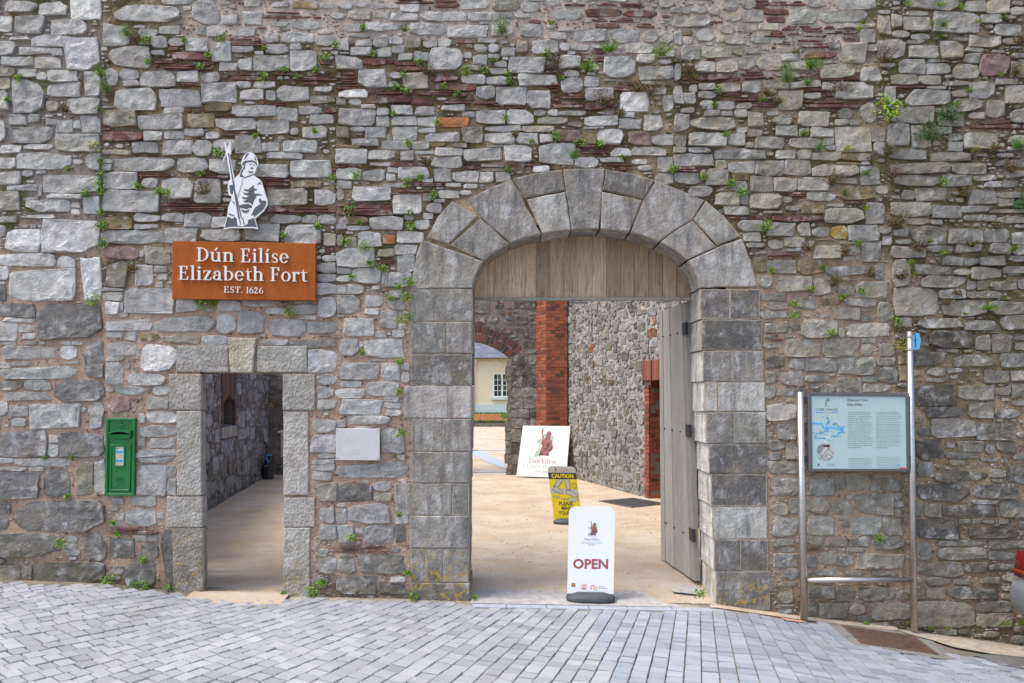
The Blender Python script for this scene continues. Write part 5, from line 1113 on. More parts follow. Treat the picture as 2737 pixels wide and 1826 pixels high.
for k in range(13):
    t0 = k/14; x = -4.9+(.17 if k % 2 else 0)
    while x < .4:
        w_ = .33; a = Vector((x, Y0-.47+t0*3.95, zt+.075+t0*rise)); L = 3.95/13.4
        m = MB(); c = [(a.x+.006, a.y, a.z), (a.x+w_-.006, a.y, a.z), (a.x+w_-.006, a.y+L, a.z+rise/13.4-.005), (a.x+.006, a.y+L, a.z+rise/13.4-.005)]
        m.add(c+[(p[0], p[1], p[2]+.025) for p in c], [(4, 5, 6, 7), (0, 1, 5, 4), (1, 2, 6, 5), (3, 0, 4, 7)], jcol((.12, .13, .17), rr, .3)); 
        m.build('slate', M['tint'], ro, center=True); x += w_
MB().tube([(hx0-.4, Y0-.52, zt), (hx1+.4, Y0-.52, zt)], .09, 8).build('gutter', M['panelframe'], house)
dp = hp(1265, 0, HD-.2).x
MB().tube([(dp+.25, Y0-.5, zt-.05), (dp+.1, Y0-.12, zt-.6), (dp, Y0-.1, zt-.9), (dp, Y0-.1, zb+.6)], .07, 8).build('downpipe', M['cream'], house)
MB().box((dp-.3, Y0-.12, zt-.95), (dp+.25, Y0-.01, zt-.6)).build('hopper', M['cream'], house)
wn_ = MB(); fw = .09
wn_.box((wx0, Y0-.03, wz0), (wx0+fw, Y0+.1, wz1)); wn_.box((wx1-fw, Y0-.03, wz0), (wx1, Y0+.1, wz1)); wn_.box((wx0+fw+.001, Y0-.028, wz0), (wx1-fw-.001, Y0+.1, wz0+fw)); wn_.box((wx0+fw+.001, Y0-.028, wz1-fw), (wx1-fw-.001, Y0+.1, wz1))
win = wn_.build('window', M['winwhite'], house)
mx = (wx0+wx1)/2; g = MB(); g.box((mx-.07, Y0-.02, wz0+fw), (mx+.07, Y0+.05, wz1-fw)); g.build('mullion', M['winwhite'], win)
g = MB()
for i in range(1, 4): z = wz0+fw+(wz1-wz0-2*fw)*i/4; g.box((wx0+fw, Y0-.01, z-.022), (wx1-fw, Y0+.04, z+.022))
for s0, s1 in ((wx0+fw, mx-.07), (mx+.07, wx1-fw)): g.box(((s0+s1)/2-.02, Y0-.013, wz0+fw), ((s0+s1)/2+.02, Y0+.043, wz1-fw))
g.build('glazing_bar', M['winwhite'], win)
MB().box((wx0+.02, Y0+.06, wz0+.02), (wx1-.02, Y0+.08, wz1-.02)).build('pane', M['glass'], win)
MB().box((wx0-.15, Y0-.15, wz0-.2), (wx1+.15, Y0-.005, wz0-.005)).build('sill', M['plinth'], house)
# low kerb wall and sloping lawn
KD = 52.0; ky = KD-8; kw = thing('low_stone_wall', 'low rough stone kerb wall under the orange bench, beyond the back arch', 'wall', (-2, ky, 0))
r = random.Random(6); x = -9
while x < 6:
    w_ = r.uniform(.25, .6); m = MB(); stone_mesh(m, [(x+.01, .0), (x+w_-.01, .0), (x+w_-.01, .27), (x+.01, .26)], Fr((0, ky, 0), (1, 0, 0)), .03, -.3, jcol((.16, .14, .12), r), r); m.build('stone', M['inner_dark'], kw, center=True); x += w_
MB().box((-9, ky+.02, 0), (6, ky+.35, .25)).build('wall_body', M['concrete'], kw)
lawn = sheet('lawn_bank', xr((-10, 8.1, .6)), xr((ky+.3, Y0+.1, .6)), lambda X, Y: .27+(Y-ky)/8*.52, simple('lawn_soil', (.08, .12, .03), .9, 0, 30, .5, .3))
gm = MB(); r = random.Random(9)
for _ in range(9000):
    a = r.uniform(-5.5, 1.2); b = r.uniform(ky+.3, Y0-.1); z = .25+(b-ky)/8*.52; h = r.uniform(.05, .16); dx = r.uniform(-.06, .06); wd = r.uniform(.012, .03)
    gm.add([(a-wd, b, z), (a+wd, b, z), (a+dx, b+r.uniform(-.05, .05), z+h)], [(0, 1, 2)], jcol((.13, .25, .035) if r.random() < .93 else (.6, .6, .5), r, .3))
tag(gm.build('grass', M['leaf'], None), 'bright green lawn grass between the bench and the cream house', 'grass', kind='stuff')
# bench
bn = thing('park_bench', 'long orange-brown slatted bench standing on the low wall before the cream house', 'bench', (-3, ky+.2, .26))
bxa, bxb = hp(1225, 0, 51.8).x, hp(1341, 0, 51.8).x; bxc = hp(1358, 0, 51.6).x
sb = .27
for k in range(4): MB().box((bxa, ky+.52+k*.012, sb+.27+k*.085), (bxb, ky+.55+k*.012, sb+.33+k*.085)).build('back_slat', M['benchwood'], bn, center=True)
for k in range(5): MB().box((bxa-.1, ky+.02+k*.1, sb+.2+.01*k), (bxc, ky+.1+k*.1, sb+.235+.01*k)).build('seat_slat', M['benchwood'], bn, center=True)
for xx in (bxa+.1, (bxa+bxb)/2, bxb-.05): MB().box((xx-.03, ky+.04, sb-.0), (xx+.03, ky+.5, sb+.195)).box((xx-.03, ky+.56, sb), (xx+.03, ky+.6, sb+.75)).build('leg', M['iron'], bn, center=True)
MB().box((bxb-.05, ky+.02, sb+.42), (bxb+.02, ky+.5, sb+.46)).build('armrest', M['iron'], bn)
# grey paving bands in the sand
def band(name, pts): tag(patch(name, pts, lambda X, Y: .014, M['kerb']), kind='structure')
def ya(px, py): return yard_at(px, py)
band('paving_band', [ya(1215, 1192), ya(1250, 1194), ya(1310, 1216), ya(1352, 1240), ya(1352, 1256), ya(1300, 1236), ya(1240, 1204)])
band('paving_band', [ya(1215, 1205.5), ya(1370, 1205.5), ya(1370, 1203.5), ya(1215, 1203.5)])
band('paving_band', [ya(1215, 1262), ya(1356, 1261), ya(1356, 1263.5), ya(1215, 1264.5)])
# young tree in the yard
tr = thing('bare_tree', 'thin young tree with sparse yellow-green leaf buds in front of the cream house window', 'tree', (hp(1372, 0, 44).x, 36, 0))
r = random.Random(12); tb = MB(); lv = MB(); base = Vector((hp(1372, 0, 44).x, 36, 0))
tb.tube([base, base+Vector((.05, 0, 1.6)), base+Vector((-.05, 0, 3.4)), base+Vector((-.25, 0, 5.0))], [.06, .05, .035, .012], 7)
for k in range(34):
    z = r.uniform(1.6, 4.9); a = r.uniform(0, 6.28); L = r.uniform(.7, 1.7)*(1 if math.cos(a) < 0 else .7); p = base+Vector((-.05, 0, z)); pts = [p]
    d = Vector((math.cos(a), math.sin(a)*.6, r.uniform(-.1, .5)))
    for j in range(5): d = (d+Vector((r.uniform(-.25, .25), r.uniform(-.2, .2), r.uniform(-.2, .25)))).normalized(); p = p+d*L/5; pts.append(p)
    tb.tube(pts, [.016, .013, .01, .008, .006, .004], 4)
    for q in pts[1:]:
        for _ in range(4):
            c = q+Vector((r.uniform(-.1, .1), r.uniform(-.1, .1), r.uniform(-.1, .1))); s = r.uniform(.02, .045); u = Vector((r.uniform(-1, 1), r.uniform(-1, 1), r.uniform(-1, 1))).normalized(); v = u.cross(Vector((.3, .5, .8))).normalized()
            lv.add([c-u*s, c+v*s*.5, c+u*s, c-v*s*.5], [(0, 1, 2, 3)], jcol((.30, .33, .07), r, .3))
tb.build('trunk', simple('bark', (.14, .11, .08), .9), tr); tag(lv.build('leaf_bud', M['leaf'], tr), kind='stuff')
# ---------------- lettering ----------------
TK, TN, XH = .155, .05, .69
def g_stem(x, y0, y1, w=TK): return [(x-w/2, y0), (x+w/2, y0), (x+w/2, y1), (x-w/2, y1)]
def g_serif(x, y, L=.17, h=.05, up=True, left=True, right=True):
    a = x-(L if left else TK/2); b = x+(L if right else TK/2); return [(a, y), (b, y), (b, y+(h if up else -h)), (a, y+(h if up else -h))]
def g_arc(cx, cy, rx, ry, a0, a1, tk=TK, tn=TN, n=14):
    out = []; inn = []
    for t in np.linspace(R(a0), R(a1), n):
        c, s = math.cos(t), math.sin(t); out.append((cx+rx*c, cy+ry*s)); inn.append((cx+(rx-tk)*c, cy+(ry-tn)*s))
    return [[out[i], out[i+1], inn[i+1], inn[i]] for i in range(n-1)]
def g_diag(x0, y0, x1, y1, w): d = Vector((x1-x0, y1-y0)).normalized(); p = Vector((-d.y, d.x))*w/2; return [(x0-p.x, y0-p.y), (x1-p.x, y1-p.y), (x1+p.x, y1+p.y), (x0+p.x, y0+p.y)]
def rect(x0, y0, x1, y1): return [(x0, y0), (x1, y0), (x1, y1), (x0, y1)]
def glyph(c):
    acc = [[(0, 0), (.09, 0), (.24, .2), (.1, .2)]]
    if c == 'D': return [g_stem(.2, 0, 1), rect(.02, 0, .32, .05), rect(.02, .95, .32, 1)]+g_arc(.3, .5, .55, .5, -90, 90), .92
    if c in 'EF':
        P = [g_stem(.2, 0, 1), rect(.02, .95, .66, 1), rect(.26, .485, .52, .53), [(.60, .74), (.66, .74), (.66, .95), (.54, .95)], rect(.49, .38, .53, .64)]
        if c == 'E': P += [rect(.02, 0, .70, .05), [(.58, .05), (.70, .05), (.71, .28), (.66, .28)]]
        else: P += [rect(.02, 0, .40, .05)]
        return P, (.80 if c == 'E' else .74)
    if c == 'T': return [g_stem(.38, 0, 1), rect(.2, 0, .56, .05), rect(.02, .95, .74, 1), [(.02, .72), (.07, .72), (.13, .95), (.02, .95)], [(.69, .72), (.74, .72), (.74, .95), (.63, .95)]], .80
    if c == 'I': return [g_stem(.2, 0, 1), rect(.02, 0, .38, .05), rect(.02, .95, .38, 1)], .44
    if c == 'l': return [g_stem(.2, 0, 1.05), rect(.03, 0, .37, .045), [(.02, .98), (.13, .98), (.13, 1.05), (.02, 1.03)]], .42
    if c in 'ií':
        P = [g_stem(.2, 0, XH), rect(.03, 0, .37, .045), [(.02, XH-.07), (.13, XH-.07), (.13, XH), (.02, XH-.02)]]
        if c == 'i': P += g_arc(.2, .9, .1, .1, 0, 360, .1, .1, 11)
        else: P += [[(x+.12, y+.8) for x, y in acc[0]]]
        return P, .42
    if c in 'uú':
        P = [g_stem(.17, .16, XH), g_stem(.62, .045, XH), [(.0, XH-.05), (.1, XH-.05), (.1, XH), (.0, XH)], [(.45, XH-.05), (.55, XH-.05), (.55, XH), (.45, XH)], rect(.54, 0, .80, .045)]+g_arc(.38, .2, .2875, .21, 180, 320, .155, .09)
        if c == 'ú': P += [[(x+.32, y+.8) for x, y in acc[0]]]
        return P, .84
    if c in 'nh':
        P = [g_stem(.18, .045, XH if c == 'n' else 1.05), rect(.02, 0, .35, .045), g_stem(.62, .045, XH-.2), rect(.46, 0, .8, .045)]+g_arc(.41, XH-.2, .2875, .21, 0, 150, .155, .08)
        y = XH if c == 'n' else 1.05; P += [[(.01, y-.06), (.11, y-.06), (.11, y), (.01, y-.02)]]
        return P, .84
    if c == 'r': return [g_stem(.18, .045, XH), rect(.02, 0, .38, .045), [(.01, XH-.06), (.11, XH-.06), (.11, XH), (.01, XH-.02)]]+g_arc(.42, XH-.17, .18, .18, 60, 160, .1, .06, 8)+g_arc(.49, XH-.09, .09, .09, 0, 360, .09, .09, 9), .60
    if c == 'o': return g_arc(.36, XH/2, .34, XH/2+.015, 0, 360, TK, TN, 24), .74
    if c == 'e': return g_arc(.35, XH/2, .33, XH/2+.015, 0, 325, TK, TN, 22)+[rect(.16, XH/2-.01, .54, XH/2+.03)], .72
    if c == 'a': return [g_stem(.50, .05, XH-.16), rect(.55, 0, .70, .045), rect(.43, 0, .58, .06)]+g_arc(.34, XH-.19, .235, .2, 0, 160, .15, .05, 10)+g_arc(.15, XH-.2, .075, .075, 0, 360, .075, .075, 9)+g_arc(.27, .2, .25, .2, 60, 330, .14, .05, 14), .72
    if c == 'b': return [g_stem(.18, 0, 1.05), [(.01, .98), (.11, .98), (.11, 1.05), (.01, 1.03)]]+g_arc(.37, XH/2, .36, XH/2+.01, -130, 130, TK, TN, 18), .78
    if c == 't': return [g_stem(.22, .14, XH), rect(.02, XH-.05, .46, XH), [(.145, XH), (.22, XH), (.22, XH+.2), (.19, XH+.2)]]+g_arc(.34, .16, .2, .17, 180, 320, .15, .06, 9), .50
    if c == 'z': return [rect(.04, XH-.05, .58, XH), rect(.03, 0, .6, .05), g_diag(.13, .04, .5, XH-.04, .15), [(.04, XH-.2), (.08, XH-.2), (.13, XH-.05), (.04, XH-.05)], [(.5, .05), (.6, .05), (.61, .22), (.57, .22)]], .66
    if c == 's': return g_arc(.29, XH*.73, .2, XH*.27+.01, 40, 250, .11, .05, 12)+g_arc(.3, XH*.26, .22, XH*.26+.01, -140, 75, .11, .05, 13)+[g_diag(.2, XH*.5+.045, .4, XH*.5-.045, .12), rect(.07, .02, .1, .2), rect(.44, XH-.19, .47, XH)], .58
    if c == 'S': return g_arc(.34, .73, .24, .27, 35, 260, .14, .06, 12)+g_arc(.36, .27, .27, .27, -145, 80, .14, .06, 13)+[g_diag(.22, .56, .5, .43, .15), rect(.06, .02, .1, .26), rect(.53, .76, .57, .99)], .72
    if c == '1': return [g_stem(.2, 0, 1), rect(.04, 0, .36, .05), rect(.04, .95, .36, 1)], .42
    if c == '6': return g_arc(.35, .31, .32, .32, 0, 360, TK, TN, 22)+[[(.04, .36), (.18, .42), (.34, .8), (.56, 1), (.5, 1.0), (.2, .82)]], .72
    if c == '2': return g_arc(.31, .72, .26, .28, -30, 180, TK, TN, 13)+[g_diag(.08, .08, .46, .58, .1), rect(.03, 0, .62, .12), [(.56, .12), (.62, .12), (.63, .26), (.6, .26)]]+g_arc(.12, .72, .08, .08, 0, 360, .08, .08, 8), .70
    if c == '.': return g_arc(.12, .09, .09, .09, 0, 360, .09, .09, 9), .24
    return [], .30
def serif_text(txt, fr, x, y, width, matl, parent, capscale=None, n0=.0, n1=.012, name='letter', joined=False, sx=1.0):
    """words cut in an antiqua face; centred on x, baseline y, set to the given width"""
    adv = []; cur = 0
    for ch in txt: P, a = glyph(ch); adv.append((ch, cur, P)); cur += a*sx+.045
    cap = capscale or width/cur; k = width/cur; m = MB(); outs = []
    for ch, x0, P in adv:
        if not P: continue
        if not joined: m = MB()
        for i, p in enumerate(P):
            q = [(x-width/2+(x0+px*sx)*k, y+py*cap) for px, py in p]
            if len(q) > 2: prism(m, q, fr, n0, n1+(i % 7)*.00012*(1 if not joined else .6))
        if not joined: o = m.build(name, matl, parent, center=True); outs.append(o)
    if joined: outs.append(m.build(name, matl, parent))
    return outs
_tc = {}
def sans(txt, fr, x, y, h, matl, parent, width=None, n1=.0015, align='CENTER', name='lettering', bold=0.0, spacing=1.0, line=1.0):
    cu = bpy.data.curves.new(name, 'FONT'); cu.body = txt; cu.size = 1; cu.offset = bold; cu.align_x = 'LEFT'; cu.resolution_u = 2; cu.space_line = line; cu.space_character = spacing
    t = bpy.data.objects.new('tmp', cu); C.objects.link(t)
    me = bpy.data.meshes.new_from_object(t); bpy.data.objects.remove(t); bpy.data.curves.remove(cu)
    if len(me.vertices) == 0: return None
    v = np.array([q.co[:] for q in me.vertices]); fs = [tuple(p.vertices) for p in me.polygons]; bpy.data.meshes.remove(me)
    k = h/.73; sx = k
    wd = (v[:, 0].max()-v[:, 0].min())*k
    if width: sx = k*width/wd; wd = width
    xo = x-(wd/2 if align == 'CENTER' else 0)-v[:, 0].min()*sx
    vs = [fr(xo+a*sx, y+b*k, n1) for a, b, _ in v]
    m = MB(); m.add(vs, fs)
    return m.build(name, matl, parent)
def flat(poly, fr, matl, parent, name, n1=.001, n0=None):
    m = MB()
    if sum(poly[i][0]*poly[(i+1) % len(poly)][1]-poly[(i+1) % len(poly)][0]*poly[i][1] for i in range(len(poly))) < 0: poly = poly[::-1]
    if n0 is None: m.add([fr(a, b, n1) for a, b in poly], [tuple(range(len(poly)))])
    else: prism(m, poly, fr, n0, n1)
    return m.build(name, matl, parent)
def rrect(x0, y0, x1, y1, r, corners=(1, 1, 1, 1), n=6):
    out = []
    for k, (cx, cy, a) in enumerate(((x1-r, y0+r, -90), (x1-r, y1-r, 0), (x0+r, y1-r, 90), (x0+r, y0+r, 180))):
        if corners[k]: out += [(cx+r*math.cos(R(a+90*i/n)), cy+r*math.sin(R(a+90*i/n))) for i in range(n+1)]
        else: out.append(((x1, y0), (x1, y1), (x0, y1), (x0, y0))[k])
    return out
# ---------------- the halberdier emblem ----------------
EMB_OUT = [(527,880),(540,820),(552,775),(560,735),(563,690),(575,655),(592,620),(596,585),(572,570),(564,535),(562,490),(570,445),(578,436),(588,432),(548,205),(518,277),(514,270),(545,196),(530,98),(536,98),(560,165),(583,92),(588,92),(590,205),(577,210),(622,432),(640,405),(665,385),(682,350),(695,322),(680,298),(684,272),(697,235),(722,202),(757,188),(795,202),(820,240),(834,290),(828,315),(815,328),(810,360),(792,388),(802,402),(850,435),(868,465),(878,500),(896,560),(915,615),(917,655),(885,712),(805,782),(831,877),(790,866),(577,866)]
EMB_WHITE = [(561,757),(571,700),(600,640),(606,590),(572,560),(570,480),(590,440),(620,440),(648,405),(690,395),(720,408),(800,392),(845,430),(866,478),(905,618),(906,650),(860,700),(795,762),(745,800),(735,840),(715,852),(650,835),(645,800),(620,770)]
EMB_DARK = [
 [(536,868),(560,762),(590,778),(612,782),(618,765),(645,782),(642,800),(652,845),(700,850),(716,842),(740,830),(742,795),(797,775),(822,862),(790,855),(575,855)],
 [(668,408),(676,372),(690,345),(706,318),(706,345),(686,385),(700,400),(712,412),(790,384),(795,392),(760,408),(716,420)],
 [(700,520),(745,522),(790,485),(800,490),(793,508),(830,525),(800,535),(800,560),(840,560),(880,575),(862,575),(818,578),(812,600),(796,620),(782,665),(760,640),(720,640),(695,625),(715,622),(740,612),(705,610),(683,590),(730,592),(755,580),(715,570),(694,548),(735,555),(752,545),(715,535)],
 [(665,665),(700,655),(745,650),(780,668),(776,688),(745,690),(730,700),(710,692),(678,690),(680,700),(720,712),(760,700),(742,730),(715,735),(690,722)],
 [(822,492),(834,465),(850,455),(868,480),(858,482),(846,470),(832,482)],
 [(838,608),(856,604),(868,622),(890,620),(905,628),(905,655),(880,700),(800,768),(790,748),(770,760),(782,730),(800,690),(838,660),(858,650),(845,640)],
 [(596,620),(622,640),(626,660),(600,630)],
 [(577,485),(605,480),(618,500),(612,540),(605,570),(585,560),(580,520)],
 [(570,735),(600,745),(622,750),(620,760),(590,755),(570,745)],
 [(563,195),(572,195),(672,782),(662,790),(655,775)],
 [(607,435),(618,445),(628,500),(622,505)],
 [(629,560),(640,555),(690,778),(682,784)],
 [(688,300),(700,278),(722,266),(780,262),(815,275),(826,300),(818,312),(806,290),(780,278),(735,282),(714,298),(706,312)],
 [(706,300),(716,296),(718,330),(712,345),(706,330)],
 [(752,300),(775,292),(782,298),(762,308)], [(788,298),(806,300),(806,310),(790,306)], [(762,330),(775,322),(796,330),(782,342),(766,338)], [(740,355),(760,362),(795,360),(782,376),(755,376)],
 [(727,205),(757,196),(722,242),(712,260),(706,258)],[(787,205),(812,240),(820,272),(806,262),(800,230)],
 [(652,590),(700,420),(704,422),(656,592)],
 [(664,790),(672,788),(680,835),(672,838)],[(690,775),(700,780),(716,835),(706,838)]]
EMB_LIMBS = [(548,166,590,110,10),(520,272,575,188,9)]
def emblem(fr, x, y, k, parent, out, dark, n=.0, halo=None, thick=None, body=None, eps=.0006, dep=.02):
    T = lambda p: (x+(p[0]-680)*k, y-(p[1]-880)*k)
    if out is not None:
        m = MB(); prism(m, [T(p) for p in EMB_OUT], fr, n-dep, n); m.build('emblem_board' if thick else 'emblem_ground', out, parent)
    if body is not None: flat([T(p) for p in EMB_OUT], fr, body, parent, 'emblem_figure', n+eps)
    m = MB()
    for i, q in enumerate(EMB_DARK):
        pp = [T(p) for p in q]
        if sum(pp[j][0]*pp[(j+1) % len(pp)][1]-pp[(j+1) % len(pp)][0]*pp[j][1] for j in range(len(pp))) < 0: pp = pp[::-1]
        m.add([fr(a, b, n+eps*2+i*eps*.08) for a, b in pp], [tuple(range(len(pp)))])
    for i in range(7):                        # rivets of the helmet brim
        a = R(150-20*i); cx, cy = 757+52*math.cos(a)*1.0, 268-22*math.sin(a)
        m.add([fr(*T((cx+3.4*math.cos(t), cy+3.4*math.sin(t))), n+eps*4) for t in np.linspace(0, 6.28, 7)[:-1][::-1]], [tuple(range(6))])
    m.build('emblem_shading', dark, parent)
# cut-out figure over the sign
sp = lambda zx, zy: (wx(440+zx/3.336)*.989, EYE+(wz(350+zy/3.336)-EYE)*.989)   # the sign stands 9 cm off the wall
cut = thing('soldier_cutout', 'white and slate-grey cut-out of a helmeted soldier holding a pole weapon', 'emblem', (*[wx(440+680/3.336)], -.08, wz(350+880/3.336)))
ex, ez = sp(680, 880); kE = .989/3.336/PM
emblem(Fr((0, -.085, 0), (1, 0, 0)), ex, ez, kE, cut, M['white'], M['slate_grey'], thick=True, dep=.022)
for dx in (600, 760):
    a, b = sp(dx, 700); MB().tube([(a, -.06, b), (a, .02, b)], .008, 6).build('standoff', M['iron'], cut)
# rusty sign
s00, s10, s11, s01 = sp(67, 1498), sp(1344, 1512), sp(1347, 1004), sp(70, 982)
sg = thing('rusty_sign', 'rust-brown steel sign with raised pale lettering and the year 1626', 'sign', ((s00[0]+s10[0])/2, -.09, s00[1]))
sf = Fr((0, -.09, 0), (1, 0, -.0118), (.002, 0, 1))
m = MB(); prism(m, [s00, s10, s11, s01], FW, .045, .09, (.4, .1, .02), bev=.003); m.build('panel', M['rust'], sg)
sgf = Fr((0, -.0905, 0), (1, 0, -.0155)); 
def sl(zx, zy): p = sp(zx, zy); return (p[0], p[1]+.0155*p[0]) if True else p
for txt, xa_, xb_, yb in (('Dún', 292, 634, 1168), ('Eilíse', 684, 1120, 1178), ('Elizabeth', 130, 900, 1335), ('Fort', 947, 1284, 1345)):
    a, b = sl(xa_, yb), sl(xb_, yb); serif_text(txt, sgf, (a[0]+b[0])/2, sp((xa_+xb_)/2, yb)[1]+.0155*(a[0]+b[0])/2, b[0]-a[0], M['letter'], sg, capscale=122*kE, n0=.008, n1=.02)
for txt, xa_, xb_, yb in (('EST.', 532, 704, 1446), ('1626', 732, 888, 1452)):
    a, b = sl(xa_, yb), sl(xb_, yb); serif_text(txt, sgf, (a[0]+b[0])/2, sp((xa_+xb_)/2, yb)[1]+.0155*(a[0]+b[0])/2, b[0]-a[0], M['letter'], sg, capscale=56*kE, n0=.008, n1=.016)
# steel plaque
pq = thing('steel_plaque', 'blank-looking brushed steel plaque screwed to the wall between the doorway and the gateway', 'plaque', (wx(958), -.035, wz(1230)))
c4 = [(wx(900), wz(1229)), (wx(1017), wz(1230)), (wx(1016.5), wz(1146)), (wx(900.5), wz(1145))]
m = MB(); prism(m, c4, FW, .02, .045, bev=.002); m.build('plate', M['plate'], pq)
for a, b in ((904, 1225), (1013, 1226), (904, 1149), (1012, 1150)): m = MB(); prism(m, [(wx(a)+.006*math.cos(t), wz(b)+.006*math.sin(t)) for t in np.linspace(0, 6.28, 9)[:-1]], FW, .045, .049); m.build('screw', M['panelframe'], pq, center=True)
r = random.Random(77); m = MB()               # faint engraved lines
for k in range(15):
    y0 = wz(1156+k*4.4); x0 = wx(906+(0)); x1 = wx(906+r.uniform(38, 62))
    m.add([FW(x0, y0, .0455), FW(x1, y0, .0455), FW(x1, y0+.0035, .0455), FW(x0, y0+.0035, .0455)], [(0, 1, 2, 3)])
m.build('engraving', simple('engraving', (.54, .53, .53), .6), pq)
# ---------------- green wall post box ----------------
bz = lambda zx, zy: (wx(260+zx/6.03), wz(1090+zy/6.03)); kB = 1/6.03/PM
pb = thing('post_box', 'green cast iron post box let into the wall, with a white notice behind its frame', 'post box', (wx(325), -.03, wz(1324)))
outer = [bz(152, 1412), bz(625, 1412), bz(640, 168), bz(172, 165)]
def ringp(o, i, n0, n1, name):
    m = MB()
    for k in range(4): a, b = k, (k+1) % 4; prism(m, [o[a], o[b], i[b], i[a]], FW, n0, n1+k*.0002, bev=.0015)
    return m.build(name, M['green'], pb)
i1 = [bz(190, 1375), bz(590, 1375), bz(603, 205), bz(208, 205)]; i2 = [bz(205, 1350), bz(575, 1350), bz(590, 215), bz(218, 215)]
m = MB(); prism(m, outer, FW, -.02, .024, bev=.003); m.build('back_plate', M['green'], pb)
ringp(outer, i1, .024, .042, 'outer_frame'); ringp(i1, i2, .024, .033, 'inner_moulding')
d0 = [bz(228, 1338), bz(552, 1338), bz(570, 590), bz(240, 590)]; d1 = [bz(250, 1312), bz(535, 1312), bz(550, 622), bz(262, 622)]
m = MB(); prism(m, d0, FW, .024, .030, bev=.002); dr = m.build('door', M['green'], pb)
m = MB()
for k in range(4): a, b = k, (k+1) % 4; prism(m, [d0[a], d0[b], d1[b], d1[a]], FW, .030, .038+k*.0002, bev=.0015)
m.build('door_moulding', M['green'], dr)
# aperture with its hood
m = MB(); prism(m, [bz(262, 470), bz(545, 470), bz(545, 425), bz(262, 425)], FW, .024, .048, bev=.002); prism(m, [bz(245, 488), bz(572, 488), bz(572, 466), bz(245, 466)], FW, .024, .055, bev=.002)
prism(m, [bz(235, 470), bz(258, 470), bz(258, 400), bz(215, 405)], FW, .024, .052, bev=.002); prism(m, [bz(548, 470), bz(582, 455), bz(590, 370), bz(548, 400)], FW, .024, .052, bev=.002)
hood = [bz(205, 415), bz(250, 388), bz(320, 372), bz(400, 364), bz(490, 370), bz(540, 388), bz(600, 362), bz(590, 392), bz(550, 412), bz(530, 400), bz(480, 386), bz(400, 380), bz(320, 388), bz(270, 404), bz(225, 422)]
prism(m, hood, FW, .024, .075); m.build('slot_hood', M['green'], pb)
flat([bz(268, 424), bz(540, 424), bz(530, 400), bz(480, 382), bz(400, 376), bz(320, 384), bz(272, 402)], FW, M['void'], pb, 'slot', .026)
m = MB()                                      # cast crown and royal cypher
prism(m, [bz(372, 300), bz(440, 300), bz(455, 272), bz(425, 262), bz(410, 240), bz(395, 240), bz(380, 262), bz(355, 272)], FW, .024, .034, bev=.002)
prism(m, [bz(400, 240), bz(410, 240), bz(410, 222), bz(400, 222)], FW, .024, .032); m.build('cast_crown', M['green'], pb)
sans('E', FW, bz(290, 0)[0], bz(0, 345)[1], 80*kB, M['green'], pb, n1=.0275, bold=.03, name='cast_letter'); sans('R', FW, bz(522, 0)[0], bz(0, 330)[1], 70*kB, M['green'], pb, n1=.0275, bold=.03, name='cast_letter'); sans('VII', FW, bz(405, 0)[0], bz(0, 345)[1], 32*kB, M['green'], pb, n1=.0275, bold=.02, name='cast_letter')
f0 = [bz(300, 945), bz(468, 945), bz(478, 612), bz(312, 612)]; f1 = [bz(315, 922), bz(450, 922), bz(455, 628), bz(322, 628)]
m = MB()
for k in range(4): a, b = k, (k+1) % 4; prism(m, [f0[a], f0[b], f1[b], f1[a]], FW, .030, .040+k*.0002, bev=.0012)
m.build('notice_frame', M['green'], dr)
nt1 = flat(f1, FW, M['notice'], pb, 'notice', .032)
m = MB()
for y0, y1, xa_, xb_ in ((646, 670, 332, 366), (692, 725, 330, 440), (836, 872, 328, 436)): prism(m, [bz(xa_, y1), bz(xb_, y1), bz(xb_, y0), bz(xa_, y0)], FW, .032, .0328)
m.build('blue_print', M['blue'], nt1)
m = MB()
for y in (742, 756, 772, 790, 812, 884, 898): prism(m, [bz(345, y+3), bz(425, y+3), bz(425, y), bz(345, y)], FW, .032, .0326)
m.build('small_print', M['softink'], nt1)
flat([bz(330+11*math.cos(t)+8, 1025+14*math.sin(t)) for t in np.linspace(0, 6.28, 10)[:-1]]+[], FW, M['void'], dr, 'keyhole', .0312)
m = MB()
for p in g_arc(0, 0, 1, 1, 20, 340, .16, .16, 16)+[[(x*.52-.1, y*.52+.2) for x, y in q] for q in g_arc(0, 0, 1, 1, 0, 360, .3, .3, 14)]+[[(x*.5+.3, y*.5+.15) for x, y in q] for q in g_arc(0, 0, 1, 1, 0, 300, .3, .3, 14)]:
    c = bz(400, 1175); prism(m, [(c[0]+a*75*kB, c[1]+b*72*kB) for a, b in p], FW, .030, .0345)
m.build('cast_cypher', M['green'], dr)
m = MB(); prism(m, [bz(268, 1275), bz(335, 1275), bz(348, 1258), bz(268, 1258)], FW, .030, .037); m.build('maker_tab', M['green'], dr)
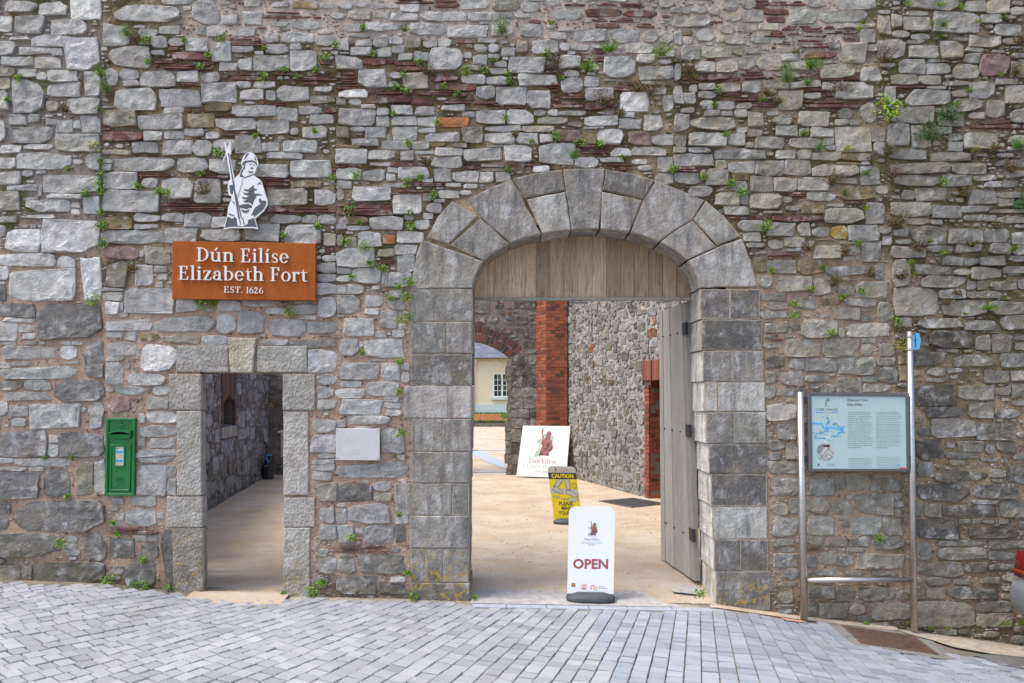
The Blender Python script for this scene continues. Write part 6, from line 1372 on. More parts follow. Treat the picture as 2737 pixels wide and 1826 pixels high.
# ---------------- timber of the gate ----------------
TY = .42
tz = EYE+(909-687)/1720*(8+TY); xl, xr_ = -.5, 2.14
tt = thing('timber_tympanum', 'fixed weathered brown plank panel filling the head of the gateway arch', 'wooden panel', (.8, TY, tz))
pf = Fr((0, TY, 0), (1, 0, 0)); xx = xl; k = 0; sc_ = (8+TY)/8
edges = [-.47+i*.163 for i in range(17)]
m1 = ((1327-1175)/1720)*(8+TY)
edges = [m1+(i-7)*.158 for i in range(17)]; edges[0] = -.48
for a, b in zip(edges[:-1], edges[1:]):
    m = MB(); prism(m, [(a+.0025, tz+.02), (b-.0025, tz+.02), (b-.0025, tz+1.15), (a+.0025, tz+1.15)], pf, -.03, rnd.uniform(-.002, .003), bev=.003); m.build('plank', M['plank'], tt, center=True)
MB().box((xl, TY-.02, tz-.012), (xr_+.2, TY+.06, tz+.019)).build('bottom_rail', M['greywood'], tt)
x0 = ((1308-1175)/1720)*(8+TY); MB().box((x0, TY-.03, tz-.05), (x0+.2, TY+.02, tz-.031)).build('gate_stop', M['panelframe'], tt)
# open leaf
A0 = Vector((2.10, .55, .03)); A1 = Vector((1.975, .5, 3.205)); B0 = Vector((1.95, 1.74, .03)); B1 = Vector((1.925, 1.74, 3.235))
gl_ = thing('gate_leaf', 'open weathered grey plank gate leaf hinged on the right jamb', 'gate', (2.13, .56, .02))
def LP(u, v, n=0):
    p = A0*(1-u)*(1-v)+A1*(1-u)*v+B0*u*(1-v)+B1*u*v; nn = (B0-A0).cross(A1-A0).normalized(); nn = nn if nn.x < 0 else -nn; return p+nn*n
us = [0, .12, .27, .43, .58, .72, .86, 1]
for a, b in zip(us[:-1], us[1:]):
    a_, b_ = a+.0022, b-.0022; j = rnd.uniform(-.004, .004)
    vs = [LP(a_, 0, -.05), LP(b_, 0, -.05), LP(b_, 1, -.05), LP(a_, 1, -.05), LP(a_, 0, .012+j), LP(b_, 0, .012+j), LP(b_, 1, .012+j), LP(a_, 1, .012+j)]
    MB().add(vs, [(0,3,2,1),(4,5,6,7),(0,1,5,4),(1,2,6,5),(2,3,7,6),(3,0,4,7)]).build('plank', M['greywood'], gl_, center=True)
for v in (.905, .54, .165):                    # hinge straps and bolts
    m = MB(); vs = [LP(-.03, v-.022, .0), LP(.085, v-.022, .0), LP(.085, v+.022, .0), LP(-.03, v+.022, .0), LP(-.03, v-.022, .03), LP(.085, v-.022, .03), LP(.085, v+.022, .03), LP(-.03, v+.022, .03)]
    vs = vs[:4]+vs[4:]; m.add(vs, [(0,3,2,1),(4,5,6,7),(0,1,5,4),(1,2,6,5),(2,3,7,6),(3,0,4,7)]); m.build('hinge', M['iron'], gl_, center=True)
    for u in (.28, .55, .82): 
        c = LP(u, v-.01, .012); MB().tube([c, LP(u, v-.01, .024)], .011, 8).build('bolt', M['iron'], gl_, center=True)
# ---------------- free-standing signs ----------------
def logo(fr, x, y, k, parent, n):
    """soldier before a pale green fort shape; x,y foot centre, k metres per emblem unit"""
    T = lambda a, b: (x+(a-680)*k, y-(b-880)*k)
    S = [[(430,430),(560,405),(575,350),(620,270),(680,270),(700,340),(905,330),(880,480),(850,480),(810,700),(800,900),(660,868),(400,905),(440,720),(500,730),(520,520),(455,530)]]
    for q in S: flat([T(*p) for p in q], fr, M['sage'], parent, 'fort_shape', n)
    flat([T(*p) for p in [(545,470),(640,440),(800,420),(770,500),(745,760),(560,780)]], fr, M['board'], parent, 'fort_shape', n+.0006)
    emblem(fr, x, y, k, parent, None, M['plum'], n+.0006, body=M['soldier_red'])
    flat([T(*p) for p in [(530,905),(560,868),(680,858),(800,868),(835,905)]], fr, M['board'], parent, 'fort_shape', n+.003)
def swinger(name, label, cat, c, yaw, tilt, Wd, Ht, matl, base_r=None, roll=0):
    t = thing(name, label, cat, c)
    u = Vector((math.cos(yaw), math.sin(yaw), 0)); up = Vector((math.sin(roll), 0, 1)); nrm = u.cross(Vector((0, 0, 1)))
    v = (up-nrm*math.sin(tilt)); v = (v-u*v.dot(u)+u*math.sin(roll)).normalized(); u2 = u
    fr = Fr(Vector(c)+Vector((0, 0, .1))-u*0, u2, v)
    m = MB(); n = 28; br = Wd*.5; 
    prof = [(1.02, 0), (1.06, .012), (1.05, .035), (.9, .062), (.55, .085)]
    vs = []
    for a, h in prof:
        for i in range(n):
            th0 = 2*math.pi*i/n; ex_ = 3.0; cc, ss = math.cos(th0), math.sin(th0); rr_ = (abs(cc)**ex_+abs(ss)**ex_)**(-1/ex_)
            p = Vector(c)+u*(cc*rr_*br*a)+nrm*(ss*rr_*br*.52*a); vs.append((p.x, p.y, c[2]+h))
    fs = [(k*n+i, k*n+(i+1) % n, (k+1)*n+(i+1) % n, (k+1)*n+i) for k in range(len(prof)-1) for i in range(n)]+[tuple(range((len(prof)-1)*n, len(prof)*n)), tuple(range(n))[::-1]]
    m.add(vs, fs); m.build('base', M['darkgrey'], t, smooth=True)
    m = MB(); prism(m, rrect(-Wd/2, -.035, Wd/2, Ht, .075, (0, 1, 1, 0)), fr, -.007, .007); m.build('board', matl, t)
    return t, fr
# OPEN sign: corners on the photo x 1519-1644, y 1362-1588
dO = 8.06; cO = W(1581, 1606, dO); zO = float(gz(cO.x, dO-8))+.006
WO, HO = .495, .895
op, fo = swinger('open_sign', 'white rounded pavement sign reading OPEN on a dark moulded base', 'pavement sign', (W(1578, 0, dO).x, dO-8, zO+.006), R(-3), R(3), WO, HO, M['board'], roll=R(1.2))
oo = lambda zx, zy: ((zx-655)/370*WO, HO-(zy-742)/650*HO)   # zoom 1360,1110 scale 2.959
logo(fo, *oo(668, 968), .33/1000*.62, op, .0075)
a = oo(660, 1004); serif_text('Dún Eilíse', fo, a[0], a[1], 122/370*WO, M['maroon'], op, capscale=.024, n0=.007, n1=.0078, joined=True, name='lettering')
a = oo(660, 1030); serif_text('Elizabeth Fort', fo, a[0], a[1], 172/370*WO, M['sage'], op, capscale=.024, n0=.007, n1=.0078, joined=True, name='lettering')
a = oo(660, 1042); serif_text('EST. 1626', fo, a[0], a[1], 52/370*WO, M['maroon'], op, capscale=.009, n0=.007, n1=.0078, joined=True, name='lettering')
a = oo(652, 1222); sans('OPEN', fo, a[0], a[1]-.001, 76/650*HO, M['maroon'], op, width=282/370*WO, n1=.0078, bold=.035)
a = oo(518, 1362); flat([(a[0]-.02, a[1]-.006), (a[0]+.02, a[1]-.006), (a[0]+.02, a[1]+.034), (a[0]-.02, a[1]+.034)], fo, M['khaki'], op, 'crest', .0078); flat([(a[0]-.012, a[1]), (a[0]+.012, a[1]), (a[0]+.012, a[1]+.028), (a[0]-.012, a[1]+.028)], fo, M['orange'], op, 'crest', .0082); flat([(a[0]-.004, a[1]+.005), (a[0]+.004, a[1]+.005), (a[0]+.004, a[1]+.022), (a[0]-.004, a[1]+.022)], fo, M['red'], op, 'crest', .0086)
a = oo(605, 1362); sans('CO', fo, a[0]+.003, a[1], .024, M['red'], op, width=.050, n1=.0078, bold=.04); sans('RK', fo, a[0]+.003, a[1]-.033, .024, M['red'], op, width=.050, n1=.0078, bold=.04)
pr = Fr(fo(*oo(583, 1386), 0), fo.v, -fo.u); sans('PURE', pr, .028, 0, .013, M['cyan'], op, width=.056, n1=.0078, bold=.01)
a = oo(672, 1368); m = MB()
for q in g_arc(a[0], a[1], .022, .026, -60, 250, .007, .007, 14): prism(m, q, fo, .007, .0078)
m.build('swirl_logo', M['red'], op); m = MB()
for q in g_arc(a[0]+.032, a[1]-.006, .020, .022, -250, 70, .007, .007, 14): prism(m, q, fo, .007, .0080)
m.build('swirl_logo', M['orange'], op)
a = oo(720, 1366); sans("IRELAND'S\nANCIENT EAST", fo, a[0], a[1], .011, M['ink'], op, width=.098, n1=.0078, align='LEFT', line=1.15)
# CAUTION sign
dC = 12.55; xC = W(1515, 0, dC).x
ca, fc = swinger('caution_sign', 'yellow CAUTION sign with walking shoes on a dark base, standing behind the OPEN sign', 'pavement sign', (xC+.02, dC-8, .006), R(-6), R(4), .47, .86, M['yellow'], roll=R(-8))
cc_ = lambda zx, zy: ((zx-435-(zy-620)*.13)/215*.47, .86-(zy-425)/392*.86)
Wc = .235; flat([(-Wc, .755)]+[(-Wc, .752), (Wc, .752)]+rrect(-Wc, .5, Wc, .86, .075, (0, 1, 1, 0))[1:-1], fc, M['boardgrey'], ca, 'header', .0076)
flat([(-Wc, .60+.045), (Wc, .645), (Wc, .752), (-Wc, .752)], fc, M['khaki'], ca, 'caution_band', .0079)
sans('CAUTION', fc, 0, .667, .066, M['yellow'], ca, width=.37, n1=.0084, bold=.04)
flat([(-Wc, .40), (Wc, .38), (Wc, .47), (-Wc, .50)], fc, M['boardgrey'], ca, 'floor_stripe', .0078)
sans('PLEASE', fc, .0, .205, .062, M['black'], ca, width=.23, n1=.008, bold=.03); sans('MIND', fc, .0, .125, .062, M['black'], ca, width=.17, n1=.008, bold=.03); sans('YOUR STEP', fc, .03, .045, .062, M['black'], ca, width=.36, n1=.008, bold=.03)
emblem(fc, -.10, .775, .075/800, ca, None, M['plum'], .008, body=M['soldier_red'])
serif_text('Dún Eilíse', fc, .05, .80, .14, M['maroon'], ca, capscale=.022, n0=.007, n1=.0082, joined=True, name='lettering'); serif_text('Elizabeth Fort', fc, .065, .772, .17, M['maroon'], ca, capscale=.02, n0=.007, n1=.0082, joined=True, name='lettering')
def poly_outline(q, fr, wd, n, matl, parent, name, closed=True, fill=None):
    if fill is not None: flat(q, fr, fill, parent, name, n-.0004)
    m = MB(); L = len(q)
    for i in range(L if closed else L-1):
        a, b = q[i], q[(i+1) % L]; g = g_diag(*a, *b, wd); m.add([fr(x, y, n+(i % 5)*.0001) for x, y in g], [(0, 1, 2, 3)])
    return m.build(name, matl, parent)
legs = [[(-.10,.645),(-.155,.52),(-.10,.50),(-.02,.60),(0,.645)], [(.02,.645),(.045,.46),(.105,.455),(.105,.645)]]
shoes = [[(-.16,.53),(-.195,.46),(-.09,.41),(-.03,.405),(-.03,.43),(-.10,.50)], [(.04,.47),(.03,.40),(.15,.345),(.215,.35),(.20,.38),(.11,.46)]]
for q in legs: poly_outline(q, fc, .006, .0088, M['black'], ca, 'trouser_leg', fill=M['boardgrey'])
for q in shoes: poly_outline(q, fc, .006, .0092, M['black'], ca, 'shoe', fill=M['boardgrey'])
for (x_, y_, r_) in ((-.15, .345, .05), (-.03, .31, .035), (.12, .30, .1)):
    poly_outline([(x_+r_*math.cos(t)*(1+.2*math.sin(3*t)), y_+r_*.3*math.sin(t)*(1+.25*math.cos(4*t))) for t in np.linspace(0, 6.28, 17)[:-1]], fc, .004, .0088, M['black'], ca, 'puddle', fill=M['boardgrey'])
poly_outline([(.175+.042*math.cos(t), .54+.045*math.sin(t)) for t in np.linspace(-1.2, 4.3, 16)]+[(.18, .465)], fc, .005, .0088, M['black'], ca, 'warning_bubble')
sans('!', fc, .175, .52, .05, M['black'], ca, n1=.0088, bold=.02)
# leaning white board by the pilaster
b4 = [W(1380, 1272, 19.6), W(1513, 1278.5, 19.3), W(1524, 1139, 19.55), W(1398, 1138, 19.9)]
lbd = thing('leaning_board', 'large square white board with the soldier emblem, leaning at the foot of the brick pilaster', 'board', tuple((b4[0]+b4[1])/2))
bu = (b4[1]-b4[0]); bv = (b4[3]-b4[0]+b4[2]-b4[1])/2; bn_ = bu.cross(bv).normalized()
class Sk:
    def __init__(s): s.u = bu.normalized(); s.v = bv.normalized(); s.n = bn_
    def __call__(s, a, b, c=0):
        p = b4[0]*(1-a)*(1-b)+b4[1]*a*(1-b)+b4[2]*a*b+b4[3]*(1-a)*b; return p+bn_*c
rn_ = (b4[1]-b4[0]).cross(b4[3]-b4[0]).normalized(); ro_ = camo.location; rd_ = b4[2]-ro_; b4[2] = ro_+rd_*((b4[0]-ro_).dot(rn_)/rd_.dot(rn_)); bn_ = rn_
sk_ = Sk(); m = MB(); prism(m, [(0, 0), (1, 0), (1, 1), (0, 1)], sk_, -.02, 0); m.build('board', M['board'], lbd)
logo(sk_, .515, .40, .00072, lbd, .002)
serif_text('Dún Eilíse', sk_, .50, .265, .56, M['maroon'], lbd, capscale=.085, n0=.0, n1=.002, joined=True, name='lettering')
serif_text('Elizabeth Fort', sk_, .50, .165, .78, M['sage'], lbd, capscale=.085, n0=.0, n1=.002, joined=True, name='lettering')
serif_text('EST. 1626', sk_, .50, .085, .25, M['plum'], lbd, capscale=.036, n0=.0, n1=.002, joined=True, name='lettering')
# ---------------- information panel on steel posts ----------------
ip = thing('information_panel', 'pale aqua walking-route information panel between two brushed steel posts', 'information panel', (wx(2290), -.12, float(street_z(wx(2290)))))
OV = 1.16468
def postz(x): return float(street_z(wx(x*OV)))-.03
dp_ = -.12; kk = (8+dp_)/8
def ow(x, y, dd=0): return W(x*OV, y*OV, 8+dp_+dd)
a, b = ow(1836.5, 900), ow(1845, 1424); MB().tube([b, a], .040*kk*.95, 20).build('post', M['steel'], ip, smooth=False, center=True)
a, b = ow(2087.5, 762), ow(2098, 1446); MB().tube([b, a], .034, 20).build('post', M['steel'], ip, center=True).__setitem__('label', 'taller right-hand steel post')
for o in [c for c in ip.children if c.name.startswith('post')]:
    for p in o.data.polygons: p.use_smooth = len(p.vertices) == 4
a, b = ow(1851, 1331.5), ow(2092, 1330.5); cr = MB().tube([a, b], .030, 16).build('cross_rail', M['steel'], ip, center=True)
for p in cr.data.polygons: p.use_smooth = len(p.vertices) == 4
pfz = Fr((0, dp_-.03, 0), (1, 0, 0)); kq = (8+dp_-.03)/8
pz = lambda zx, zy: ((lambda q: (q.x, q.z))(W(2120+zx/3.564, 860+zy/3.564, 8*kq)))
fo4 = [pz(145, 1425), pz(1102, 1425), pz(1100, 680), pz(135, 672)]; fi4 = [pz(178, 1400), pz(1075, 1400), pz(1065, 714), pz(168, 706)]
m = MB()
for k in range(4): a, b = k, (k+1) % 4; prism(m, [fo4[a], fo4[b], fi4[b], fi4[a]], pfz, -.03, .015+k*.0003, bev=.003)
m.build('frame', M['panelframe'], ip)
m = MB(); prism(m, [tuple(p) for p in fi4], pfz, -.028, .006); m.build('panel', M['aqua'], ip)
for y in (750, 1310):
    for xa_ in (105, 1085): m = MB(); p = pz(xa_, y); prism(m, [(p[0], p[1]-.035), (p[0]+.03, p[1]-.035), (p[0]+.03, p[1]+.035), (p[0], p[1]+.035)], pfz, -.02, .002); m.build('bracket', M['iron'], ip, center=True)
kp = 8*kq/F/3.564
def tx(t, zx, zy, h, w_, matl='ink', al='LEFT', bold=0, **k): p = pz(zx, zy); return sans(t, pfz, p[0], p[1], h*kp, M[matl], ip, width=w_*kp if w_ else None, n1=.0072, align=al, bold=bold, **k)
tx('CORK WALKS', 314, 848, 25, 210, al='CENTER'); tx('SOUTH PARISH', 314, 868, 9, 88, 'softink', al='CENTER')
for x0, x1 in ((208, 266), (363, 418)): flat([pz(x0, 868), pz(x1, 868), pz(x1, 862), pz(x0, 862)], pfz, M['blue'], ip, 'title_rule', .0072)
tx('Elizabeth Fort', 514, 758, 24, 196, bold=.012); tx('Dún Eilíse', 514, 801, 24, 142, bold=.012)
EN = ['The area around Barrack Street is one of','the oldest occupied parts of Cork City.','Elizabeth Fort      was completed around','1626, replacing an earlier fort that had','been built in 1601. In 1698 a second','barracks opened on the opposite side of','the street, where the houses of Prosperity','Square      now stand. Elizabeth Fort had','a number of uses during the 19th century,','such as a Female Convict Prison, a Fever','Hospital and a Constabulary Barracks. In','1922, during the Civil War, all the old','barrack buildings within the fort were','destroyed and when the present buildings','were completed a number of years later it','became home to the Irish police force, the','Garda Síochána, who still occupy it. The','fort itself is under the management of the','Office of Public Works.']
GA = ['Tá an ceantar thart ar Shráid na Beairice','ar cheann de na codanna cónaithe is sine i','gCathair Chorcaí. Críochnaíodh Dún Eilíse','     thart ar 1626, á tógáil in áit dún níos','luaithe a tógadh i 1601. Sa bhliain 1698','d\'osclaíodh an dara beairic trasna na sráide, áit','a sheasann tithe Chearnóg an Rathúnais','anois. Bhain roinnt úsáidí éagsúla le Dún','Eilíse i rith na 19ú haoise, cosúil le Príosún','Daoránaigh Baineann, Ospidéal Fiabhrais','agus Beairic Constáblachta. Sa bhliain 1922,','i rith an Chogaidh Chathartha, scriosadh','seanfhoirgnimh na beairice uile sa dún agus','nuair a críochnaíodh na foirgnimh atá ann','anois roinnt blianta ina dhiaidh sin, ba é','fórsa póilíní na hÉireann, an Garda Síochána,','a chuaigh isteach ann, agus tá siad ann','fós. Tá an dún faoi bhainistíocht Oifig na','nOibreacha Poiblí.']
WE = [222,214,222,220,190,220,230,222,240,222,228,216,206,232,228,236,230,232,132]; WG = [222,230,236,234,196,232,232,226,234,224,242,222,238,216,220,242,210,224,106]
for i, (t_, w_) in enumerate(zip(EN, WE)): tx(t_, 518, 868+i*18.6, 10, w_)
for i, (t_, w_) in enumerate(zip(GA, WG)): tx(t_, 786, 870+i*18.6, 10, w_, 'softink' if i % 3 else 'ink')
def fine(xa_, ya_, n, ws, step, h):            # print too small to read in the photograph
    m = MB(); r = random.Random(int(xa_))
    for i in range(n):
        x = xa_; e = xa_+ws*r.uniform(.86, 1)
        while x < e: w_ = r.uniform(6, 22); p, q = pz(x, ya_+i*step), pz(min(x+w_, e), ya_+i*step-h); m.add([pfz(p[0], p[1], .0072), pfz(q[0], p[1], .0072), pfz(q[0], q[1], .0072), pfz(p[0], q[1], .0072)], [(0, 1, 2, 3)]); x += w_+4
    m.build('fine_print', M['softink'], ip)
fine(522, 1303, 6, 240, 16.5, 3.2); fine(790, 1292, 7, 238, 16.5, 3.2); fine(320, 1352, 4, 85, 9, 2)
for zx, zy in ((262, 908), (308, 962), (375, 962), (430, 995), (250, 1040), (340, 1040), (178, 1055), (285, 1075), (430, 1092), (470, 1062), (335, 1130)): fine(zx, zy, 2, 30, 6, 2)
def ribbon(pts, wd, matl, n, name):
    m = MB()
    for i in range(len(pts)-1):
        g = g_diag(*pz(*pts[i]), *pz(*pts[i+1]), wd*kp); m.add([pfz(x, y, n+(i % 6)*.00008) for x, y in g], [(0, 1, 2, 3)])
    for j, p in enumerate(pts):
        c = pz(*p); r_ = wd*kp/2; m.add([pfz(c[0]+r_*math.cos(t), c[1]+r_*math.sin(t), n+.0005+(j % 7)*.00003) for t in np.linspace(0, 6.283, 9)[:-1]], [tuple(range(8))])
    m.build(name, M[matl], ip)
ribbon([(182,972),(200,966),(235,974),(268,972),(285,1005),(300,1020),(350,1008),(400,1018),(445,1030),(465,1020),(478,998)], 16, 'skyblue', .0070, 'map_river')
ribbon([(322,915),(335,960),(312,985),(322,1035),(270,1060),(215,1065),(206,1108),(290,1110)], 8, 'blue', .0078, 'map_route')
ribbon([(378,980),(412,970),(420,1000),(445,1010),(468,1045),(432,1060),(412,1095),(385,1085),(360,1092)], 8, 'blue', .0078, 'map_route')
ribbon([(345,1098),(330,1108),(305,1100),(280,1088)], 4, 'white', .0078, 'map_route')
m = MB()
for c_ in ((322,915),(335,955),(322,1035),(258,1060),(290,1110),(380,980),(432,1060),(468,1045),(385,1088)):
    c = pz(*c_); r_ = 9*kp; m.add([pfz(c[0]+r_*math.cos(t), c[1]+r_*math.sin(t), .0092) for t in np.linspace(0, 6.283, 11)[:-1]], [tuple(range(10))])
m.build('map_stop', M['blue'], ip)
c = pz(303, 1241); r_ = 83*kp; flat([(c[0]+r_*math.cos(t), c[1]+r_*math.sin(t)) for t in np.linspace(0, 6.283, 41)[:-1]], pfz, M['softink'], ip, 'inset_map', .0070); r_ = 81*kp; flat([(c[0]+r_*math.cos(t), c[1]+r_*math.sin(t)) for t in np.linspace(0, 6.283, 41)[:-1]], pfz, M['boardgrey'], ip, 'inset_map', .0074)
flat([pz(262, 1118), pz(288, 1118), pz(345, 1165), pz(262, 1165), pz(245, 1180)], pfz, simple('inset_beam', (.5, .62, .62), .4), ip, 'inset_beam', .0068)
for q in ([(240,1180),(285,1160),(290,1200),(262,1250),(225,1250),(225,1210)],): flat([pz(*p) for p in q], pfz, M['maproad'], ip, 'inset_map', .0080)
flat([pz(285, 1192), pz(345, 1192), pz(345, 1172), pz(285, 1172)], pfz, M['black'], ip, 'inset_map', .0086); tx('You are here', 315, 1186, 8, 50, 'white', 'CENTER').location
for l in ([(250,1310),(340,1200)],[(240,1250),(300,1320)],[(320,1190),(378,1260)],[(335,1258),(368,1290),(335,1312),(300,1282),(335,1258)]): ribbon(l, 8, 'maproad', .0080, 'inset_map')
m = MB()                                      # walking figure
for l, wd in (([(308,765),(306,790)],9),([(306,790),(296,812)],6),([(306,790),(318,802),(324,813)],6),([(308,768),(296,780)],5),([(308,768),(322,776),(328,782)],5)):
    for i in range(len(l)-1): g = g_diag(*pz(*l[i]), *pz(*l[i+1]), wd*kp); m.add([pfz(x, y, .0072+i*.0002+wd*.00002) for x, y in g], [(0, 1, 2, 3)])
c = pz(308, 754); r_ = 7*kp; m.add([pfz(c[0]+r_*math.cos(t), c[1]+r_*math.sin(t), .0076) for t in np.linspace(0, 6.283, 11)[:-1]], [tuple(range(10))])
m.build('walker_symbol', M['maproad'], ip); flat([pz(315, 762), pz(338, 762), pz(348, 746), pz(338, 730), pz(315, 730)], pfz, M['maproad'], ip, 'walker_tag', .0072)
flat([pz(1008, 1399), pz(1070, 1399), pz(1070, 1388), pz(1008, 1388)], pfz, M['red'], ip, 'red_tab', .0074)
for x_ in (682, 1003): flat([pz(x_-5, 1370), pz(x_+5, 1370), pz(x_+5, 1360), pz(x_-5, 1360)], pfz, M['blue'], ip, 'blue_tab', .0076)
flat([pz(230, 1368), pz(248, 1368), pz(248, 1350), pz(243, 1358), pz(239, 1348), pz(235, 1358), pz(230, 1350)], pfz, M['ink'], ip, 'crest', .0072); fine(215, 1374, 2, 50, 5, 2)
# blue way marker on the tall post
bt_ = thing('way_marker', 'small sky blue walking-route marker at the top of the tall steel post', 'sign', tuple(ow(2095, 805)))
q = [(1120,148),(1168,116),(1200,108),(1216,180),(1204,262),(1134,268)]; q = [(1115,145),(1200,108),(1216,185),(1203,262),(1136,268)]
m = MB(); prism(m, [pz(*p) for p in q], pfz, -.012, .0); m.build('marker_plate', M['skyblue'], bt_)
m = MB()
for l, wd in (([(1162,150),(1163,195)],11),([(1163,195),(1158,248)],6),([(1163,195),(1174,244)],6),([(1162,160),(1152,190)],5),([(1164,160),(1180,180)],5)):
    g = g_diag(*pz(*l[0]), *pz(*l[1]), wd*kp); m.add([pfz(x, y, .0012+wd*.00004) for x, y in g], [(0, 1, 2, 3)])
c = pz(1162, 138); r_ = 8*kp; m.add([pfz(c[0]+r_*math.cos(t), c[1]+r_*math.sin(t), .0016) for t in np.linspace(0, 6.283, 11)[:-1]], [tuple(range(10))]); m.build('walker_symbol', simple('navy', (.03, .10, .2), .5), bt_)
for y in (140, 262):
    c = W(2120+1108/3.564, 860+y/3.564, 8+dp_); MB().tube([c-Vector((0, 0, .012)), c+Vector((0, 0, .012))], .0362, 20).build('band', M['steel'], bt_, center=True)
bp = W(2130, 0, 7.84); pc = [(bp.x-.16+a, -.2+b) for a, b in ((-.02, .03), (.2, .03), (.24, -.05), (.01, -.07))]
o = patch('iron_cover', [(x_, y_) for x_, y_ in pc], lambda X, Y: street_z(X)+.012, simple('rusty_pink', (.42, .24, .17), .8, 0, 40, .4)); tag(o, 'small rust-stained flush cover at the foot of the shorter steel post', 'cover')
# iron spikes in the wall
for (px, py, ln, lab) in ((1848, 385, .05, 'rusty iron spike bent out of the wall above the right shoulder of the arch'), (2315, 424, .07, 'rusty iron stub in the wall just left of the right-hand straight joint'), (1877, 298, .03, 'small rusty nail in the upper wall above the arch'), (2072, 470, .04, 'bent rusty nail in the wall right of the arch crown'), (2070, 1467, .05, 'rusty iron ring stub low in the wall right of the gateway')):
    p = Vector((wx(px), -.01, wz(py))); o = MB().tube([p, p+Vector((0, -.04, .0)), p+Vector((ln*.6, -.06, .02)), p+Vector((ln, -.05, .025))], .007, 6).build('iron_spike', M['grate'], None); tag(o, lab, 'spike')
# ---------------- car at the right edge ----------------
cz = float(street_z(5.3)); cx0 = 4.90
car = thing('parked_car', 'silver car at the right edge, parked along the wall, rear lamp showing', 'car', (cx0+2, -1.45, cz))
cy0, cy1 = -2.3, -.66                         # near and far side
sec_ = [  # x, half width scale, sill z, waist z, roof z, roof half scale
 (0.00, .90, .48, .72, .74, .80), (.05, .97, .36, .82, .96, .76), (.12, 1.0, .30, .92, 1.12, .76), (.35, 1.0, .27, .97, 1.34, .74), (.70, 1.0, .25, .98, 1.44, .74), (1.5, 1.0, .25, .97, 1.48, .76), (2.3, 1.0, .25, .96, 1.43, .74), (2.9, 1.0, .25, .94, 1.05, .74), (3.5, .98, .25, .88, .93, .74), (3.95, .92, .30, .78, .80, .7), (4.1, .82, .42, .62, .64, .6)]
vs = []; ymid = (cy0+cy1)/2; hw = (cy1-cy0)/2
for (x_, s_, a_, b__, r_, rs_) in sec_:
    pr_ = [(-1*s_*.96, a_), (-1*s_, a_+.14), (-1*s_, b__-.08), (-.97*s_, b__), (-rs_*.98, r_-.05 if r_-b__ > .15 else b__+(r_-b__)*.6), (-rs_*.8, r_), (0, r_+.015)]
    full = pr_+[(-q[0], q[1]) for q in pr_[-2::-1]]
    vs += [(cx0+x_, ymid+q[0]*hw, cz+.14+q[1]) for q in full]
n = 13; fs = [(k*n+i, (k+1)*n+i, (k+1)*n+i+1, k*n+i+1) for k in range(len(sec_)-1) for i in range(n-1)]+[(k*n+n-1, (k+1)*n+n-1, (k+1)*n, k*n) for k in range(len(sec_)-1)]+[tuple(range(n)), tuple(range((len(sec_)-1)*n, len(sec_)*n))[::-1]]
MB().add(vs, fs).build('body', M['carpaint'], car, smooth=True)
czw = cz; cz = cz+.14
def loft(prof, y0, y1, name, matl, rnd_=.06, parent=car):
    """profile in x-z swept across the car with rounded ends"""
    st = [(y0, rnd_*1.6), (y0+rnd_*.3, rnd_*.7), (y0+rnd_, 0), (y1-rnd_, 0), (y1-rnd_*.3, rnd_*.7), (y1, rnd_*1.6)]; v = []; m_ = len(prof)
    for y, dx in st: v += [(a+dx, y, b) for a, b in prof]
    f = [(k*m_+i, k*m_+(i+1) % m_, (k+1)*m_+(i+1) % m_, (k+1)*m_+i) for k in range(5) for i in range(m_)]+[tuple(range(m_)), tuple(range(5*m_, 6*m_))[::-1]]
    return MB().add(v, f).build(name, matl, parent, smooth=True)
loft([(cx0+.2, cz+.40), (cx0-.02, cz+.42), (cx0-.075, cz+.50), (cx0-.085, cz+.62), (cx0-.06, cz+.70), (cx0+.2, cz+.72)], cy0-.02, cy1+.03, 'bumper', M['carpaint'], .12)
for y_ in (cy0+.0, cy1-.24):
    lo_ = [(cx0+.1, cz+.745), (cx0-.012, cz+.75), (cx0+.02, cz+.98), (cx0+.16, cz+.99)]; loft(lo_, y_+.02, y_+.235, 'tail_lamp', M['tail'], .03)
    loft([(cx0+.1, cz+.77), (cx0-.022, cz+.775), (cx0-.018, cz+.82), (cx0+.1, cz+.825)], y_+.005, y_+.24, 'indicator', M['amber'], .03)
glv = [(cx0+.135, ymid-.62, cz+1.08), (cx0+.135, ymid+.62, cz+1.08), (cx0+.30, ymid+.56, cz+1.34), (cx0+.30, ymid-.56, cz+1.34)]
MB().add([(a-.03, b, c+.01) for a, b, c in glv], [(0, 3, 2, 1)]).build('rear_window', M['glass'], car)
for x_ in (.75, 3.3):
    for y_ in (cy0+.02, cy1-.22):
        cz = czw+.03; m = MB(); n = 24; prof = [(.0, .30), (.03, .315), (.17, .315), (.2, .30)]; v = [(cx0+x_+math.cos(t)*r_, y_+yy_, cz+.31+math.sin(t)*r_) for yy_, r_ in prof for t in np.linspace(0, 6.283, n+1)[:-1]]
        m.add(v, [(k*n+i, k*n+(i+1) % n, (k+1)*n+(i+1) % n, (k+1)*n+i) for k in range(3) for i in range(n)]); wh = m.build('wheel', M['tyre'], car, center=True)
        m = MB(); m.add([(cx0+x_+math.cos(t)*.2, y_+(.201 if y_ > -1.5 else -.001), cz+.31+math.sin(t)*.2) for t in np.linspace(0, 6.283, n+1)[:-1]], [tuple(range(n))]); m.build('rim', M['steel'], wh)
cz = czw+.14; tf = Fr((cx0-.02, 0, 0), (0, -1, 0)); 
sans('TDI', tf, -(cy1-.33), cz+.76, .035, M['white'], car, n1=.03, bold=.02, name='badge')
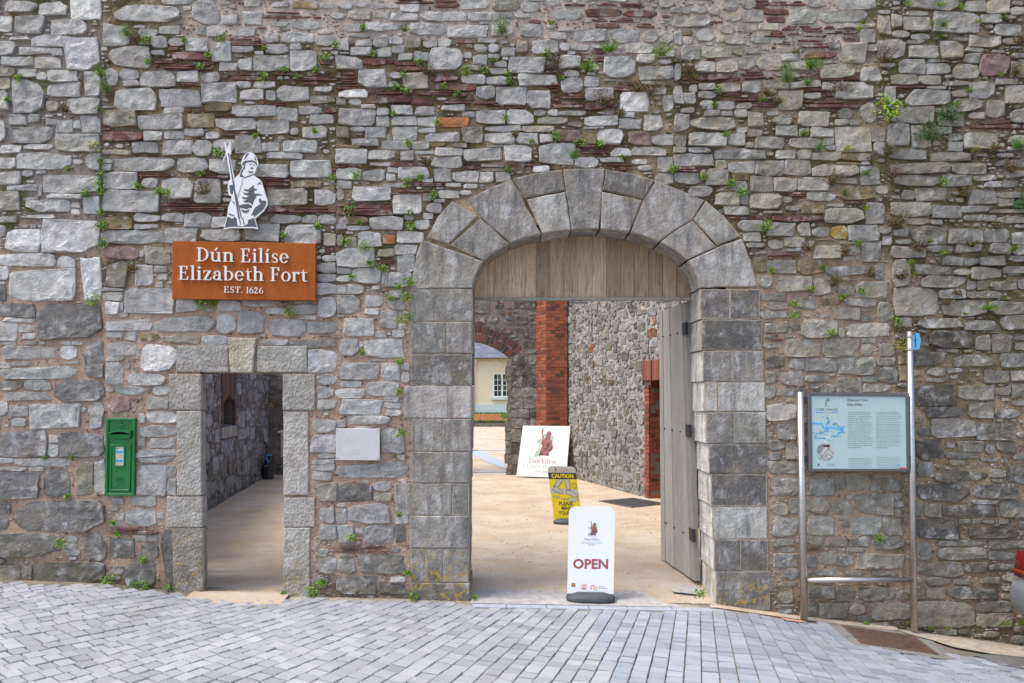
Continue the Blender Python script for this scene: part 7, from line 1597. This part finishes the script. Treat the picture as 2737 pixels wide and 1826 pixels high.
# ---------------- weeds, moss, debris ----------------
def leafq(m, c, d, up, L, Wd, col):
    s = d.cross(up); s = s.normalized() if s.length > 1e-4 else Vector((1, 0, 0)); q = c+d*L*.5
    m.add([c, q+s*Wd*.5, c+d*L+up*L*-.12, q-s*Wd*.5], [(0, 1, 2, 3)], col)
GR = {'h': (.17, .30, .03), 't': (.17, .30, .07), 'f': (.20, .34, .025), 'r': (.15, .18, .05), 'g': (.24, .36, .03), 'y': (.30, .34, .03), 'b': (.26, .44, .025), 's': (.10, .20, .07)}
def weed(m, p, sz, kind, r):
    out = Vector((0, -1, 0)); g = GR[kind]
    if kind in 'hyb':
        n = int(20+sz*420); n = min(n, 190)
        for _ in range(n):
            a = r.uniform(0, 6.28); rr = sz*math.sqrt(r.random())*r.uniform(.6, 1.1); c = p+Vector((math.cos(a)*rr*.95, -r.uniform(.0, sz*.6), math.sin(a)*rr*.8+sz*.15))
            d = Vector((r.uniform(-1, 1), r.uniform(-1.2, .1), r.uniform(-.8, .9))).normalized(); col = jcol(g, r, .35, .15)
            if kind == 'y' and r.random() < .3: col = jcol((.42, .32, .02), r, .2)
            leafq(m, c, d, Vector((r.uniform(-.5, .5), -1, r.uniform(0, 1))).normalized(), r.uniform(.018, .032)*(1.5 if kind == 'b' else 1), r.uniform(.014, .026)*(1.4 if kind == 'b' else 1), col)
        for _ in range(5): d = Vector((r.uniform(-.8, .8), -.7, r.uniform(-.2, .9))).normalized(); m.tube([p, p+d*sz*.8], .0018, 3, jcol((.10, .10, .03), r), cap=False)
    elif kind in 'ft':
        n = 8 if kind == 't' else 13
        for k in range(n):
            a = r.uniform(-1.2, 1.2) if kind == 'f' else r.uniform(-.7, .7); d = Vector((math.sin(a), -r.uniform(.35, .8), math.cos(a)*1.0)).normalized(); L = sz*r.uniform(.8, 1.35); q = p.copy(); pts = [q.copy()]
            for j in range(6):
                d = (d+Vector((0, -.03, -.10))).normalized(); q = q+d*L/6; pts.append(q.copy())
                for sgn in (-1, 1):
                    s = d.cross(out).normalized()*sgn; dd = (s+d*.5).normalized(); ll = L*(.20 if kind == 'f' else .34)*(1.15-j/6*.7)
                    leafq(m, q, dd, out, ll, ll*(.42 if kind == 'f' else .24), jcol(g, r, .3, .1))
            m.tube(pts, .0016, 3, jcol((.09, .10, .03), r), cap=False)
    elif kind == 'g':
        for k in range(22):
            a = r.uniform(-1.3, 1.3); d = Vector((math.sin(a), -r.uniform(.2, .8), math.cos(a))).normalized(); L = sz*r.uniform(.6, 1.3); b = p+d*L*.55+Vector((0, 0, .01)); c = p+d*L+Vector((0, -.01, -L*.25)); s = Vector((math.cos(a), 0, -math.sin(a)))*.003
            m.add([p-s, p+s, b+s, b-s], [(0, 1, 2, 3)], jcol(g, r, .3)); m.add([b-s, b+s, c], [(0, 1, 2)], jcol(g, r, .3))
    else:                                     # wiry: thin stems with small leaves
        n = 24 if kind == 'r' else 26
        for k in range(n):
            a = r.uniform(-1.5, 1.5) if kind == 's' else r.uniform(-1.1, 1.1); d = Vector((math.sin(a), -r.uniform(.1, .6), math.cos(a)*.9+.1)).normalized(); L = sz*r.uniform(.6, 1.5); q = p.copy(); pts = [q.copy()]
            for j in range(6):
                d = (d+Vector((r.uniform(-.3, .3), r.uniform(-.1, .05), r.uniform(-.25, .2)))).normalized(); q = q+d*L/6; pts.append(q.copy())
                for _ in range(3 if kind == 's' else 2):
                    dd = Vector((r.uniform(-1, 1), r.uniform(-.8, .1), r.uniform(-.6, 1))).normalized(); t = r.random()
                    col = jcol(g, r, .35) if (kind == 's' or t < .55) else jcol((.16, .045, .035), r, .3) if t < .85 else jcol((.4, .3, .26), r, .2)
                    leafq(m, q, dd, out, r.uniform(.012, .028)*(1.35 if kind == 's' else 1), r.uniform(.006, .011)*(1.3 if kind == 's' else 1), col)
            m.tube(pts, .0014, 3, jcol((.15, .07, .035), r), cap=False)
LOOK = {'h': 'leafy green herb', 't': 'upright long-leaved plant', 'f': 'small green fern', 'r': 'wiry reddish weed', 'g': 'tuft of bright grass', 'y': 'yellowing leafy herb', 'b': 'bushy bright yellow-green plant', 's': 'straggly grey-green shrub'}
CATW = {'h': 'herb', 't': 'plant', 'f': 'fern', 'r': 'weed', 'g': 'grass tuft', 'y': 'herb', 'b': 'plant', 's': 'shrub'}
NMW = {'h': 'wall_herb', 't': 'tall_weed', 'f': 'wall_fern', 'r': 'wiry_weed', 'g': 'grass_tuft', 'y': 'wall_herb', 'b': 'bushy_plant', 's': 'straggly_shrub'}
ANCH = [('the soldier cut-out', 655, 500), ('the left end of the rusty sign', 462, 725), ('the right end of the rusty sign', 842, 730), ('the green post box', 325, 1220), ('the doorway keystone', 650, 930),
 ('the steel plaque', 958, 1190), ('the left haunch of the arch', 1150, 600), ('the arch keystone', 1560, 440), ('the right haunch of the arch', 1950, 600), ('the left jamb of the gateway', 1090, 850), ('the foot of the left gateway jamb', 1170, 1600),
 ('the right jamb of the gateway', 2040, 900), ('the foot of the right gateway jamb', 1980, 1590), ('the information panel', 2290, 1150), ('the top of the tall steel post', 2430, 880), ('the top of the left straight joint', 270, 60), ('the middle of the left straight joint', 270, 420),
 ('the lower left straight joint', 270, 800), ('the flat orange stone', 1214, 331), ('the pale pointing at the top', 1330, 80), ('the bushy plant at upper right', 2370, 300), ('the straggly shrub at right', 2480, 390), ('the car', 2700, 1500), ('the street grate', 2390, 1700),
 ('the foot of the doorway', 650, 1590), ('the large pale block on the left wall', 190, 640), ('the top right corner', 2650, 60), ('the square green-stained block at right', 2450, 805), ('the white block over the arch', 1690, 280), ('the top left corner', 60, 60), ('the right edge under the shrub', 2640, 620)]
used_l = {}
def place(x, y):
    b = min(ANCH, key=lambda a: (a[1]-x)**2+(a[2]-y)**2*1.3); dx, dy = x-b[1], y-b[2]; D = math.hypot(dx, dy)
    v = '' if abs(dy) < .4*abs(dx) else ('above' if dy < 0 else 'below'); h = '' if abs(dx) < .4*abs(dy) else ('left' if dx < 0 else 'right')
    d = (v+' and '+h+' of' if v and h else v or (h+' of')); far = 'close ' if D < 75 else '' if D < 150 else 'well '
    return far+d+' '+b[0]
r = random.Random(99)
allw = []
for (ox, oy, s), txt in WD.items():
    for t in txt.split(';'):
        q = t.split(); allw.append((ox+float(q[0])*10/s, oy+float(q[1])*10/s, float(q[2]), q[3]))
big = {}
for w_ in allw: big.setdefault((w_[3], place(w_[0], w_[1])), []).append(w_)
for (k, z), L in big.items():
    L.sort(key=lambda w_: -w_[2])
    for i, (px, py, s_, _) in enumerate(L):
        X, Z = wx(px), wz(py); Z = max(Z, float(street_z(X))+.02); rad = s_*10/2.412/PM*1.0
        m = MB(); p = Vector((X, -.012, Z)); weed(m, p, rad, k, r)
        o = m.build(NMW[k], M['leaf'], None)
        pre = '' if len(L) == 1 else ('larger ' if i == 0 else 'smaller ') if len(L) == 2 else ('largest ', 'second largest ', 'third largest ', 'fourth largest ', 'fifth largest ', 'sixth largest ', 'smallest ')[min(i, 6)]
        lab = pre+LOOK[k]+' '+z
        w16 = lab.split(); lab = lab if len(w16) <= 16 else lab.replace(' straight joint', ' joint').replace('upright long-leaved', 'upright')
        tag(o, lab, CATW[k], 'weeds rooted in the wall and at its foot')
print('weeds', len(allw))
# moss and crumbs clinging in the joints
rm = random.Random(5); free = ~pk.g; jj, ii = np.where(free); mm = MB(); cr_ = MB(); sel = list(zip(jj.tolist(), ii.tolist())); rm.shuffle(sel); nm = nc = 0
for j, i in sel:
    x = pk.x0+(i+rm.random())*pk.c; z = pk.y0+(j+rm.random())*pk.c; px, py = x*PM+1368.5, 1058.7-(z-EYE)*PM
    if abs(x) > 5.8: continue
    f = float(fbm(x*1.7, z*1.7, 61, 3)); mid = (py < 690 and not (py < 120 and 420 < px < 2320)) or px > 2380
    if mid and f > .0 and nm < 8000 and px > 255:
        for _ in range(2):
            c = Vector((x+rm.uniform(-.01, .01), -rm.uniform(.006, .022), z+rm.uniform(-.008, .008))); d = Vector((rm.uniform(-1, 1), -.6, rm.uniform(-.4, 1))).normalized()
            leafq(mm, c, d, Vector((rm.uniform(-.4, .4), -1, .2)).normalized(), rm.uniform(.008, .02), rm.uniform(.008, .016), jcol((.13, .16, .02) if rm.random() < .55 else (.07, .065, .02), rm, .4)); nm += 1
    elif rm.random() < .3 and nc < 5000:
        a = rm.uniform(.004, .013); c = Vector((x, -rm.uniform(.0, .008), z)); k_ = rm.uniform(.6, 1.4); base = (.30, .28, .26) if rm.random() < .75 else (.12, .05, .04)
        cr_.add([c+Vector((-a*1.4, 0, -a*.5)), c+Vector((a*1.4, 0, -a*.6)), c+Vector((a, 0, a*.7)), c+Vector((-a, 0, a*.6)), c+Vector((0, -a*.9, 0))], [(0, 1, 4), (1, 2, 4), (2, 3, 4), (3, 0, 4)], jcol(base, rm, .3)); nc += 1
tag(mm.build('moss', M['leaf'], None), 'green and brown moss clinging in the wall joints', 'moss', kind='stuff')
tag(cr_.build('joint_gravel', M['tint'], None), 'small stone chips stuck in the mortar joints', 'stone chips', kind='stuff')
# loose grit on the yard sand
gm = MB(); rr = random.Random(14)
for _ in range(1500):
    d = rr.uniform(7.9, 19); X = rr.uniform(-6.2*(d-7)/13-.6, 2.6) ; Y = d-8
    a = rr.uniform(.003, .011)*(1+d/25); z = float(gz(X, Y))+.004; c = Vector((X, Y, z))
    gm.add([c+Vector((-a, -a, 0)), c+Vector((a, -a*.8, 0)), c+Vector((a*.8, a, 0)), c+Vector((-a, a*.8, 0)), c+Vector((0, 0, a*.9))], [(0, 1, 4), (1, 2, 4), (2, 3, 4), (3, 0, 4)], jcol((.34, .30, .25) if rr.random() < .4 else (.5, .42, .33), rr, .3))
tag(gm.build('loose_grit', M['tint'], None), 'loose grit and pebbles scattered on the sand of the yard', 'grit', kind='stuff')
print('objects', len(bpy.data.objects), 'tris', sum(len(o.data.polygons) for o in bpy.data.objects if o.type == 'MESH'))
